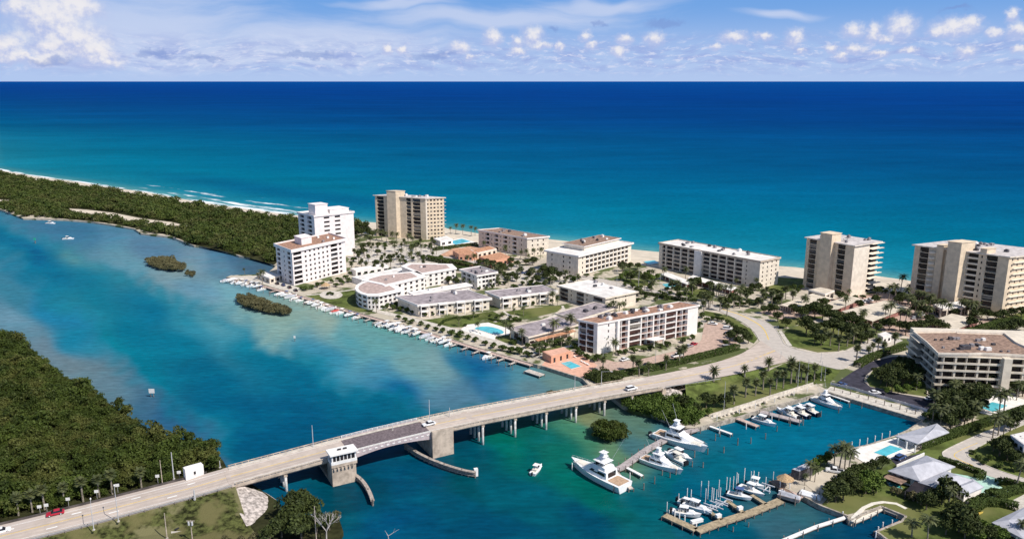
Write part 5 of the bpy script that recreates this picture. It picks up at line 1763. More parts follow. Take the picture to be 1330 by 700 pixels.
# lone tower E
r, fr, z1 = building('apartment_tower', 'tan and cream tower with tall central lift shaft standing alone above the garages', 'apartment tower', (1110, 320), (1048, 309.3), (1143, 314.7), 29.0, 10,
                     [(3.4, 'w'), (.9, 'n'), (.6, 'w'), (3.2, 'b')], [(2.1, 'w'), (2.5, 's'), (.8, 'w'), (2.4, 'w'), (2.4, 'w'), (1.9, 'w'), (2.5, 's'), (1.2, 'w')], M_tan, M_towroof, roof_over=1.0, kit=14, seed=9, parapet=0, balc_m=M_cream)
block(r, fr, 'lift_shaft', M_tan, -3.0, 5.0, fr.Lv * .40, fr.Lv * .40 + 7.2, G, z1 + 5.0, .3)
for k in range(10):
    block(r, fr, 'balcony', M_cream, fr.Lu * .62, fr.Lu + 2.2, -1.5, -.01, G + k * 2.9 + 2.55, G + k * 2.9 + 2.85)
block(r, fr, 'sunlit_end_wall', M_cream, .05, fr.Lu * .60, -.06, -.003, G, z1 - .1)  # paler cream panel over the tan: sunlit look put into the colour
# tower F at right edge
r, fr, z1 = building('apartment_tower', 'wide tan tower with dark balcony stacks at the right edge of the photo', 'apartment tower', (1311, 334.5), (1188.5, 319), (1366, 327.5), 30.4, 10,
                     rep([(.6, 'w'), (1.1, 'n')], 8), [(1.5, 'w'), (2.2, 's'), (.5, 'w'), (.8, 'n'), (.3, 'w'), (2.2, 'b'), (2.2, 'w'), (2.0, 's'), (1.1, 'w'), (2.2, 'w'), (.6, 'w'), (1.9, 's'), (1.2, 'w')], M_tan, M_towroof, roof_over=1.0, kit=20, seed=13, parapet=0, balc_m=M_cream)
block(r, fr, 'lift_shaft', M_tan, -5.0, 5.5, fr.Lv * .43, fr.Lv * .43 + 6.5, G, z1 + 5.2, .3)
block(r, fr, 'stair_tower', M_tan, -1.6, 4, fr.Lv * .66, fr.Lv * .66 + 3.4, G, z1 + 2.2, .2)
block(r, fr, 'stair_tower', M_tan, -.8, 6, fr.Lv * .22, fr.Lv * .22 + 3.0, z1 + .57, z1 + 3.0, .2)
mbs = MB()
for k in range(10):
    z = G + k * 3.04
    mb = MB()
    v0 = fr.Lv * .735
    pts = [fr.xy(-.01, v0)] + [fr.xy(-2.2 * math.sin(math.pi * t), v0 + 4.6 * t) for t in np.linspace(0.06, .94, 8)] + [fr.xy(-.01, v0 + 4.6)]
    mb.prism(pts, z + .1, z + 1.15)
    mb.build('balcony', M_cream, r)
for k in range(10):
    block(r, fr, 'balcony', M_cream, fr.Lu * .1, fr.Lu + 1, -1.0, -.01, G + k * 3.04 + 2.7, G + k * 3.04 + 3.0)
# low beach block B
building('beach_block', 'low four storey beach block with brown roof and white rim', 'apartment block', (684.7, 311), (621.5, 300), (712.5, 308.5), 12.2, 4,
         [(1, 'w'), (.9, 'n'), (.6, 'w'), (.9, 'n'), (.6, 'w'), (.9, 'n'), (1, 'w')], [(1.0, 'w'), (.9, 'n'), (1.4, 'w')] + rep([(1.5, 'b'), (.6, 'w'), (.8, 'n'), (.5, 'w')], 4) + [(.8, 'w')], M_cream, M_brroof, kit=5, seed=17, balc_m=M_wht)
# cream galleried block C
r, fr, z1 = building('galleried_block', 'cream four storey block with a grid of gallery openings and penthouse', 'apartment block', (751, 333.8), (710, 326.8), (820, 317), 12.2, 4,
                     [(1.0, 'w'), (.9, 'n'), (.6, 'w')] + rep([(1.0, 'b'), (.35, 'w')], 11) + [(.8, 'w')], [(1.2, 'w'), (.9, 'n'), (.8, 'w'), (.9, 'n'), (2.2, 'w'), (.9, 'n'), (1, 'w')], M_cream, M_whroof, kit=0, roof_over=1.2, balc_m=M_wht)
pf = block(r, fr, 'penthouse', M_cream, 15, fr.Lu - 4, 7, fr.Lv - 2, z1 + .57, z1 + 3.3)
block(r, fr, 'penthouse_roof', M_wht, 13.8, fr.Lu - 2.8, 6, fr.Lv - 1, z1 + 3.31, z1 + 3.75)
block(r, fr, 'roof_surface', M_brroof, 14.2, fr.Lu - 3.2, 6.4, fr.Lv - 1.4, z1 + 3.755, z1 + 3.82)
roof_kit(pf, fr, z1 + 3.83, 9, 21, u=(.35, .88), v=(.35, .8))
# long beach block D
r, fr, z1 = building('long_beach_block', 'long six storey beach block with white roof and rows of brown galleries', 'apartment block', (987.6, 341), (856.5, 317), (1012.5, 336), 15.6, 6,
                     rep([(.6, 'w'), (1.0, 'n')], 4) + [(.6, 'w')], [(2.6, 'w'), (.7, 'n'), (.8, 'w')] + rep([(2.0, 'b'), (.3, 'w')], 5) + [(2.0, 'w')] + rep([(2.0, 'b'), (.3, 'w')], 4) + [(1.0, 'b'), (1.0, 'w')], M_cream, M_whroof, kit=16, seed=23, glass=M_scr, balc_m=mat('weathered_balcony_panel', (0.58, 0.48, 0.39), var=0.15), parap=.6)
block(r, fr, 'stair_tower', M_wht, -1.2, -.01, fr.Lv * .545, fr.Lv * .545 + 5.2, G, z1 + .3)
# five-storey condo K by the bridge
r, fr, z1 = building('condo_block', 'five storey condo beside the bridge with red brown roof and dark screened balconies', 'apartment block', (776.2, 421.8), (751.5, 417), (907, 398), 13.7, 5,
                     [(1.5, 'w'), (.5, 'n'), (.8, 'w'), (1.0, 'b'), (.08, 'w'), (1.0, 'b'), (.3, 'w'), (1.8, 's'), (.2, 'w')] + rep([(.9, 'b'), (.07, 'w'), (.9, 'b'), (.2, 'w')], 2) + [(1.7, 's'), (.2, 'w'), (.9, 'b'), (.07, 'w'), (.9, 'b'), (.15, 'w'), (1.7, 'w')],
                     [(.25, 'w'), (2, 's'), (.2, 'w'), (2, 's'), (.25, 'w')], M_wht, M_redroof, kit=22, seed=29, roof_over=.5, glass=mat('red_brown_loggia', (.085, .042, .036), var=.4, scale=.25, rough=.5), balc_m=mat('red_brown_panel', (.40, .245, .20), var=.15), parapet=.35, parap=.5, rim=M_wht)
block(r, fr, 'stair_tower', M_wht, 10.0, 11.4, -1.0, -.01, G, z1 + .4)
block(r, fr, 'entrance_canopy', M_wht, 26, 33, -5.5, -.8, G + 2.7, G + 3.1)
for u0 in (26.5, 32):
    block(r, fr, 'canopy_post', M_wht, u0, u0 + .4, -5.2, -4.8, G, G + 2.69)
# small white block H
building('small_block', 'small white three storey block with lilac roof by the avenue', 'apartment block', (619.8, 359.2), (599, 351.8), (644, 355), 7.9, 3,
         [(.4, 'w'), (1.2, 'n'), (.4, 'w')] + rep([(1.1, 'b'), (.2, 'w')], 4), [(.5, 'w'), (1, 'n'), (.8, 'w'), (1.4, 'b'), (.6, 'w'), (1.4, 'b'), (.5, 'w')], M_wht, M_grroof, kit=6, seed=31, roof_over=1.0, balc_m=M_wht)
# block I with the plain white roof
building('white_roofed_block', 'three storey block under a plain white flat roof behind the pool lawns', 'apartment block', (786.5, 388), (726.5, 372.3), (826, 380), 7.0, 3,
         [(2, 'w'), (.8, 'n'), (1.5, 'w'), (.8, 'n'), (2, 'w')], [(.25, 'w'), (1.3, 's'), (1.3, 's'), (1.5, 'w'), (.8, 'n'), (.5, 'w'), (1.1, 's'), (1.1, 's'), (1.2, 'w'), (.8, 'n'), (.6, 'w'), (1.2, 's'), (1.2, 's'), (.3, 'w')], M_cream, M_whroof, kit=4, seed=33, roof_over=1.0, parapet=.25, glass=M_scr)
# townhouse rows
for nm, N_, L_, R_, n, h in (('nearer', (543.3, 398), (516.5, 387.3), (635.5, 389.3), 4, 5.5), ('farther', (650, 388), (633, 380.8), (721.5, 380), 3, 5.5)):
    r, fr, z1 = building('townhouse_row', 'two storey townhouse row with lilac roof, the %s of the two' % nm, 'townhouse row', N_, L_, R_, h, 2,
                         rep([(.22, 'w'), (1.7, 'b'), (.22, 'w'), (.8, 'w'), (.8, 'W'), (.7, 'w')], n), [(2, 'w'), (.6, 'n'), (3, 'w')], M_cream, M_grroof, kit=4, seed=41 + n, roof_over=1.0, parapet=.3, balc_m=M_wht, roof_z=.9, glass=M_scr)
    for k in range(n):
        w = fr.Lu / n
        mb = MB(); fr.cell(mb, k * w + .1, k * w + w * .5, -2.2, -1.005, z1 + .1, z1 + .9)
        mb.build('canopy', M_wht, r)
        mb = MB()
        for uu in (k * w + .2, k * w + w * .5 - .5):
            fr.cell(mb, uu, uu + .35, -2.1, -1.75, G, z1 + .09)
            mb.build('porch_post', M_wht, r); mb = MB()
        block(r, fr, 'balcony', M_wht, k * w + .56, k * w + w * .5 - .56, -2.1, -1.9, G + 2.6, G + 3.7)
building('flat_roofed_wing', 'long plain white roofed wing behind the nearer townhouse row', 'apartment block', (537, 384), (531, 381), (612, 371.5), 6.2, 2, [(3, 'w'), (.8, 'n')] * 6, [(1, 'w')], M_wht, M_whroof, kit=2, seed=51, parapet=.2)
# low lilac-roofed houses J
r, fr, z1 = building('clubhouse', 'low lilac roofed house with white rim beside the kidney pool', 'house', (687, 438), (663.5, 427.3), (747, 423), 4.2, 1,
                     [(1, 'W'), (.4, 'w')] * 6, [(.6, 'w'), (1.6, 's'), (1, 'w'), (1.6, 's'), (1.2, 'w')], M_cream, M_grroof, kit=2, seed=61, roof_over=1.2, parapet=.18, glass=M_scr)
mb = MB(); fr.cell(mb, 2, 26, -4.2, -1.25, z1 - 1.2, z1 - 1.0); mb.build('pergola_roof', M_tile, r)
for k in range(6):
    block(r, fr, 'pergola_post', M_cream, 2.2 + k * 4.6, 2.5 + k * 4.6, -4.1, -3.8, G, z1 - 1.21)
building('clubhouse', 'low lilac roofed house half hidden behind the five storey condo', 'house', (752, 415.5), (724, 408.5), (800, 400.5), 4.0, 1, [(2, 'w'), (1, 'W')] * 4, [(1, 'w'), (1, 'W'), (2, 'w')], M_cream, M_grroof, kit=3, seed=63, roof_over=.9, parapet=.2)
# marina condo L
M_lc = mat('sand_coloured_concrete', (.70, .62, .51), var=.1, scale=.4, streak=.2)
z1 = G + 15.0
fr = Frame((1218.5, 461.5), (1186.5, 433.5), (1400, 467.5), z1)
root = thing('marina_condo', 'five storey marina condo with brown roof and long white balcony bands', 'apartment block', (fr.O.x, fr.O.y, G))
wall, balcs, wins = MB(), [], []
fr.cell(wall, 2.2, fr.Lu, 2.2, fr.Lv + 10, G - .5, z1 - .2)
fh = 14.8 / 5
for f in range(5):
    za = G + f * fh
    zb = za + fh
    for (u0, u1) in ((2.4, 23.9), (27.2, fr.Lu)):
        wins.append((fr, (u0, u1 - .05, 1.85, 2.19, za + .1, zb - .45)))
        n = max(2, int((u1 - u0) / 4.2))
        for k in range(n + 1):
            uu = u0 + (u1 - u0 - .3) * k / n
            fr.cell(wall, uu, uu + (.7 if k % 2 else .28), .35, 1.84, za, zb - .45)
        mb = MB(); fr.cell(mb, u0 - 2.4 if u0 < 3 else u0, u1, 0, .18, za - .30, za + .52); balcs.append(mb)
        fr.cell(wall, u0, u1, .19, 2.19, zb - .45, zb - .2)
    wins.append((fr, (1.85, 2.19, 2.4, fr.Lv, za + .1, zb - .45)))
    # stepped left wing
    mb = MB(); fr.cell(mb, 0, .18, .2, fr.Lv * .62, za - .30, za + .52); balcs.append(mb)
    mb = MB(); fr.cell(mb, -1.6, -1.42, fr.Lv * .62, fr.Lv + 2, za - .30, za + .52); balcs.append(mb)
    fr.cell(wall, .19, 2.19, .2, fr.Lv * .62, zb - .45, zb - .2)
    fr.cell(wall, -1.41, 2.19, fr.Lv * .62 + .01, fr.Lv + 2, zb - .45, zb - .2)
    for v in (4, 9.5, 15):
        fr.cell(wall, .4, 1.84, v, v + .25, za, zb - .45)
fr.cell(wall, 24, 27, -1.2, 2.19, G, z1 - .2)
wall.build('wall', M_lc, root)
for mb in balcs: mb.build('balcony', M_lc, root)
emit_windows(root, wins, M_glass)
mb = MB()
rp = [P(x, y, z1) for x, y in ((1186, 433), (1204, 447.5), (1218, 461.5), (1258, 462.2), (1274, 461.5), (1400, 467.5), (1392, 452), (1338, 456), (1319, 447.5), (1304, 435.5), (1242, 433.5), (1240, 432.5))]
mb.prism([(p.x, p.y) for p in rp], z1 - .19, z1 + .35)
roof = mb.build('roof', M_cream, root)
c = sum((p for p in rp), Vector()) / len(rp)
mb = MB()
inn = [(c.x + (p.x - c.x) * .955, c.y + (p.y - c.y) * .955) for p in rp]
mb.prism(inn, z1 + .354, z1 + .42)
mb.build('roof_surface', M_brroof, roof)
mb = MB()
for a, b in zip(rp, rp[1:] + rp[:1]):
    d = (b - a); d.z = 0
    if d.length < 1.2: continue
    d.normalize(); n = Vector((-d.y, d.x, 0)) * .18
    mb.hexa([a - n + Vector((0, 0, .355)), b - n + Vector((0, 0, .355)), b + n + Vector((0, 0, .355)), a + n + Vector((0, 0, .355)), a - n + Vector((0, 0, 1.15)), b - n + Vector((0, 0, 1.15)), b + n + Vector((0, 0, 1.15)), a + n + Vector((0, 0, 1.15))])
mb.build('parapet', M_cream, roof)
r_ = random.Random(4)
for (px, py, w, d, h) in [(1253, 453, 3.6, 2.2, 1.6), (1248, 454, 1.4, 1.4, 1.0), (1262, 450, 1.5, 1.5, 1.2), (1275, 454, 2, 1.4, 1.2), (1283, 455, 2.2, 1.4, 1.3), (1234, 441, 1.4, 1.2, 1.2), (1239, 441, 1.2, 1.2, 1), (1244, 441, 1.4, 1, 1), (1270, 443, 1.6, 1.2, 1), (1277, 442, 1.4, 1.2, 1), (1270, 449, 1.2, 2.6, .8), (1225, 452, .8, .8, .7), (1215, 442, .8, .8, .7), (1223, 442, .8, .8, .7), (1238, 455, .8, .8, .6), (1300, 457, .8, .8, .6), (1310, 457, .8, .8, .6), (1290, 448, 1.4, 1, .8)]:
    p = P(px, py, z1 + .42); mb = MB(); mb.box((p.x, p.y, z1 + .43 + h / 2), (w, d, h), .1); mb.build('roof_unit', r_.choice([M_acu, M_acd, M_acd, M_white]), roof)


# curved white building in three echelons
def poly_building(name, label, cat, roof_px, h, wall_m, roof_m, win_edges, nf, parapet=.8, over=0, kit=0, glass=None, base=G, inset=.06):
    z1 = base + h
    pts = [P(x, y, z1) for x, y in roof_px]
    c = sum(pts, Vector()) / len(pts)
    FOOT.append([(p.x, p.y) for p in pts])
    root = thing(name, label, cat, (c.x, c.y, base))
    mb = MB(); mb.prism([(p.x, p.y) for p in pts], base - .5, z1)
    mb.build('wall', wall_m, root)
    for (i, n, wfrac, z_a, z_b) in win_edges:
        a, b = pts[i], pts[(i + 1) % len(pts)]
        d = (b - a); L_ = d.length; d.normalize()
        nn = Vector((d.y, -d.x, 0))
        if (a + nn - c).length < (a - nn - c).length: nn = -nn
        fh = h / nf
        for f in range(nf):
            for k in range(n):
                w = L_ / n
                s0, s1 = (k + .5 - wfrac / 2) * w, (k + .5 + wfrac / 2) * w
                z0 = base + f * fh
                mb = MB()
                p0, p1 = a + d * s0, a + d * s1
                mb.hexa([Vector((*(p.xy), zz)) for zz in (z0 + z_a, z0 + z_b) for p in (p0 + nn * .03, p1 + nn * .03, p1 - nn * .2, p0 - nn * .2)])
                mb.build('window', glass or M_glass, root)
                mb = MB()
                mb.hexa([Vector((*(p.xy), zz)) for zz in (z0 + z_a - .18, z0 + z_a - .005) for p in (p0 + nn * .22, p1 + nn * .22, p1 + nn * .005, p0 + nn * .005)])
                mb.build('window_sill', M_wht, root)
    ex = lambda k: [(c.x + (p.x - c.x) * k, c.y + (p.y - c.y) * k) for p in pts]
    mb = MB(); mb.prism(ex(1 + over), z1 + .003, z1 + parapet)
    roof = mb.build('roof', M_wht if wall_m in (M_wht, M_pinkw, M_cream) else wall_m, root)
    mb = MB(); mb.prism(ex(1 + over - inset), z1 + parapet + .003, z1 + parapet + .06); mb.build('roof_surface', roof_m, roof)
    rr = random.Random(len(label))
    for k in range(kit):
        q_ = c.lerp(pts[rr.randrange(len(pts))], rr.uniform(.1, .6))
        mb = MB(); mb.box((q_.x, q_.y, z1 + parapet + .6), (rr.uniform(.8, 1.8), rr.uniform(.8, 1.5), 1.05), rr.random()); mb.build('roof_unit', rr.choice([M_acu, M_acd, M_white]), roof)
    return root, pts, z1


poly_building('curved_block', 'white block with rounded corner on the waterfront lawn', 'apartment block', [(462, 376.5), (464.5, 380), (470, 383), (477, 384.8), (492, 384.8), (521, 378.3), (508, 370), (486, 365), (470, 368.5), (463.5, 372.5)], 7.4, M_wht, M_pkroof,
              [(0, 1, .7, 1.0, 2.2), (1, 1, .7, 1.0, 2.2), (2, 1, .6, 1.0, 2.2), (3, 3, .5, .9, 2.2), (4, 5, .55, .9, 2.1)], 3, over=.06, inset=.24)
poly_building('curved_block', 'cream white middle block of the stepped trio, pink brown roof', 'apartment block', [(496, 371), (500, 373), (552, 360.5), (540, 354), (494, 358.5), (474, 364), (472, 366)], 7.8, M_wht, M_pkroof, [(1, 7, .4, .9, 2.1)], 3, over=.04, kit=2, inset=.24)
poly_building('curved_block', 'white rear block of the stepped trio with pale pink roof', 'apartment block', [(545, 357), (548, 357.5), (592, 350), (586, 344.5), (530, 343.5), (522, 347.5)], 7.8, M_wht, M_pkroof, [(1, 6, .4, .9, 2.1)], 3, over=.04, kit=2, inset=.24)
# terracotta club by the beach block
poly_building('club_pavilion', 'terracotta roofed club pavilion, farther one near the beach pool', 'pavilion', [(588, 326), (596, 331), (614, 331.5), (618, 327.5), (600, 323)], 4.0, M_coralw, M_tile, [(0, 2, .5, .8, 2.4), (1, 3, .5, .8, 2.4)], 1, parapet=.4)
poly_building('club_pavilion', 'long terracotta roofed club pavilion in front of the beach block', 'pavilion', [(622, 334), (638, 340), (664, 334.5), (650, 328.5)], 4.0, M_coralw, M_tile, [(0, 2, .5, .8, 2.4), (1, 5, .55, .5, 2.6)], 1, parapet=.4)
poly_building('pavilion', 'low orange roofed pavilion between the two terracotta roofs', 'pavilion', [(611, 325), (620, 329), (645, 323.5), (636, 320)], 3.6, M_cream, M_tile, [(1, 4, .5, .5, 2.6)], 1, parapet=.35)
poly_building('pool_house', 'small white flat roofed pool house at the foot of the tan tower', 'pool house', [(563, 310), (572, 314), (588, 311), (580, 307)], 3.4, M_wht, M_whroof, [(1, 2, .5, .6, 2.4)], 1, parapet=.3)
poly_building('pool_house', 'coral pool house beside the small blue pool near the bridge', 'pool house', [(704.5, 457), (716, 463.5), (741, 456.5), (732, 451.5)], 3.0, M_coralw, M_coral, [(1, 3, .3, .1, 2.2)], 1, parapet=.25)
poly_building('entrance_block', 'low white lobby roof beside the seven storey block', 'lobby', [(455, 349), (462, 352), (505, 346), (500, 343)], 3.5, M_wht, M_whroof, [(1, 5, .5, .4, 2.4)], 1, parapet=.3)
poly_building('low_wing', 'long low white wing under the palm grove by the white tower', 'low wing', [(457, 360), (470, 364), (552, 347), (540, 344)], 3.4, M_wht, M_whroof, [(1, 10, .5, .5, 2.3)], 1, parapet=.3)
poly_building('dock_building', 'low cream building beside the outermost docks', 'low building', [(333, 355), (350, 362), (364, 358), (346, 352.5)], 3.2, M_cream, M_whroof, [(0, 3, .5, .6, 2.3), (1, 2, .5, .6, 2.3)], 1, parapet=.3)


def carport(label, roof_px, h=2.6, m=None, nb=6):
    z = G + h
    pts = [P(x, y, z) for x, y in roof_px]
    c = sum(pts, Vector()) / len(pts)
    FOOT.append([(p.x, p.y) for p in pts])
    root = thing('garage', label, 'garage', (c.x, c.y, G))
    mb = MB(); mb.prism([(p.x, p.y) for p in pts], z, z + .4); mb.build('roof', m or M_beige, root)
    k = lambda p, f: c.lerp(p, f)
    back = [k(pts[3], .97), k(pts[2], .97), k(pts[2], .86), k(pts[3], .86)]
    mb = MB()
    inn = [k(p, .93) for p in pts]
    mid01 = [inn[0].lerp(inn[3], .25), inn[1].lerp(inn[2], .25)]
    mb.prism([(p.x, p.y) for p in (mid01[0], mid01[1], inn[2], inn[3])], G - .2, z - .004)
    mb.build('wall', mat('garage_wall_red_brown', (0.32, 0.15, 0.13), var=.2), root)
    for i in range(nb + 1):
        q_ = inn[0].lerp(inn[1], i / nb)
        mb = MB(); mb.box((q_.x, q_.y, G + (h - .01) / 2), (.45, .45, h - .01), .5); mb.build('post', M_cream, root)
    return root


carport('long beige roofed garage below the lone tower', [(1012, 397), (1030, 401), (1082, 384), (1062, 381.5)][0:1] + [(1032, 401), (1081, 388), (1058, 381)])
carport('beige roofed garage in the middle between the two right hand towers', [(1093, 405), (1133, 418), (1180, 400), (1150, 391)])
carport('smaller beige roofed garage row by the parked cars of the lone tower', [(1063, 397), (1083, 404), (1120, 389), (1104, 385)])
carport('nearest beige roofed garage right behind the marina condo', [(1205, 420), (1238, 430), (1272, 416), (1236, 408)])
carport('white roofed carport along the front of the long beach block', [(858, 357), (892, 370), (900, 367), (866, 354)], m=M_whroof)
carport('white roofed carport nearer the stair tower of the long beach block', [(893, 362), (950, 378), (957, 374), (900, 358)], m=M_whroof)
poly_building('gatehouse', 'small white gatehouse with peaked roof by the garage drive', 'gatehouse', [(1140, 435), (1147, 439), (1158, 436), (1150, 432)], 3.0, M_wht, M_whroof, [(0, 1, .5, .9, 2.2), (1, 2, .5, .9, 2.2)], 1, parapet=.5)
poly_building('entrance_canopy', 'flat cream entrance canopy at the lone tower', 'canopy', [(1050, 377), (1072, 383), (1084, 378), (1066, 374)], 4.0, M_cream, M_beige, [(0, 3, .7, .1, 3.2), (1, 2, .7, .1, 3.2)], 1, parapet=.4)
poly_building('entrance_canopy', 'white topped entrance canopy at the wide tower on the right edge', 'canopy', [(1212, 396), (1222, 402), (1258, 399), (1246, 392)], 4.2, M_cream, M_whroof, [(0, 1, .7, .1, 3.4), (1, 4, .7, .1, 3.4)], 1, parapet=.4)


# hipped-roof houses at lower right
def hip(mb, pts, zr, ridge, ztop):
    """pts 4 eave corners (px) at height zr, ridge two px points at ztop"""
    e = [P(x, y, zr) for x, y in pts]
    r0, r1 = P(*ridge[0], ztop), P(*ridge[1], ztop)
    lo = [p - Vector((0, 0, .3)) for p in e]
    mb.add(e + [r0, r1] + lo, [(0, 1, 5, 4), (1, 2, 5), (2, 3, 4, 5), (3, 0, 4), (0, 6, 7, 1), (1, 7, 8, 2), (2, 8, 9, 3), (3, 9, 6, 0), (9, 8, 7, 6)])
    return e


def hip_house(name, label, wings, wall_m=M_wht, wall=True):
    root = None
    mbr, mbw = MB(), MB()
    for (pts, zr, ridge, zt) in wings:
        e = hip(mbr, pts, zr, ridge, zt)
        c = sum(e, Vector()) / 4
        if root is None: root = thing(name, label, 'house', (c.x, c.y, G))
        if wall:
            w = [c.lerp(p, .88) for p in e]
            mbw.prism([(p.x, p.y) for p in w], G - .2, zr - .28)
            d = (w[1] - w[0])
            for k in range(4):
                a = w[0].lerp(w[1], (k + .25) / 4); b = w[0].lerp(w[1], (k + .7) / 4)
                n = Vector((d.y, -d.x, 0)).normalized()
                if (a + n - c).length < (a - n - c).length: n = -n
                mb = MB(); mb.hexa([Vector((*(q_.xy), zz)) for zz in (G + .7, G + 2.3) for q_ in (a + n * .04, b + n * .04, b - n * .2, a - n * .2)]); mb.build('window', M_glass, root)
    r_ = mbr.build('roof', M_mroof, root)
    bmesh_fix2(r_)
    if wall: mbw.build('wall', wall_m, root)
    return root, r_


def bmesh_fix2(o):
    import bmesh
    b = bmesh.new(); b.from_mesh(o.data)
    bmesh.ops.recalc_face_normals(b, faces=b.faces[:])
    b.to_mesh(o.data); b.free()


hip_house('house', 'low house under one large hipped grey metal roof with lower wings', [
    ([(1153, 611), (1195, 625), (1241, 605.5), (1203, 591)], 4.6, [(1184, 605), (1212, 598.5)], 7.0),
    ([(1192, 626), (1232, 638), (1264, 623), (1228, 611)], 4.35, [(1214, 623.5), (1243, 617)], 5.9),
    ([(1234, 632), (1252, 643), (1278, 632), (1263, 621)], 3.9, [(1248, 631.5), (1265, 625)], 5.2)])
r, _ = hip_house('boathouse', 'long grey roofed pool house on the marina edge', [([(1192, 576), (1233, 561), (1217, 549.5), (1163, 566)], 4.4, [(1203, 564), (1212, 557)], 5.8)], M_wht, False)
fr = Frame((1192, 574), (1172, 567), (1231, 560.5), 4.0)
mb = MB(); fr.cell(mb, 1, fr.Lu - .6, .6, fr.Lv - .5, G, 4.05); mb.build('wall', M_wht, r)
for (x, y) in ((1166, 578), (1177, 583), (1188, 588), (1166, 572)):
    p = P(x, y, G); mb = MB(); mb.box((p.x, p.y, G + 1.3), (.35, .35, 2.6)); mb.build('post', M_white, r)
# screened pool enclosure
t = thing('pool_enclosure', 'dark screened pool cage at the corner of the big grey roof', 'pool enclosure', tuple(P(1195, 632, G)))
e = [P(x, y, 4.2) for x, y in ((1188, 625), (1213, 629), (1200, 642), (1176, 637))]
mb = MB(); mb.prism([(p.x, p.y) for p in e], 4.1, 4.2); mb.build('screen_roof', M_dark, t)
for p in e:
    mb = MB(); mb.box((p.x, p.y, G + 1.29), (.2, .2, 2.58)); mb.build('post', M_acd, t)
e = [P(x, y, 3.6) for x, y in ((1155, 614), (1181, 622), (1170, 628), (1147, 619))]
mb = MB(); mb.prism([(p.x, p.y) for p in e], 3.3, 3.5); mb.build('porch_roof', M_brroof, t)
for p in e:
    mb = MB(); mb.box((p.x, p.y, G + .89), (.2, .2, 1.78)); mb.build('post', M_acd, t)
r, _ = hip_house('house', 'corner house with pale grey roof at the bottom right', [([(1288, 678), (1330, 700), (1400, 672), (1335, 656)], 4.4, [(1310, 675), (1345, 668)], 5.6)], M_wht, False)
fr = Frame((1345, 700), (1306, 680), (1400, 680), 4.0)
mb = MB(); fr.cell(mb, 0, fr.Lu, 0, fr.Lv, G, 4.0); mb.build('wall', M_wht, r)
mb = MB(); e = [P(x, y, 4.0) for x, y in ((1306, 676), (1345, 696), (1345, 684), (1320, 672))]; mb.prism([(p.x, p.y) for p in e], 4.63, 4.7); mb.build('porch_screen', M_scr, r)
for (x, y) in ((1291, 693), (1305, 699), (1319, 708)):
    p = P(x, y, G); mb = MB(); mb.box((p.x, p.y, G + 1.25), (.3, .3, 2.5)); mb.build('post', M_white, r)
poly_building('house', 'two storey pale grey house at the right edge by the street bend', 'house', [(1312, 566), (1330, 579), (1360, 572), (1342, 559)], 6.0, mat('pale_grey_stucco', (.55, .53, .55)), M_whroof, [(0, 3, .5, .9, 2.2), (1, 3, .5, .9, 2.2)], 2, parapet=.4)
poly_building('house', 'blue grey roofed house beyond the marina condo at the right edge', 'house', [(1311, 438), (1328, 452), (1370, 448), (1350, 434)], 5.0, M_wht, mat('blue_grey_roof', (.42, .45, .52)), [(0, 2, .5, .9, 2.2)], 1, parapet=.3)
# small shed by the bridge
r, pts, z1 = poly_building('control_shed', 'white windowed equipment shed at the forest edge by the bridge', 'shed', [(237.5, 607), (240.5, 610.5), (264, 603.5), (261, 600.5)], 3.2, M_white, M_white, [(1, 1, .12, 1.0, 2.0)], 1, parapet=.12, base=5.2)
# dockside roofs in the lower right
t = thing('tiki_hut', 'small tan thatched hut on the wooden dock corner', 'hut', tuple(P(1020, 634, G)))
c = P(1020, 621, G + 2.4)
mb = MB(); mb.tube((c.x, c.y, G + 2.3), (c.x, c.y, G + 3.7), 2.6, .5, 10); mb.build('thatch_roof', mat('thatch', (.50, .34, .19), var=.3, scale=3), t)
for k in range(4):
    a = k * math.pi / 2 + .5; mb = MB(); mb.tube((c.x + 1.9 * math.cos(a), c.y + 1.9 * math.sin(a), G - 1.5), (c.x + 1.9 * math.cos(a), c.y + 1.9 * math.sin(a), G + 2.4), .13, .13, 6); mb.build('post', M_white, t)
poly_building('dock_shelter', 'grey flat roofed dock shelter beside the tan hut', 'shelter', [(1028, 610), (1038, 613), (1056, 606), (1048, 601.5)], 2.8, M_acd, M_mroof, [], 1, parapet=.2)
# tiki hut on the waterfront lawn
t = thing('tiki_hut', 'small thatched hut among the bushes below the seven storey block', 'hut', tuple(P(423, 375, G)))
c = P(423, 375, G)
mb = MB(); mb.tube((c.x, c.y, G + 2.1), (c.x, c.y, G + 3.6), 3.0, .6, 10); mb.build('thatch_roof', MATS['thatch'], t)
for k in range(4):
    a = k * math.pi / 2; mb = MB(); mb.tube((c.x + 2.2 * math.cos(a), c.y + 2.2 * math.sin(a), G), (c.x + 2.2 * math.cos(a), c.y + 2.2 * math.sin(a), G + 2.2), .13, .13, 6); mb.build('post', M_timb, t)


# pools
def pool(label, px, m=M_blue):
    t = thing('swimming_pool', label, 'pool', (*gp(*px[0]), G))
    FOOT.append(gpl(px))
    pts = gpl(smooth_px(px + px[:1], 1)[:-1] if len(px) > 5 else px)
    mb = MB(); c = np.mean(pts, 0)
    mb.prism([(c[0] + (p[0] - c[0]) * 1.05, c[1] + (p[1] - c[1]) * 1.05) for p in pts], Z3 + .01, Z3 + .11); mb.build('coping', M_deckw, t)
    mb = MB(); mb.prism(pts, Z3 + .115, Z3 + .13); mb.build('water', m, t)


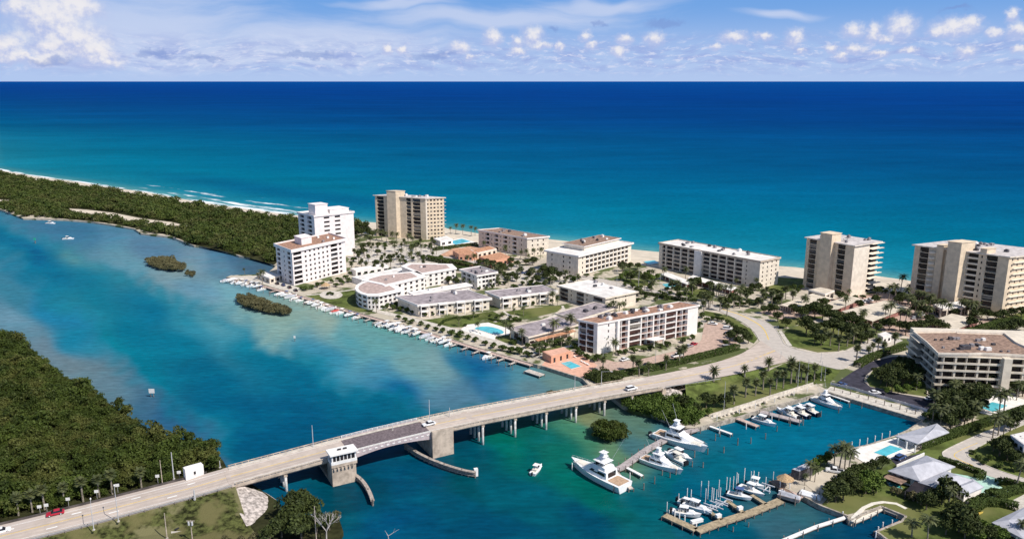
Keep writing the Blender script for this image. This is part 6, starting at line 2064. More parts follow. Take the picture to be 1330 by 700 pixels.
pool('pale blue kidney shaped pool on the white deck of the pool lawn', [(616, 427.5), (620, 424.8), (635, 424.2), (650, 428), (655.5, 432), (651, 434.5), (638, 433.8), (625, 429.5)])
pool('small rectangular blue pool on the coral deck by the bridge', [(729, 472), (740, 469.5), (754.5, 476), (742, 479.3)])
pool('turquoise pool between palms at the marina condo', [(1271, 529), (1289, 522.5), (1309, 527), (1290, 535.5)])
pool('blue rectangular pool beside the grey roofed pool house at the marina', [(1135, 588), (1156, 578.5), (1173, 583.5), (1150, 593)])
pool('dark teal pool at the terrace of the big grey roof', [(1152, 626), (1166, 629.5), (1172, 635), (1155, 631)], M_teal)
pool('small blue pool before the long beach block', [(860, 369.5), (875, 367.5), (880, 371.5), (866, 374)])
pool('pale pool at the foot of the tan tower by the dunes', [(582, 314.5), (600, 310.5), (612, 314), (592, 318)])
pool('pale pool on the beach terrace beside the galleried block', [(836, 340), (850, 338.5), (856, 342), (842, 344)])


# ---- loose planting between the buildings
def scatter(kind, zone, poly_px, n, smin, smax, dmin=2.2):
    poly = gpl(poly_px)
    xs, ys = [p[0] for p in poly], [p[1] for p in poly]
    got = []
    for _ in range(4000):
        if len(got) >= n: break
        x, y = RNG.uniform(min(xs), max(xs)), RNG.uniform(min(ys), max(ys))
        if not inpoly(x, y, poly) or any(inpoly(x, y, f) for f in FOOT): continue
        if any((x - a) ** 2 + (y - b) ** 2 < dmin ** 2 for a, b in FEET): continue
        FEET.append((x, y))
        got.append((x, y))
    desc, cat, grp = SPEC[kind]
    q_ = []
    for x, y in got:
        dep = y * CP - (G - CAM_H) * SP
        q_.append((665 + F * x / dep, 350 - F * (y * SP + (G - CAM_H) * CP) / dep, RNG.uniform(smin, smax)))
    plant(kind, zone, q_)


Q1 = [(455, 336), (480, 316), (565, 318), (580, 335), (606, 350), (520, 352), (470, 356)]
Q2 = [(600, 345), (700, 340), (765, 362), (720, 380), (640, 374)]
Q3 = [(800, 350), (860, 357), (960, 380), (985, 395), (920, 398), (830, 388)]
Q4 = [(905, 402), (1000, 383), (1035, 400), (1005, 410), (960, 402)]
Q5 = [(1010, 398), (1150, 378), (1290, 415), (1240, 440), (1100, 428)]
Q6 = [(1210, 525), (1270, 516), (1286, 540), (1240, 562), (1203, 550)]
Q7 = [(640, 430), (760, 440), (756, 460), (700, 466), (668, 452)]
scatter('sabal', 'scattered over the sandy court below the tan tower', Q1, 22, .7, 1.0)
scatter('shrub', 'scattered over the sandy court below the tan tower', Q1, 22, .8, 1.4)
scatter('tree', 'shading the sandy court below the tan tower', Q1, 10, .5, .8, 3)
scatter('coconut', 'scattered between beach blocks and small white block', Q2, 12, .6, .9)
scatter('tree', 'scattered between beach blocks and small white block', Q2, 14, .6, 1.0, 3)
scatter('shrub', 'scattered between beach blocks and small white block', Q2, 16, .8, 1.3)
scatter('tree', 'scattered in the gardens of the long beach block', Q3, 12, .6, .95, 3)
scatter('coconut', 'scattered in the gardens of the long beach block', Q3, 14, .6, .9)
scatter('shrub', 'scattered in the gardens of the long beach block', Q3, 16, .8, 1.3)
scatter('sabal', 'scattered on the plots above the road bend', Q4, 9, .8, 1.0)
scatter('tree', 'scattered on the plots above the road bend', Q4, 8, .6, .9, 3)
scatter('shrub', 'scattered on the plots above the road bend', Q4, 14, .8, 1.3)
scatter('coconut', 'scattered among the beige garages', Q5, 14, .7, 1.0)
scatter('tree', 'scattered among the beige garages', Q5, 20, .7, 1.0, 3)
scatter('tree', 'crowding the corner between quay and condo pool', Q6, 12, .8, 1.1, 2.5)
scatter('coconut', 'crowding the corner between quay and condo pool', Q6, 6, .7, .9)
scatter('coconut', 'scattered in the garden between lilac house and coral deck', Q7, 6, .6, .9)
scatter('shrub', 'scattered in the garden between lilac house and coral deck', Q7, 10, .8, 1.2)
# ------------------------------------------------------------------ docks, piles, fences
M_hull = mat('white_gelcoat', (0.82, 0.82, 0.82), rough=0.25, var=0.05, spec=0.5)
M_bdk = mat('cream_boat_deck', (0.74, 0.69, 0.60), var=0.1, scale=1.2)
M_teak = mat('teak_deck', (0.48, 0.33, 0.22), var=0.15, scale=1.5)
M_navy = mat('navy_gelcoat', (0.02, 0.03, 0.07), rough=0.25, var=0.1, spec=0.5)
M_canv = mat('grey_canvas', (0.42, 0.43, 0.47), var=0.15, scale=1.0)
M_canvb = mat('blue_canvas', (0.06, 0.11, 0.26), var=0.15, scale=1.0)
M_canvr = mat('red_canvas', (0.50, 0.08, 0.07), var=0.15, scale=1.0)
M_motor = mat('outboard_black', (0.03, 0.03, 0.035), rough=0.35)
M_alu = mat('bright_aluminium', (0.78, 0.78, 0.80), rough=0.35, var=0.05, metal=0.2)
M_brick = mat('dock_pink_planks', (0.56, 0.42, 0.36), var=0.2, scale=1.2)
M_tdock = mat('tan_dock_planks', (0.40, 0.32, 0.21), var=0.25, scale=1.2)


def dock(name, label, px, w, z=1.3, m=None, cat='dock', group=None, pile=3.0, h=0.3, pz=0.0, pile_m=None):
    """plank walkway along a pixel centre line (px measured at deck height), on its own piles"""
    pts = [P(x, y, z) for x, y in px]
    t = thing(name, label, cat, (pts[0].x, pts[0].y, 0), group)
    mb = MB()
    ofs = []
    for i, p in enumerate(pts):
        d0 = (pts[i] - pts[i - 1]) if i else (pts[1] - pts[0])
        d1 = (pts[i + 1] - pts[i]) if i < len(pts) - 1 else d0
        d = (d0.normalized() + d1.normalized()); d.z = 0; d.normalize()
        ofs.append(Vector((-d.y, d.x, 0)) * w / 2)
    mb.loft([[p - o + Vector((0, 0, -h)), p + o + Vector((0, 0, -h)), p + o, p - o] for p, o in zip(pts, ofs)])
    mb.build('deck', m or M_wooddk, t)
    mb = MB()
    for i in range(len(pts) - 1):
        for sg in (-1, 1):
            a, b = pts[i] + ofs[i] * sg * 0.98 + Vector((0, 0, -h - .25)), pts[i + 1] + ofs[i + 1] * sg * 0.98 + Vector((0, 0, -h - .25))
            mb.hexa([a, b, b - ofs[i + 1] * sg * .12, a - ofs[i] * sg * .12, a + Vector((0, 0, .246)), b + Vector((0, 0, .246)), b - ofs[i + 1] * sg * .12 + Vector((0, 0, .246)), a - ofs[i] * sg * .12 + Vector((0, 0, .246))])
    mb.build('stringers', M_timb, t)
    for i in range(len(pts) - 1):
        L_ = (pts[i + 1] - pts[i]).length
        n = max(1, int(L_ / pile))
        for k in range(n + (i == len(pts) - 2)):
            p = pts[i].lerp(pts[i + 1], k / n)
            for sg in (-1, 1):
                q_ = p + ofs[i] * sg * 1.0 + ofs[i].normalized() * sg * .14
                mb = MB(); mb.tube((q_.x, q_.y, -1.5), (q_.x, q_.y, z + pz), .14, .13, 6); mb.build('pile', pile_m or M_timb, t)
    return t


PILE_T, PILE_W = None, None


def post(px, py, h, m, label, r=0.14, z0=-1.2, zb=0.0, cap=None, name='mooring_pile', group='mooring piles'):
    p = P(px, py, zb)
    mb = MB()
    mb.tube((p.x, p.y, z0), (p.x, p.y, zb + h), r * 1.1, r, 7)
    if cap:
        mb.tube((p.x, p.y, zb + h), (p.x, p.y, zb + h + .35), r * 1.25, .02, 7, mi=1)
    o = mb.build(name, [m, cap or m])
    return tag(o, label, 'mooring pile' if name == 'mooring_pile' else 'post', group)


# dock walk along the inlet, finger piers and small boats
SEAW = [(300, 361.5), (330, 368), (384, 383.5), (440, 401), (508, 420), (554, 432.5), (605, 448.5), (646, 461), (690, 474)]
dock('dock_walk', 'long pale pinkish dock walk following the seawall below the townhouses', SEAW, 2.0, 1.35, M_brick, pile=9)


def seaw(x):
    y = lerp_y(SEAW, x)
    p, q_ = P(x - 4, lerp_y(SEAW, x - 4), 0), P(x + 4, lerp_y(SEAW, x + 4), 0)
    d = (q_ - p).normalized()
    n = Vector((d.y, -d.x, 0))
    return P(x, y, 0), d, n            # n points out over the inlet


fx = [318, 334, 350, 366, 381, 396, 412, 428, 446, 463, 478, 489, 500, 514, 530, 547, 563, 582, 601, 615, 630, 652, 662, 677]
for i, x in enumerate(fx):
    p, d, n = seaw(x)
    Lf = 7.0
    ctr = p + n * 1.05
    t = thing('finger_pier', 'narrow finger pier at the dock walk below the white buildings%s' % nth(i, len(fx)), 'pier', tuple(ctr), 'finger piers along the dock walk')
    mb = MB()
    a, b = ctr, ctr + n * Lf
    w = d * .55
    mb.hexa([Vector((*(q_.xy), 1.0)) for q_ in (a - w, b - w, b + w, a + w)] + [Vector((*(q_.xy), 1.22)) for q_ in (a - w, b - w, b + w, a + w)])
    mb.build('deck', M_wooddk if i > 5 else M_brick, t)
    for k in (0.5, 1.0):
        for sg in (-1, 1):
            q_ = a.lerp(b, k) + w * sg * 1.25
            mb = MB(); mb.tube((q_.x, q_.y, -1.5), (q_.x, q_.y, 1.9), .13, .12, 6); mb.build('pile', M_timb, t)
dock('end_pier', 'broad T shaped platform at the last pier near the coral pool deck', [(684, 480.5), (704, 487)], 3.2, 1.2, M_wooddk, pile=5)
# ---- boats


def hull_rings(L, B, H, zk=-0.35, flare=0.12, n=12):
    rings = []
    for i in range(n + 1):
        t = i / n
        x = -L / 2 + L * t
        w = B / 2 * (0.94 + .06 * min(1, t * 4)) * (1 - max(0, (t - .42) / .58) ** 1.75) + 0.03
        sh = H * (1 + .38 * max(0, (t - .2)) ** 1.6)
        wl = w * (0.86 - flare * t)
        xk = x - max(0, t - .7) * L * .22
        rings.append([(xk, 0, zk * (1 - .8 * max(0, t - .7) / .3)), (xk, -wl * .9, 0.0), (x, -w, sh), (x, -w * .86, sh + .02), (x, 0, sh + .05), (x, w * .86, sh + .02), (x, w, sh), (xk, wl * .9, 0.0)])
    return rings


def deck_z(L, H, x):
    t = (x + L / 2) / L
    return H * (1 + .38 * max(0, (t - .2)) ** 1.6) + .04


def small_boat(label, style, hullm=None, topm=None, L=7.2):
    B, H = L * .33, .85
    t = thing('motor_boat', label, 'motor boat')
    mb = MB(); mb.loft(hull_rings(L, B, H)); mb.build('hull', hullm or M_hull, t)
    mb = MB(); mb.frustum(-L * .40, L * .18, B * .36, H + .06, -L * .40, L * .16, B * .34, H + .10); mb.build('cockpit_floor', M_bdk, t)
    if style == 'console':
        mb = MB(); mb.frustum(-.5, .6, .45, H + .1, -.4, .3, .4, H + 1.15); mb.build('console', M_hull, t)
        mb = MB(); mb.frustum(.22, .5, .4, H + 1.15, .12, .3, .34, H + 1.55); mb.build('windscreen', M_glass, t)
        mb = MB(); mb.frustum(-1.4, 1.0, .95, H + 2.1, -1.3, .9, .88, H + 2.2); mb.build('t_top', topm or M_hull, t)
        for sx in (-.9, .6):
            for sy in (-.6, .6):
                mb = MB(); mb.tube((sx, sy * .8, H + .1), (sx, sy, H + 2.1), .04, .04, 5); mb.build('t_top_leg', M_alu, t)
        mb = MB(); mb.box((-1.3, 0, H + .45), (.5, .9, .7)); mb.build('seat', M_bdk, t)
    elif style == 'canvas':
        mb = MB()
        rings = []
        for k in range(7):
            u = k / 6
            x = -L * .42 + L * .74 * u
            w = B * .47 * (1 - max(0, u - .55) ** 2 * 2.2)
            zz = deck_z(L, H, x)
            hh = .65 * math.sin(math.pi * (.12 + .76 * u)) + .1
            rings.append([(x, -w, zz), (x, -w * .6, zz + hh * .8), (x, 0, zz + hh), (x, w * .6, zz + hh * .8), (x, w, zz)])
        mb.loft(rings, close=True); mb.build('canvas_cover', topm or M_canv, t)
    else:
        mb = MB(); mb.frustum(-.2, L * .30, B * .38, H + .05, .2, L * .18, B * .30, H + .75); mb.build('cabin', M_hull, t)
        mb = MB(); mb.frustum(-.25, .35, B * .34, H + .75, .05, .25, B * .28, H + 1.2); mb.build('windscreen', M_glass, t)
        mb = MB(); mb.frustum(-1.8, .1, B * .36, H + 1.75, -1.7, 0, B * .32, H + 1.85); mb.build('bimini', topm or M_canvb, t)
        for sy in (-.7, .7):
            mb = MB(); mb.tube((-1.0, sy, H + .1), (-1.0, sy, H + 1.75), .04, .04, 5); mb.build('bimini_leg', M_alu, t)
        mb = MB(); mb.box((-1.9, 0, H + .4), (.6, B * .6, .6)); mb.build('seat', M_bdk, t)
    for sy in ((-.35, .35) if style == 'console' else (0,)):
        mb = MB(); mb.frustum(-L / 2 - .65, -L / 2 - .02, .22, .35, -L / 2 - .55, -L / 2 + .02, .18, 1.25); mb.build('outboard', M_motor if style != 'canvas' else M_hull, t)
        for v in mb.v: pass
    return t


def place(boat, px, py, ang, label, group=None, sc=1.0, zb=0.0):
    """ang: heading of the bow in degrees (0 = right in plan, 90 = out to sea)"""
    p = P(px, py, zb)
    if boat.name not in USED:
        USED.add(boat.name)
        boat.location = p; boat.rotation_euler.z = math.radians(ang); boat.scale = (sc,) * 3
        return tag(boat, label, None, group)
    return copy_tree(boat, p, math.radians(ang), sc, label, group)


SB = [small_boat('x', 'console'), small_boat('x', 'canvas'), small_boat('x', 'cabin'), small_boat('x', 'canvas', topm=M_wht), small_boat('x', 'console', topm=M_canvb), small_boat('x', 'cabin', topm=M_wht), small_boat('x', 'canvas', topm=M_canvr)]
SDESC = ['white open boat with white T top', 'white boat under a grey canvas cover', 'white cabin boat with blue awning', 'white boat under a pale cover', 'white open boat with blue top', 'white cabin boat with white awning', 'white boat under a red cover']
CL = [('among the outermost docks', [305, 311, 317, 324, 330, 337, 344, 352]), ('below the seven storey block', [376, 383, 389, 395, 401]), ('off the waterfront lawn', [410, 416, 422, 428, 434, 440, 447, 453]), ('below the rounded block', [466, 474]),
      ('off the nearer townhouse row', [503, 508, 513, 518, 523, 528, 533, 538, 543, 548, 553]), ('beyond the townhouse cluster', [564, 570, 576, 582, 588, 594]), ('near the kidney pool', [645]), ]
for zone, xs_ in CL:
    picks = []
    for i, x in enumerate(xs_):
        picks.append(6 if x == 447 else RNG.choice([0, 1, 2, 3, 3, 4, 5, 5, 0]))
    for i, (x, k) in enumerate(zip(xs_, picks)):
        p, d, n = seaw(x)
        c = p + n * RNG.uniform(5.2, 6.6)
        same = [j for j, kk in enumerate(picks) if kk == k]
        lab = '%s %s%s' % (SDESC[k], zone, nth(same.index(i), len(same)))
        ang = math.degrees(math.atan2(n.y, n.x)) + (180 if RNG.random() < .35 else 0) + RNG.uniform(-4, 4)
        px_ = (c.x, c.y)
        b = SB[k]
        zl = RNG.choice([0, 0, .5, .9])
        if b.name not in USED:
            USED.add(b.name); b.location = (c.x, c.y, zl); b.rotation_euler.z = math.radians(ang); tag(b, lab, None, 'small boats along the dock walk')
        else:
            copy_tree(b, (c.x, c.y, zl), math.radians(ang), RNG.uniform(.85, 1.1), lab, 'small boats along the dock walk')
for i, x in enumerate(range(308, 690, 9)):
    p, d, n = seaw(x + RNG.uniform(-2, 2))
    c = p + n * RNG.uniform(9.5, 11)
    mb = MB(); mb.tube((c.x, c.y, -1.2), (c.x, c.y, 2.3 + RNG.uniform(-.3, .6)), .15, .13, 6)
    o = mb.build('mooring_pile', M_timb); tag(o, 'grey timber mooring pile off the finger piers of the dock walk', 'mooring pile', 'mooring piles off the dock walk')


def sport_fisher(label, L=17.5, tower=True, teak=True, closed=True):
    B, H = L * .30, L * .105
    t = thing('sport_yacht', label, 'yacht')
    mb = MB(); mb.loft(hull_rings(L, B, H, -.6, .18, 16)); mb.build('hull', M_hull, t)
    z = H + .06
    mb = MB(); mb.frustum(-L * .48, -L * .27, B * .36, z, -L * .48, -L * .27, B * .36, z + .05); mb.build('cockpit', M_teak if teak else M_bdk, t)
    mb = MB(); mb.frustum(L * .16, L * .40, B * .22, deck_z(L, H, L * .16) + .02, L * .16, L * .36, B * .16, deck_z(L, H, L * .36) + .10); mb.build('foredeck', M_bdk, t)
    # deckhouse sweeping forward
    cab = MB()
    zt = z + L * .098
    prof = [(-.26, .40, 0, .37), (-.10, .41, 0, .38), (.06, .40, 0, .32), (.20, .31, 0, .12)]
    rings = []
    for (xf, wb, _, wt), zz in zip(prof, (zt, zt, zt - .1, z + .55)):
        x = xf * L
        zb_ = deck_z(L, H, x) - .02
        rings.append([(x, -wb * B, zb_), (x + .15, -wt * B, zz), (x + .15, wt * B, zz), (x, wb * B, zb_)])
    cab.loft(rings)
    cabin = cab.build('deckhouse', M_hull, t)
    for sg in (-1, 1):
        mb = MB()
        a, b = (-.23 * L, .404 * B), (.03 * L, .390 * B)
        za, zb_ = z + L * .040, z + L * .080
        mb.hexa([(a[0], sg * (a[1] + .04), za), (b[0] + .5, sg * (b[1] + .03), za + .1), (b[0] + .5, sg * (b[1] - .12), za + .1), (a[0], sg * (a[1] - .1), za),
                 (a[0], sg * (a[1] - .06), zb_), (b[0] - .4, sg * (b[1] - .10), zb_ - .02), (b[0] - .4, sg * (b[1] - .25), zb_ - .02), (a[0], sg * (a[1] - .20), zb_)])
        mb.build('side_window', M_glass, cabin)
    mb = MB(); mb.box((-.262 * L - .03, 0, z + L * .055), (.05, B * .5, L * .07)); mb.build('aft_window', M_glass, cabin)
    # flybridge
    zf = zt
    mb = MB(); mb.frustum(-.22 * L, .02 * L, B * .34, zf + .005, -.21 * L, -.02 * L, B * .31, zf + L * .045); fb = mb.build('flybridge', M_hull, t)
    mb = MB(); mb.frustum(-.06 * L, -.0 * L, B * .29, zf + L * .046, -.07 * L, -.045 * L, B * .25, zf + L * .10); mb.build('enclosure_glass', M_glass if closed else M_canv, fb)
    mb = MB(); mb.box((-.14 * L, 0, zf + L * .06), (1.0, B * .22, .5)); mb.build('helm_seat', M_bdk, fb)
    zh = zf + L * .105
    mb = MB(); mb.frustum(-.20 * L, .005 * L, B * .33, zh, -.19 * L, -.01 * L, B * .29, zh + .18); mb.build('hardtop', M_hull, t)
    for sx in (-.18, -.03):
        for sg in (-1, 1):
            mb = MB(); mb.tube((sx * L, sg * B * .29, zf + L * .045), (sx * L, sg * B * .27, zh), .06, .06, 6); mb.build('hardtop_leg', M_alu, t)
    if tower:
        z1, z2 = zh + L * .058, zh + L * .118
        tw = thing2 = None
        for sx in (-.16, -.05):
            for sg in (-1, 1):
                mb = MB(); mb.tube((sx * L, sg * B * .25, zh + .1), (-.105 * L + (sx + .105) * L * .55, sg * B * .13, z1 + .2), .055, .05, 6)
                mb.tube((-.105 * L + (sx + .105) * L * .55, sg * B * .13, z1 + .2), (-.105 * L + (sx + .105) * L * .5, sg * B * .11, z2), .05, .045, 6)
                mb.build('tower_leg', M_alu, t)
        mb = MB(); mb.frustum(-.15 * L, -.06 * L, B * .17, z1, -.15 * L, -.06 * L, B * .17, z1 + .14); mb.build('tower_platform', M_hull, t)
        mb = MB(); mb.frustum(-.135 * L, -.07 * L, B * .14, z1 + .145, -.13 * L, -.075 * L, B * .12, z1 + 1.0); mb.build('tower_helm', M_hull, t)
        mb = MB(); mb.frustum(-.155 * L, -.055 * L, B * .17, z2, -.145 * L, -.065 * L, B * .13, z2 + .14); mb.build('tower_top', M_hull, t)
    for sg in (-1, 1):
        mb = MB(); mb.tube((-.08 * L, sg * B * .36, z + L * .05), (-.30 * L, sg * B * .62, z + L * .52), .05, .025, 5); mb.build('outrigger', M_alu, t)
    mb = MB()
    for k in range(10):
        for sg in (-1, 1):
            x0, x1 = L * (.12 + .36 * k / 10), L * (.12 + .36 * (k + 1) / 10)
            f = lambda x: B / 2 * (1 - max(0, (((x + L / 2) / L) - .42) / .58) ** 1.75) * .9
            mb.tube((x0, sg * f(x0), deck_z(L, H, x0) + .65), (x1, sg * f(x1), deck_z(L, H, x1) + .65), .03, .03, 4)
            if k % 2 == 0: mb.tube((x0, sg * f(x0), deck_z(L, H, x0)), (x0, sg * f(x0), deck_z(L, H, x0) + .65), .03, .03, 4)
    mb.build('bow_rail', M_alu, t)
    return t


def cruiser(label, L=11.0, hullm=None, top=None, engines=3):
    B, H = L * .29, L * .12
    t = thing('cabin_cruiser', label, 'motor boat')
    mb = MB(); mb.loft(hull_rings(L, B, H, -.5, .16, 14)); mb.build('hull', hullm or M_hull, t)
    mb = MB()
    rs_ = hull_rings(L, B, H, -.5, .16, 14)
    mb.loft([[(r[3][0], r[3][1], r[3][2] + .02), (r[5][0], r[5][1], r[5][2] + .02), (r[5][0], r[5][1], r[5][2] + .06), (r[3][0], r[3][1], r[3][2] + .06)] for r in rs_]); mb.build('deck', M_hull, t)
    z = H + .1
    mb = MB(); mb.frustum(-L * .42, L * .02, B * .36, z + .005, -L * .42, L * .02, B * .35, z + .06); mb.build('cockpit_floor', M_bdk, t)
    mb = MB(); mb.frustum(-.02 * L, .28 * L, B * .36, z, .02 * L, .20 * L, B * .24, z + L * .075); mb.build('cabin', M_hull, t)
    mb = MB(); mb.frustum(-.04 * L, .07 * L, B * .33, z + L * .077, -.01 * L, .02 * L, B * .27, z + L * .14); mb.build('windscreen', M_glass, t)
    mb = MB(); mb.frustum(-.26 * L, .05 * L, B * .36, z + L * .19, -.25 * L, .03 * L, B * .31, z + L * .205); mb.build('hardtop', top or M_hull, t)
    for sx in (-.2, 0):
        for sg in (-1, 1):
            mb = MB(); mb.tube((sx * L, sg * B * .33, z), (sx * L, sg * B * .31, z + L * .19), .05, .05, 5); mb.build('hardtop_leg', M_alu, t)
    for k in range(2):
        mb = MB(); mb.box((-.12 * L - k * 1.1, 0, z + .45), (.6, B * .5, .75)); mb.build('seat', M_bdk, t)
    for k in range(engines):
        y = (k - (engines - 1) / 2) * .62
        mb = MB(); mb.hexa([(-L / 2 - .8, y - .22, .3), (-L / 2 - .02, y - .22, .3), (-L / 2 - .02, y + .22, .3), (-L / 2 - .8, y + .22, .3), (-L / 2 - .7, y - .18, 1.6), (-L / 2 + .1, y - .18, 1.6), (-L / 2 + .1, y + .18, 1.6), (-L / 2 - .7, y + .18, 1.6)]); mb.build('outboard', M_motor, t)
    return t


def aim(x0, y0, x1, y1, z=0):
    """heading and midpoint of a boat whose stern and bow waterlines are at these pixels"""
    a, b = P(x0, y0, z), P(x1, y1, z)
    return a, b, (b - a).length, math.degrees(math.atan2(b.y - a.y, b.x - a.x))


def moor(fn, label, st, bw, **kw):
    a, b, L, ang = aim(*st, *bw)
    t = fn(label, L=L, **kw)
    t.location = (a + b) / 2
    t.rotation_euler.z = math.radians(ang)
    return t


moor(sport_fisher, 'largest white sport yacht lying bow out at the near end of the yacht pier', (812, 638), (742, 604))
moor(sport_fisher, 'white sport yacht with tall tower and outriggers, farther of the two beside each other', (852, 567), (919, 588.5))
moor(sport_fisher, 'white sport yacht with tower in front of the smaller dark hulled boat', (834, 598), (887, 617), closed=False)
moor(cruiser, 'open boat with dark outboards squeezed between the two towered yachts', (890, 604), (862, 590), top=M_bdk)
moor(cruiser, 'white open boat tucked by the yacht pier just left of the taller tower', (870, 588), (899, 601), engines=2)
moor(cruiser, 'small boat at the seaward side of the yacht pier root', (845, 566), (862, 574), top=M_hull, engines=2)
moor(sport_fisher, 'white sport yacht with tower moored in the inner corner of the marina', (1056, 519), (1094, 534), teak=False)
moor(cruiser, 'dark sided boat with white hardtop next to the corner yacht', (1062, 541), (1036, 528), hullm=M_navy)
moor(cruiser, 'long dark hulled boat beside the grey planked finger', (1050, 544), (1022, 531), hullm=M_navy, engines=2)
moor(cruiser, 'low white boat by the grey planked finger under the palm lawn', (1036, 545), (1008, 533), engines=2)
moor(cruiser, 'white cruiser with pointed bow at the first short pier of the quay', (978, 545), (1008, 555), engines=2)
for st, bw, lab, k in [((881, 651), (908, 660), 'white boat farthest back at the outer end of the lift dock', 'c'), ((873, 665), (911, 671), 'sleek white boat nearest the outer end of the lift dock', 'c'), ((888, 655), (925, 668), 'white boat with little tower in the lift dock, second from its outer end', 'c'),
                       ((945, 641), (977, 649), 'white open boat with blue cover on a lift midway along the dock', 's'), ((960, 632), (993, 645), 'white boat with sharp bow on a lift at the dock root', 's'), ((970, 628), (993, 634), 'smallest white boat behind on the last lift of the dock', 's')]:
    a, b, L, ang = aim(*st, *bw, 0.9)
    t = cruiser(lab, L=min(L, 9.5), engines=2) if k == 'c' else small_boat(lab, 'console', L=min(L, 8.6), topm=M_canvb if 'blue' in lab else None)
    t.location = (a + b) / 2; t.location.z = 0.7
    t.rotation_euler.z = math.radians(ang)
a, b, L, ang = aim(692, 617, 703, 606)
t = small_boat('small white boat with white awning alone on open water south of the bridge', 'cabin', L=7.0, topm=M_wht); t.location = (a + b) / 2; t.rotation_euler.z = math.radians(ang)
for x, y, ang, lab, L in ((66, 291, -5, 'white pontoon boat anchored off the scrubby shore', 9.0), (89, 311, 10, 'white boat drifting near the green channel marker', 8.5)):
    t = small_boat(lab, 'cabin', L=L, topm=M_wht); t.location = P(x, y, 0); t.rotation_euler.z = math.radians(ang)
# piers of the marina
dock('yacht_pier', 'long grey planked pier the sport yachts lie along', [(906, 556), (868, 568), (842, 582), (808, 606), (800, 609)], 2.6, 1.4, mat('grey_dock_planks', (0.42, 0.37, 0.36), var=.2, scale=1.2), pile=4, pz=1.0)
dock('finger_pier', 'short finger pier beside the largest yacht', [(800, 612), (820, 634)], 1.3, 1.2)
dock('finger_pier', 'white edged finger pier reaching from the yacht pier under the bow', [(813, 606), (834, 617)], 1.1, 1.2, M_white)
dock('finger_pier', 'white finger pier beside the tall towered yacht', [(889, 563), (913, 574)], 1.1, 1.2, M_white)
dock('finger_pier', 'white finger pier on the empty side of the quay', [(922, 553), (950, 563)], 1.1, 1.2, M_white)
dock('finger_pier', 'pinkish short pier beside the white cruiser', [(958, 543), (984, 553)], 2.0, 1.2, M_brick)
dock('finger_pier', 'broad grey planked finger pier in the marina corner', [(988, 534), (1040, 547)], 2.8, 1.2, MATS['grey_dock_planks'], pz=1.2)
dock('finger_pier', 'narrow pale pier at the bow of the corner yacht', [(1074, 511), (1103, 521)], .9, .9, M_white)
dock('lift_dock', 'tan plank dock with boat lifts, its long outer walkway', [(1014, 649), (975, 665), (940, 676), (905, 688.5)], 2.6, 1.25, M_tdock, pile=3)
dock('lift_dock', 'tan plank cross end of the lift dock with white posts', [(904, 687), (863, 668)], 2.4, 1.25, M_tdock, pile=3)
dock('finger_pier', 'tan finger pier of the lift dock, nearest its outer end', [(938, 674), (917, 661)], 1.2, 1.25, M_tdock)
dock('finger_pier', 'tan finger pier in the middle of the lift dock', [(966, 665), (944, 649)], 1.2, 1.25, M_tdock)
dock('finger_pier', 'tan finger pier at the root of the lift dock', [(995, 654), (976, 642)], 1.2, 1.25, M_tdock)
dock('house_dock', 'brown wooden deck corner under the tan thatched hut', [(1006, 623), (1028, 640)], 3.6, 1.35, mat('brown_deck', (.27, .19, .15), var=.2))
dock('house_dock', 'pinkish plank ramp between hut and boat lift', [(1026, 632), (1044, 645)], 3.0, 1.45, M_brick)
dock('canal_footbridge', 'narrow pale footbridge on dark posts crossing the small canal mouth', [(1000, 708), (1060, 683), (1098, 671)], 1.1, 1.2, M_white, 'footbridge', pile=5, pz=.7)
dock('canal_dock', 'pale curved boardwalk along the canal garden seawall', [(1105, 676), (1112, 668), (1122, 659), (1134, 653.5), (1147, 651.5), (1164, 653.5), (1177, 660)], 1.2, 1.6, M_bdk, pile=3)
dock('canal_dock', 'pale straight boardwalk under the curved one at the canal', [(1108, 677), (1128, 669), (1145, 659)], 1.3, 1.0, M_bdk, pile=3, pz=.8)
dock('canal_dock', 'grey swim platform at the inner end of the canal', [(1151, 661), (1167, 667)], 2.0, 1.0, M_wooddk)
dock('canal_dock', 'pale boardwalk on the far canal bank by the palms', [(1171, 677), (1139, 690), (1156, 703)], 1.2, 1.4, M_brick)
# floating boats on house lifts
t = thing('covered_boat_lift', 'lilac grey covered boat on a lift beside the dock ramp', 'boat lift', tuple(P(1024, 650, 0)))
for i, (x, y, m, lab) in enumerate([(1025, 646, M_canv, 'grey canvas covered boat'), (1052, 645, M_hull, 'white boat on the cradle')]):
    p = P(x, y, 1.2)
    tt = t if i == 0 else thing('covered_boat_lift', 'white boat lift with low white boat next to the lilac cover', 'boat lift', tuple(p))
    ca, sa = math.cos(math.radians(-35)), math.sin(math.radians(-35))
    f = lambda a, b, z: (p.x + a * ca - b * sa, p.y + a * sa + b * ca, z)
    mb = MB(); mb.hexa([f(-3, -1.2, .9), f(3, -1.2, .9), f(3, 1.2, .9), f(-3, 1.2, .9), f(-3.1, -1.4, 1.9), f(3.3, -1.2, 2.0), f(3.3, 1.2, 2.0), f(-3.1, 1.4, 1.9)]); mb.build('boat_hull', M_hull if i else M_brick, tt)
    mb = MB(); mb.hexa([f(-3, -1.3, 1.92), f(3.2, -1.1, 2.02), f(3.2, 1.1, 2.02), f(-3, 1.3, 1.92), f(-2.6, -.5, 2.7), f(2.6, -.4, 2.5), f(2.6, .4, 2.5), f(-2.6, .5, 2.7)]); mb.build('cover', m, tt)
    for a in (-2.2, 2.2):
        for b in (-1.7, 1.7):
            mb = MB(); mb.tube(f(a, b, -1.5), f(a, b, 3.0), .13, .13, 6); mb.build('post', M_timb, tt)
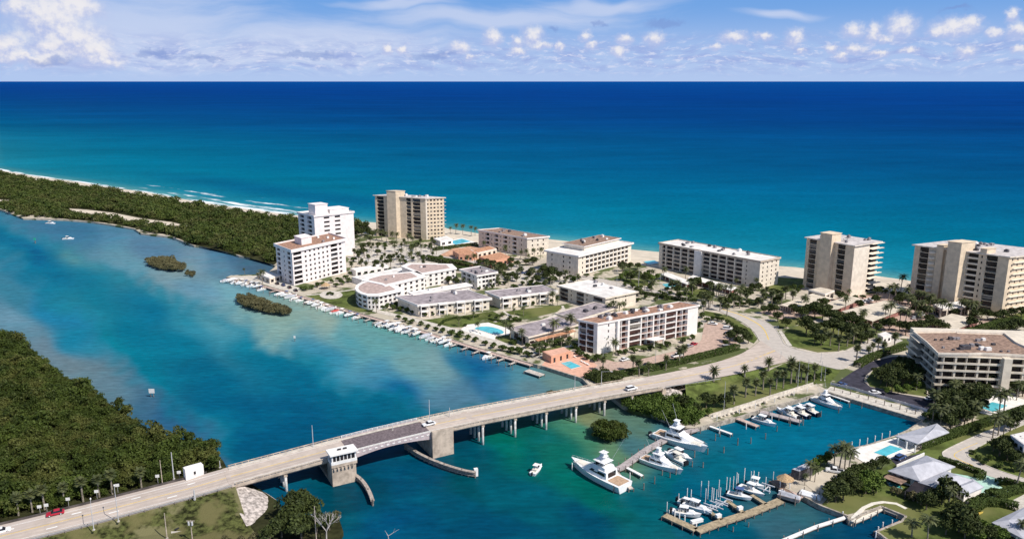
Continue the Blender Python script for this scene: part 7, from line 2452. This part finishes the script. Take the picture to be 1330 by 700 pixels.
# lift posts: tall white pipes in the lift dock
LP = [(866, 665, 4.0), (869, 669, 2.2), (876, 672, 3.2), (882, 676, 3.0), (889, 680, 3.2), (897, 684, 2.0), (904, 688, 2.6), (881, 656, 4.6), (892, 651, 5.2), (897, 654, 5.6), (910, 645, 6.2), (916, 652, 5.4), (919, 648, 7.2), (924, 651, 5.5), (926, 655, 6.4), (930, 652, 5),
      (933, 645, 6.8), (935, 650, 5.2), (943, 641, 6.6), (947, 641, 6.4), (952, 635, 5.2), (956, 634, 6.4), (958, 631, 5.0), (966, 630, 7), (975, 626, 4.5), (978, 631, 6.2), (984, 632, 6.0), (994, 634, 4.6), (999, 640, 2.4), (1004, 623, 3.4)]
for i, (x, y, h) in enumerate(sorted(LP)):
    short = h < 3.3
    same = [q_ for q_ in sorted(LP) if (q_[2] < 3.3) == short]
    k = same.index((x, y, h))
    lab = ('short thick white post on the lift dock' if short else 'tall thin white pipe rising from the boat lifts') + nth(k, len(same)).replace('leftmost of them', 'leftmost').replace('rightmost of them', 'rightmost')
    post(x, y, h * .82, M_white, lab, .2 if short else .11, group='white lift posts', name='lift_post')
# lift beams
for i, (x, y) in enumerate([(919, 660), (927, 657), (934, 655), (940, 651), (995, 633)]):
    t = thing('boat_lift', 'pale empty boat lift cradle between the white pipes%s' % nth(i, 5), 'boat lift', tuple(P(x, y, 1.6)), 'boat lifts')
    p = P(x, y, 1.6)
    for k in (-1, 1):
        mb = MB(); mb.box((p.x + k * 1.0, p.y + k * 1.2, 1.7 + .15 * k), (4.0, .25, .3), math.radians(-40)); mb.build('cradle_beam', M_alu, t)
    mb = MB(); mb.box((p.x, p.y, 1.25), (.25, 4.0, .3), math.radians(-40)); mb.build('cross_beam', M_alu, t)
# dock boxes
for i, (x, y, lab) in enumerate([(933, 671, 'cream dock box at the finger nearest the outer end'), (961, 661, 'cream dock box in the middle of the tan lift dock'), (1015, 640, 'cream dock box where the tan dock meets the pink ramp'), (905, 678, 'long white dinghy shaped box on the outer cross end')]):
    p = P(x, y, 1.25)
    t = thing('dock_box', lab, 'box', tuple(p))
    w = 3.6 if 'long' in lab else 1.5
    mb = MB(); mb.box((p.x, p.y, 1.62), (w, 1.0, .7), .4); mb.build('body', M_white, t)
    mb = MB(); mb.box((p.x, p.y, 2.04), (w + .1, 1.1, .12), .4); mb.build('lid', M_hull, t)
# mooring piles in the basin
MP = [(792, 624, 2.2, 0), (788, 607, 2, 0), (812, 633, 2, 0), (797, 640, 2.4, 0), (836, 636, 2.2, 0), (850, 628, 2.4, 0), (860, 617, 1.8, 0), (870, 620, 1.8, 0), (878, 616, 2, 0), (899, 606, 2, 0), (902, 594, 2.4, 0), (913, 607, 1.8, 0), (919, 590, 2.2, 0), (929, 572, 2.4, 0), (940, 588, 2.2, 0), (958, 578, 2.6, 0), (975, 576, 2.2, 0), (994, 570, 2.2, 0), (1009, 560, 2.0, 0), (1026, 553, 2.6, 0), (1043, 552, 2.4, 0), (1066, 541, 2.2, 0), (1089, 536, 2.2, 0), (1103, 529, 2, 0), (1119, 530, 2.4, 0), (935, 567, 1.8, 0),
      (818, 622, 2.2, 1), (743, 610, 2.4, 1), (934, 563, 2.6, 1), (969, 557, 2.2, 1), (1002, 549, 2.6, 1)]
MP += [(972, 684, 1.4, 0), (952, 690, 1.4, 0)]
for i, (x, y, h, wt) in enumerate(sorted(MP)):
    same = [q_ for q_ in sorted(MP) if q_[3] == wt]
    lab = ('white mooring pile in the marina basin' if wt else 'dark timber mooring pile standing in the marina basin')
    post(x, y, h, M_white if wt else M_timb, lab, .16, group='white basin piles' if wt else 'dark basin piles')
for i, (x, y) in enumerate([(1096, 585), (1106, 582), (1116, 579), (1126, 577), (1136, 574), (1145, 571), (1155, 568)]):
    post(x, y, 2.4, M_white, 'white post along the seawall of the marina pool deck%s' % nth(i, 7), .16, zb=.8, name='quay_post', group='white quay posts')
for i, (x, y) in enumerate([(1083, 512), (1094, 515), (1104, 517), (1115, 521), (1127, 524), (1137, 528), (1148, 531), (1157, 533), (1168, 537), (1177, 540), (1188, 543), (1197, 546)]):
    post(x, y, 3.6 if i % 2 == 0 else 2.6, M_timb, 'dark post along the promenade of the condo car park%s' % nth(i, 12), .16, name='quay_post', group='dark promenade posts')
for i, (x, y) in enumerate([(1094, 673), (1137, 699), (1158, 684), (1146, 687), (1140, 693)]):
    post(x, y, 2.2, M_white, 'pale post at the small canal mouth%s' % nth(i, 5), .17, name='quay_post', group='canal posts')
for i, (x, y) in enumerate([(931, 546), (960, 537.5), (981, 530), (1006, 523), (1031, 514), (1048, 509)]):
    post(x, y, 2.0, M_white, 'white lamp post along the walk behind the quay%s' % nth(i, 6), .14, zb=G, name='quay_post', group='white walk posts')


# fences
def fence(label, px, h, m, post_step=2.4, z=G, thick=.06, cat='fence', name='fence'):
    pts = [Vector((*gp(x, y, z), z)) for x, y in px]
    t = thing(name, label, cat, tuple(pts[0]))
    mb = MB()
    for a, b in zip(pts, pts[1:]):
        d = (b - a).normalized(); n = Vector((-d.y, d.x, 0)) * thick / 2
        for z0, z1 in ((.12, h),):
            mb.hexa([a - n + Vector((0, 0, z0)), b - n + Vector((0, 0, z0)), b + n + Vector((0, 0, z0)), a + n + Vector((0, 0, z0)), a - n + Vector((0, 0, z1)), b - n + Vector((0, 0, z1)), b + n + Vector((0, 0, z1)), a + n + Vector((0, 0, z1))])
    mb.build('panel', m, t)
    for a, b in zip(pts, pts[1:]):
        n = max(1, int((b - a).length / post_step))
        for k in range(n):
            p = a.lerp(b, k / n); mb = MB(); mb.box((p.x, p.y, z + h / 2 + .05), (.16, .16, h + .1), .3); mb.build('post', m, t)
    return t


fence('pale grey fence along the walk between palm lawn and quay', [(926, 541), (960, 530.5), (1000, 517), (1056, 500)], 1.25, M_conc)
fence('lilac white fence between dark car park and promenade', [(1079, 500), (1110, 507), (1140, 516), (1175, 526), (1208, 536)], 1.2, mat('lilac_white_fence', (.62, .60, .64), var=.1))
fence('white garden wall beside the square hedge', [(1254, 655), (1278, 645)], 1.3, M_white, thick=.3, cat='garden wall', name='garden_wall')
fence('white wall along the beach edge of the lone tower', [(1146, 379), (1188, 388)], 1.2, M_cream, thick=.3, cat='garden wall', name='garden_wall')
fence('white pool wall between drive and grey roof', [(1164, 608), (1200, 592)], 1.2, M_white, thick=.3, cat='garden wall', name='garden_wall')


# seawall faces
def seawall(label, px, h=G + .12, w=.6, z=G):
    pts = [Vector((*gp(x, y, z), 0)) for x, y in px]
    mb = MB()
    for a, b in zip(pts, pts[1:]):
        d = (b - a).normalized(); n = Vector((-d.y, d.x, 0)) * w / 2
        mb.hexa([a - n + Vector((0, 0, -1.2)), b - n + Vector((0, 0, -1.2)), b + n + Vector((0, 0, -1.2)), a + n + Vector((0, 0, -1.2)), a - n + Vector((0, 0, h)), b - n + Vector((0, 0, h)), b + n + Vector((0, 0, h)), a + n + Vector((0, 0, h))])
    o = mb.build('seawall', M_wall)
    return tag(o, label, 'seawall')


seawall('dark stained seawall below the coral pool deck', [(704, 475), (757, 491.5), (764, 499)])
seawall('concrete seawall along the marina quay', [(902, 556), (930, 549), (960, 541), (991, 531), (1040, 518), (1071.5, 508)])
seawall('dark seawall under the promenade of the dark car park', [(1072.5, 508.2), (1133, 526), (1199, 545.5), (1180, 558)])
seawall('pale seawall around the marina pool deck', [(1180.5, 558), (1163, 566), (1130, 577), (1096, 585), (1065, 597), (1030, 612)])
seawall('pale seawall edging the lawn by the canal footbridge', [(1038, 641), (1067, 656.5), (1100, 669), (1104, 676)])
seawall('seawall around the small canal', [(1104.5, 676), (1120, 667), (1145, 657), (1152, 660), (1177, 670), (1171, 677), (1139, 690), (1160, 706)])
seawall('low seawall along the dock walk below the townhouses', [(294, 360), (330, 367), (384, 382), (440, 399), (508, 418), (554, 430.5), (605, 446.5), (646, 459), (699, 474)])


# ------------------------------------------------------------------ cars
def car_proto(kind, paint):
    t = thing({'car': 'car', 'suv': 'car', 'pickup': 'pickup_truck', 'van': 'van'}[kind], 'x', {'car': 'car', 'suv': 'car', 'pickup': 'pickup truck', 'van': 'van'}[kind])
    L, Wd = {'car': (4.5, .9), 'suv': (4.8, .95), 'pickup': (5.4, .98), 'van': (6.0, 1.05)}[kind]
    body = MB()
    h0, h1 = .35, {'car': .85, 'suv': 1.0, 'pickup': 1.0, 'van': 1.1}[kind]
    prof = [(-L / 2, h0 + .15, h1 - .06), (-L / 2 + .25, h0, h1), (L * .18, h0, h1), (L / 2 - .5, h0, h1 - .08), (L / 2 - .06, h0 + .08, h1 - .2)]
    body.loft([[(x, -Wd, a), (x, Wd, a), (x, Wd, b - .12), (x, Wd * .93, b), (x, -Wd * .93, b), (x, -Wd, b - .12)] for x, a, b in prof])
    body.build('body', paint, t)
    h2 = {'car': 1.42, 'suv': 1.72, 'pickup': 1.75, 'van': 2.4}[kind]
    c0, c1, t0, t1 = {'car': (-1.75, 1.0, -1.1, .3), 'suv': (-2.25, 1.1, -2.05, .5), 'pickup': (-.6, 1.3, -.5, .7), 'van': (-2.9, 2.3, -2.85, 1.7)}[kind]
    mb = MB(); mb.frustum(c0, c1, Wd * .9, h1 + .003, t0, t1, Wd * .74, h2 - .05); cab = mb.build('windows', M_glass, t)
    mb = MB(); mb.frustum(t0 - .06, t1 + .04, Wd * .76, h2 - .045, t0 + .06, t1 - .1, Wd * .68, h2 + .01); mb.build('roof', paint, t)
    if kind == 'van':
        mb = MB(); mb.frustum(c0 + .0, 1.0, Wd * .93, h1 + .006, c0 + .03, .8, Wd * .80, h2 - .1); mb.build('side_panel', paint, t)
    for sx in (-L * .30, L * .31):
        for sg in (-1, 1):
            mb = MB(); mb.tube((sx, sg * (Wd - .2), .33), (sx, sg * (Wd + .02), .33), .33, .33, 12)
            w = mb.build('wheel', M_motor, t)
            mb = MB(); mb.tube((sx, sg * (Wd + .021), .33), (sx, sg * (Wd + .035), .33), .18, .17, 8); mb.build('rim', M_alu, w)
    for sg in (-1, 1):
        mb = MB(); mb.box((L / 2 - .10, sg * Wd * .68, h1 - .3), (.12, .34, .16)); mb.build('headlight', M_alu, t)
        mb = MB(); mb.box((-L / 2 + .03, sg * Wd * .72, h1 - .2), (.1, .26, .16)); mb.build('tail_light', mat('tail_light_red', (.35, .02, .02), rough=.3), t)
    if kind == 'pickup':
        mb = MB(); mb.frustum(-L / 2 + .2, -.75, Wd * .78, h1 + .004, -L / 2 + .2, -.75, Wd * .78, h1 + .02); mb.build('bed', M_motor, t)
    return t


PNT = {'white': mat('car_white', (.80, .80, .80), rough=.25, var=.04, spec=.5), 'silver': mat('car_silver', (.45, .46, .48), rough=.3, var=.05, metal=.4), 'black': mat('car_black', (.018, .018, .022), rough=.2, var=.1, spec=.5),
       'red': mat('car_red', (.42, .015, .035), rough=.25, var=.06, spec=.5), 'blue': mat('car_blue', (.05, .09, .22), rough=.25, var=.06, spec=.5), 'tan': mat('car_tan', (.50, .42, .32), rough=.3, var=.06)}
CARS = {}


def car(kind, colr, px, py, ang, label, z=None, group='parked cars'):
    k = (kind, colr)
    z = Z2 + .02 if z is None else z
    p = P(px, py, z)
    if k not in CARS:
        CARS[k] = car_proto(kind, PNT[colr])
        c = CARS[k]
        c.location = p; c.rotation_euler.z = math.radians(ang); tag(c, label, None, group)
    else:
        copy_tree(CARS[k], p, math.radians(ang), 1, label, group)


BR = math.degrees(math.atan2(bd.y, bd.x))


def road_car(kind, colr, px, py, z, label, back=False):
    car(kind, colr, px, py, BR + (180 if back else 0), label, z, 'cars on the bridge road')


road_car('car', 'red', 72, 668, 3.75, 'dark red car driving on the causeway in front of the forest', True)
road_car('car', 'white', 2, 691, 3.1, 'white car cut off by the left edge of the photo')
road_car('car', 'white', 557, 552, 8.4, 'white car on the bridge right after the steel deck', True)
road_car('suv', 'white', 820, 506, 6.6, 'white car near the right end of the bridge')
for a in [('car', 'white', 811, 468, 35, 'white car parked before the five storey condo, nearest its corner'), ('car', 'black', 841, 475, 25, 'black car parked by the palms of the pink car park'), ('pickup', 'white', 879, 463, 30, 'white pickup parked by the hedge of the pink car park'), ('car', 'tan', 884, 452, 30, 'tan car parked close to the condo entrance canopy'),
          ('car', 'silver', 895, 450.5, 40, 'silver car parked next to the red one'), ('car', 'red', 901, 448, 40, 'red car parked at the five storey condo'), ('car', 'white', 926, 421.5, -25, 'white car at the top corner of the pink car park'), ('suv', 'white', 945, 428, -20, 'white car parked beneath the shrubs at the road bend'),
          ('car', 'blue', 948, 433.5, -20, 'dark blue car parked at the road bend'), ('suv', 'silver', 944, 452, 10, 'silver car parked at the hedge end of the pink car park'), ('car', 'black', 936, 455, 10, 'black car parked beside the hedge end'),
          ('car', 'white', 1136, 511, 5, 'white car on the dark asphalt by the promenade fence'), ('car', 'white', 1208, 519, 15, 'white car parked below the balconies of the marina condo'), ('pickup', 'white', 1084, 613, 160, 'white pickup parked on the sand yard'),
          ('suv', 'blue', 1169, 595.5, 35, 'dark blue car on the driveway beside the pool house'), ('van', 'white', 1195, 411, 30, 'white van parked beneath the wide right hand tower'), ('car', 'white', 1187, 414, 60, 'white car parked beside the white van'),
          ('van', 'white', 1070, 395, 30, 'white van parked at the garage of the lone tower'), ('car', 'blue', 1093, 500.5, 20, 'blue car parked at the dark asphalt corner')]:
    car(*a)
for i, (x, y, c) in enumerate([(1094, 400, 'black'), (1099, 398.5, 'blue'), (1104, 397, 'silver'), (1109, 396, 'black'), (1114, 394.5, 'white'), (1119, 393, 'white'), (1124, 392, 'white'), (1129, 390.5, 'white'), (1133, 389, 'silver')]):
    car('car', c, x, y, 120, '%s car in the row below the lone tower%s' % (c, nth(i, 9)))
for i, (x, y, c) in enumerate([(672, 357, 'black'), (679, 355.5, 'blue'), (686, 354, 'black'), (700, 357, 'silver'), (707, 355, 'black'), (741, 370, 'black'), (748, 369, 'silver'), (478, 340, 'white'), (512, 334, 'silver'), (520, 333, 'white'), (545, 333, 'black'), (528, 339, 'white'), (384, 378, 'black'), (376, 374, 'black'), (368, 371, 'blue'), (360, 369, 'black')]):
    z_ = 'of the middle car park' if x > 600 else ('in the palm court by the tan tower' if x > 400 else 'under the seven storey block')
    car('car', c, x, y, 30 + 90 * (x < 400), '%s car parked %s, %s' % (c, z_, {672: 'left corner', 679: 'left second bay', 686: 'third bay', 700: 'middle', 707: 'right of the silver car', 741: 'lower row', 748: 'lower right end', 478: 'left end', 512: 'centre', 520: 'right of the centre', 545: 'right end', 528: 'lower side', 384: 'lower corner', 376: 'second place from the corner', 368: 'third place', 360: 'far end'}[x]))

# ------------------------------------------------------------------ poles, lamps, signs
M_gpole = mat('grey_lamp_pole', (.52, .52, .53), rough=.5, var=.1)
M_wpole = mat('weathered_wood_pole', (.50, .42, .34), var=.2, scale=1.5)


def lamp(px0, py0, zb, ptop, label, m=None, arm=None, r=.11, name='street_lamp', cat='street lamp'):
    p = P(px0, py0, zb)
    # height so that the top lands at the measured row
    lo, hi = zb, zb + 40
    for _ in range(40):
        mid = (lo + hi) / 2
        if P(px0, ptop, mid).y > p.y: lo = mid
        else: hi = mid
    h = lo
    t = thing(name, label, cat, tuple(p))
    mb = MB(); mb.tube((p.x, p.y, zb - .2), (p.x, p.y, h), r * 1.25, r * .7, 7); mb.build('pole', m or M_gpole, t)
    if arm:
        ca, sa = math.cos(math.radians(arm[0])), math.sin(math.radians(arm[0]))
        e = (p.x + ca * arm[1], p.y + sa * arm[1], h + .4)
        mb = MB(); mb.tube((p.x, p.y, h - .15), e, .07, .05, 6); mb.build('arm', m or M_gpole, t)
        mb = MB(); mb.box((e[0] + ca * .3, e[1] + sa * .3, e[2] - .02), (.8, .3, .16), math.radians(arm[0])); mb.build('lamp_head', M_white, t)
    mb = MB(); mb.box((p.x, p.y, zb + .1), (.5, .5, .3)); mb.build('base', M_conc, t)
    return t, h


lamp(122, 688, 4.2, 659, 'grey lamp with long arm leaning over the causeway near the red car', arm=(118, 4.2))
lamp(154, 677, 4.5, 639, 'grey lamp with arm over the causeway, right of the leaning one', arm=(118, 3.2))
lamp(253, 648, 5.2, 636, 'short thick grey post on a white base at the causeway rail', r=.25, name='signal_post', cat='post')
lamp(211, 628, 4.9, 597, 'bare wooden pole at the forest edge left of the white shed', M_wpole, name='utility_pole', cat='utility pole')
lamp(226, 622, 5.2, 587, 'grey signal mast at the forest edge beside the white shed', r=.15, name='signal_mast', cat='mast')
lamp(217, 699, 1.3, 666, 'wooden utility pole in the rough grass at the bottom edge', M_wpole, r=.14, name='utility_pole', cat='utility pole')
t, h = lamp(250, 702, 1.3, 675, 'utility pole with transformer boxes at the bottom edge', M_wpole, r=.14, name='utility_pole', cat='utility pole')
p = P(250, 702, 1.3)
for k in (-.45, .45):
    mb = MB(); mb.tube((p.x + k, p.y - .2, h - 1.4), (p.x + k, p.y - .2, h - .4), .25, .25, 8); mb.build('transformer', M_gpole, t)
mb = MB(); mb.box((p.x, p.y, h - .25), (2.2, .12, .14)); mb.build('cross_arm', M_wpole, t)
lamp(411, 702, 1.2, 657, 'pale wooden pole standing before the dead tree', M_wpole, r=.12, name='utility_pole', cat='utility pole')
for a in [(407, 582, 6.9, 552, 'grey lamp pole on the far bridge rail left of the control house'), (558, 548, 8.4, 519, 'grey lamp pole on the far bridge rail above the white car'), (584, 541, 8.4, 529, 'short mast on the far bridge rail right of the white car'),
          (746.5, 507, 7.2, 486, 'pale lamp pole on the far bridge rail beyond the second bascule pier'), (510, 559, 8, 552, 'tiny post on the far rail of the steel span'), (286, 607, 5.7, 598, 'short brown post at the bridge rail next to the white shed')]:
    lamp(*a)
lamp(781, 501, 6.8, 482, 'pale lamp pole with arm on the far bridge rail by the pink car park', arm=(-20, 3.5))
for a in [(940, 532, G, 495, 'tall pale pole beside the palms of the marina lawn, leftmost of its row'), (1036, 502, G, 469, 'tall pale pole among the palms at the quay walk'), (1048, 499, G, 466, 'tall pale pole right of the quay walk palms'), (1066, 494, G, 469, 'leaning white pole behind the corner yacht, left one'),
          (1071, 494, G, 473, 'white pole behind the corner yacht, right one'), (801, 373, G, 346, 'tall thin white pole behind the white roofed block, left one'), (829, 384, G, 349, 'tall thin white pole right of the white roofed block'),
          (857, 372, G, 357, 'thin pole before the long beach block'), (927, 389, G, 371, 'thin pole by the stair tower of the long beach block'), (1078, 430, G, 412, 'thin grey pole in the park grove'), (1088, 441, G, 427, 'thin grey pole at the park lawn'), (1066, 470, G, 457, 'lamp pole on the branch road by the park'),
          (783, 470, G, 452, 'lamp pole on the walk by the coral pool deck'), (851, 474, G, 456, 'slim pole in the pink car park'), (546, 332, G, 318, 'slim white pole by the hedge below the tan tower'), (643, 385, G, 371, 'slim pole between the townhouse rows'), (1014, 466, G, 456, 'thin pole at the road junction'), (576, 329, G, 316, 'slim white pole beside the terracotta pavilions')]:
    lamp(*a, r=.09)
for i, (x, y, zz) in enumerate([(52, 661, 3.4), (61, 659, 3.4), (89, 651, 3.6), (126, 641, 3.8), (153, 633, 4.2), (205, 621, 4.8), (233, 616, 5.1)]):
    t = thing('road_sign', 'small white roadside panel seen from behind by the forest%s' % nth(i, 7), 'road sign', tuple(P(x, y + 5, zz - 1.2)), 'white roadside panels')
    p = P(x, y + 3, zz - .8)
    mb = MB(); mb.tube((p.x, p.y, p.z - .8), (p.x, p.y, p.z + 1.4), .05, .05, 6); mb.build('post', M_gpole, t)
    mb = MB(); mb.box((p.x, p.y - .06, p.z + 1.55), (1.1, .05, .9), math.radians(15)); mb.build('panel', M_white, t)
# channel marks
t = thing('channel_marker', 'green topped channel marker standing in the inlet at the upper left', 'channel marker', tuple(P(46, 316, 0)))
p = P(46, 316, 0)
mb = MB(); mb.tube((p.x, p.y, -1.5), (p.x, p.y, 2.2), .3, .3, 7); mb.build('post', M_timb, t)
mb = MB(); mb.box((p.x, p.y - .3, 3.4), (1.8, .15, 1.8)); mb.build('dayboard', mat('marker_green', (.03, .42, .30)), t)
t = thing('warning_sign', 'white warning board on two posts standing in the inlet at left', 'sign', tuple(P(198, 515, 0)))
p = P(198, 515.5, 0)
for k in (-.55, .55):
    mb = MB(); mb.tube((p.x + k, p.y, -1.5), (p.x + k, p.y, 2.2), .13, .13, 6); mb.build('post', M_timb, t)
mb = MB(); mb.box((p.x, p.y - .2, 2.6), (2.2, .1, 1.8)); mb.build('board', M_white, t)
t = thing('channel_marker', 'small white marker off the waterfront lawn', 'channel marker', tuple(P(383, 443, 0)))
p = P(383, 443, 0)
mb = MB(); mb.tube((p.x, p.y, -1.5), (p.x, p.y, 1.6), .16, .16, 6); mb.build('post', M_timb, t)
mb = MB(); mb.box((p.x, p.y - .2, 2.1), (.9, .1, 1.1)); mb.build('dayboard', M_white, t)
# small things
p = P(230, 688, 1.4)
t = thing('debris_pile', 'square pale slab with dark rubbish on the rough grass', 'debris', tuple(p))
mb = MB(); mb.box((p.x, p.y, 1.42), (3.0, 2.2, .16), .4); mb.build('slab', M_conc, t)
mb = MB(); mb.box((p.x, p.y, 1.7), (1.2, .5, .4), .9); mb.box((p.x + .5, p.y + .5, 1.62), (.9, .3, .22), .2); mb.build('rubbish', M_motor, t)
p = P(1272, 668, G)
mb = MB(); rs_ = hull_rings(3.2, .75, .3, -.1)
mb.loft([[(p.x + a * .9 + b * .4, p.y + a * .42 - b * .9, G + .2 + c) for a, b, c in r_] for r_ in rs_])
tag(mb.build('kayak', mat('yellow_plastic', (.62, .45, .09), rough=.4)), 'yellow kayak lying on the lawn before the dark hedge', 'kayak')
# boulders along the quay
rk = random.Random(3)
QB = [(936, 543), (941, 541), (946, 539.5), (952, 538), (957, 536), (963, 534), (969, 532), (975, 530), (1013, 518), (1018, 516), (1024, 514.5), (1029, 513), (986, 527), (994, 524)]
for i, (x, y) in enumerate(QB):
    q_ = P(x, y, G)
    mb = MB()
    s = rk.uniform(.5, .9)
    rings = []
    for k in range(5):
        ph = math.pi * (k + .3) / 5
        rings.append([(q_.x + s * math.sin(ph) * math.cos(a) * rk.uniform(.8, 1.1), q_.y + s * math.sin(ph) * math.sin(a) * rk.uniform(.8, 1.1), G + s * .6 - s * .8 * math.cos(ph)) for a in np.linspace(0, 2 * math.pi, 8)[:-1]])
    mb.loft(rings)
    tag(mb.build('boulder', M_sand), 'pale boulder on the sandy quay below the fence', 'boulder', 'quay boulders')
# cormorants of the deck: sun loungers round the pools
LG = [(625, 433), (620, 431), (612, 431), (756, 470), (760, 472), (764, 474), (747, 464), (1262, 527), (1268, 523), (1275, 520), (1306, 536), (1313, 533), (1110, 590), (1116, 588)]
for i, (x, y) in enumerate(LG):
    q_ = P(x, y, Z3 + .1)
    zone = 'by the kidney pool' if x < 700 else ('on the coral deck' if x < 800 else ('at the marina condo pool' if x > 1200 else 'on the marina pool deck'))
    same = [k for k in LG if (k[0] < 700) == (x < 700) and (700 < k[0] < 800) == (700 < x < 800) and (k[0] > 1200) == (x > 1200)]
    t = thing('sun_lounger', 'pale sun lounger %s%s' % (zone, nth(sorted(same).index((x, y)), len(same))), 'sun lounger', tuple(q_), 'sun loungers')
    mb = MB(); mb.box((q_.x, q_.y, q_.z + .3), (.7, 1.3, .1), .6); mb.build('seat', M_white, t)
    mb = MB(); mb.box((q_.x - .4, q_.y + .7, q_.z + .5), (.7, .5, .1), .6); mb.build('backrest', M_white, t)

# drop prototypes that were never placed
for o in [o for o in SC.objects if o.parent is None and o.get('label') == 'x']:
    for c in list(o.children_recursive) + [o]:
        bpy.data.objects.remove(c, do_unlink=True)
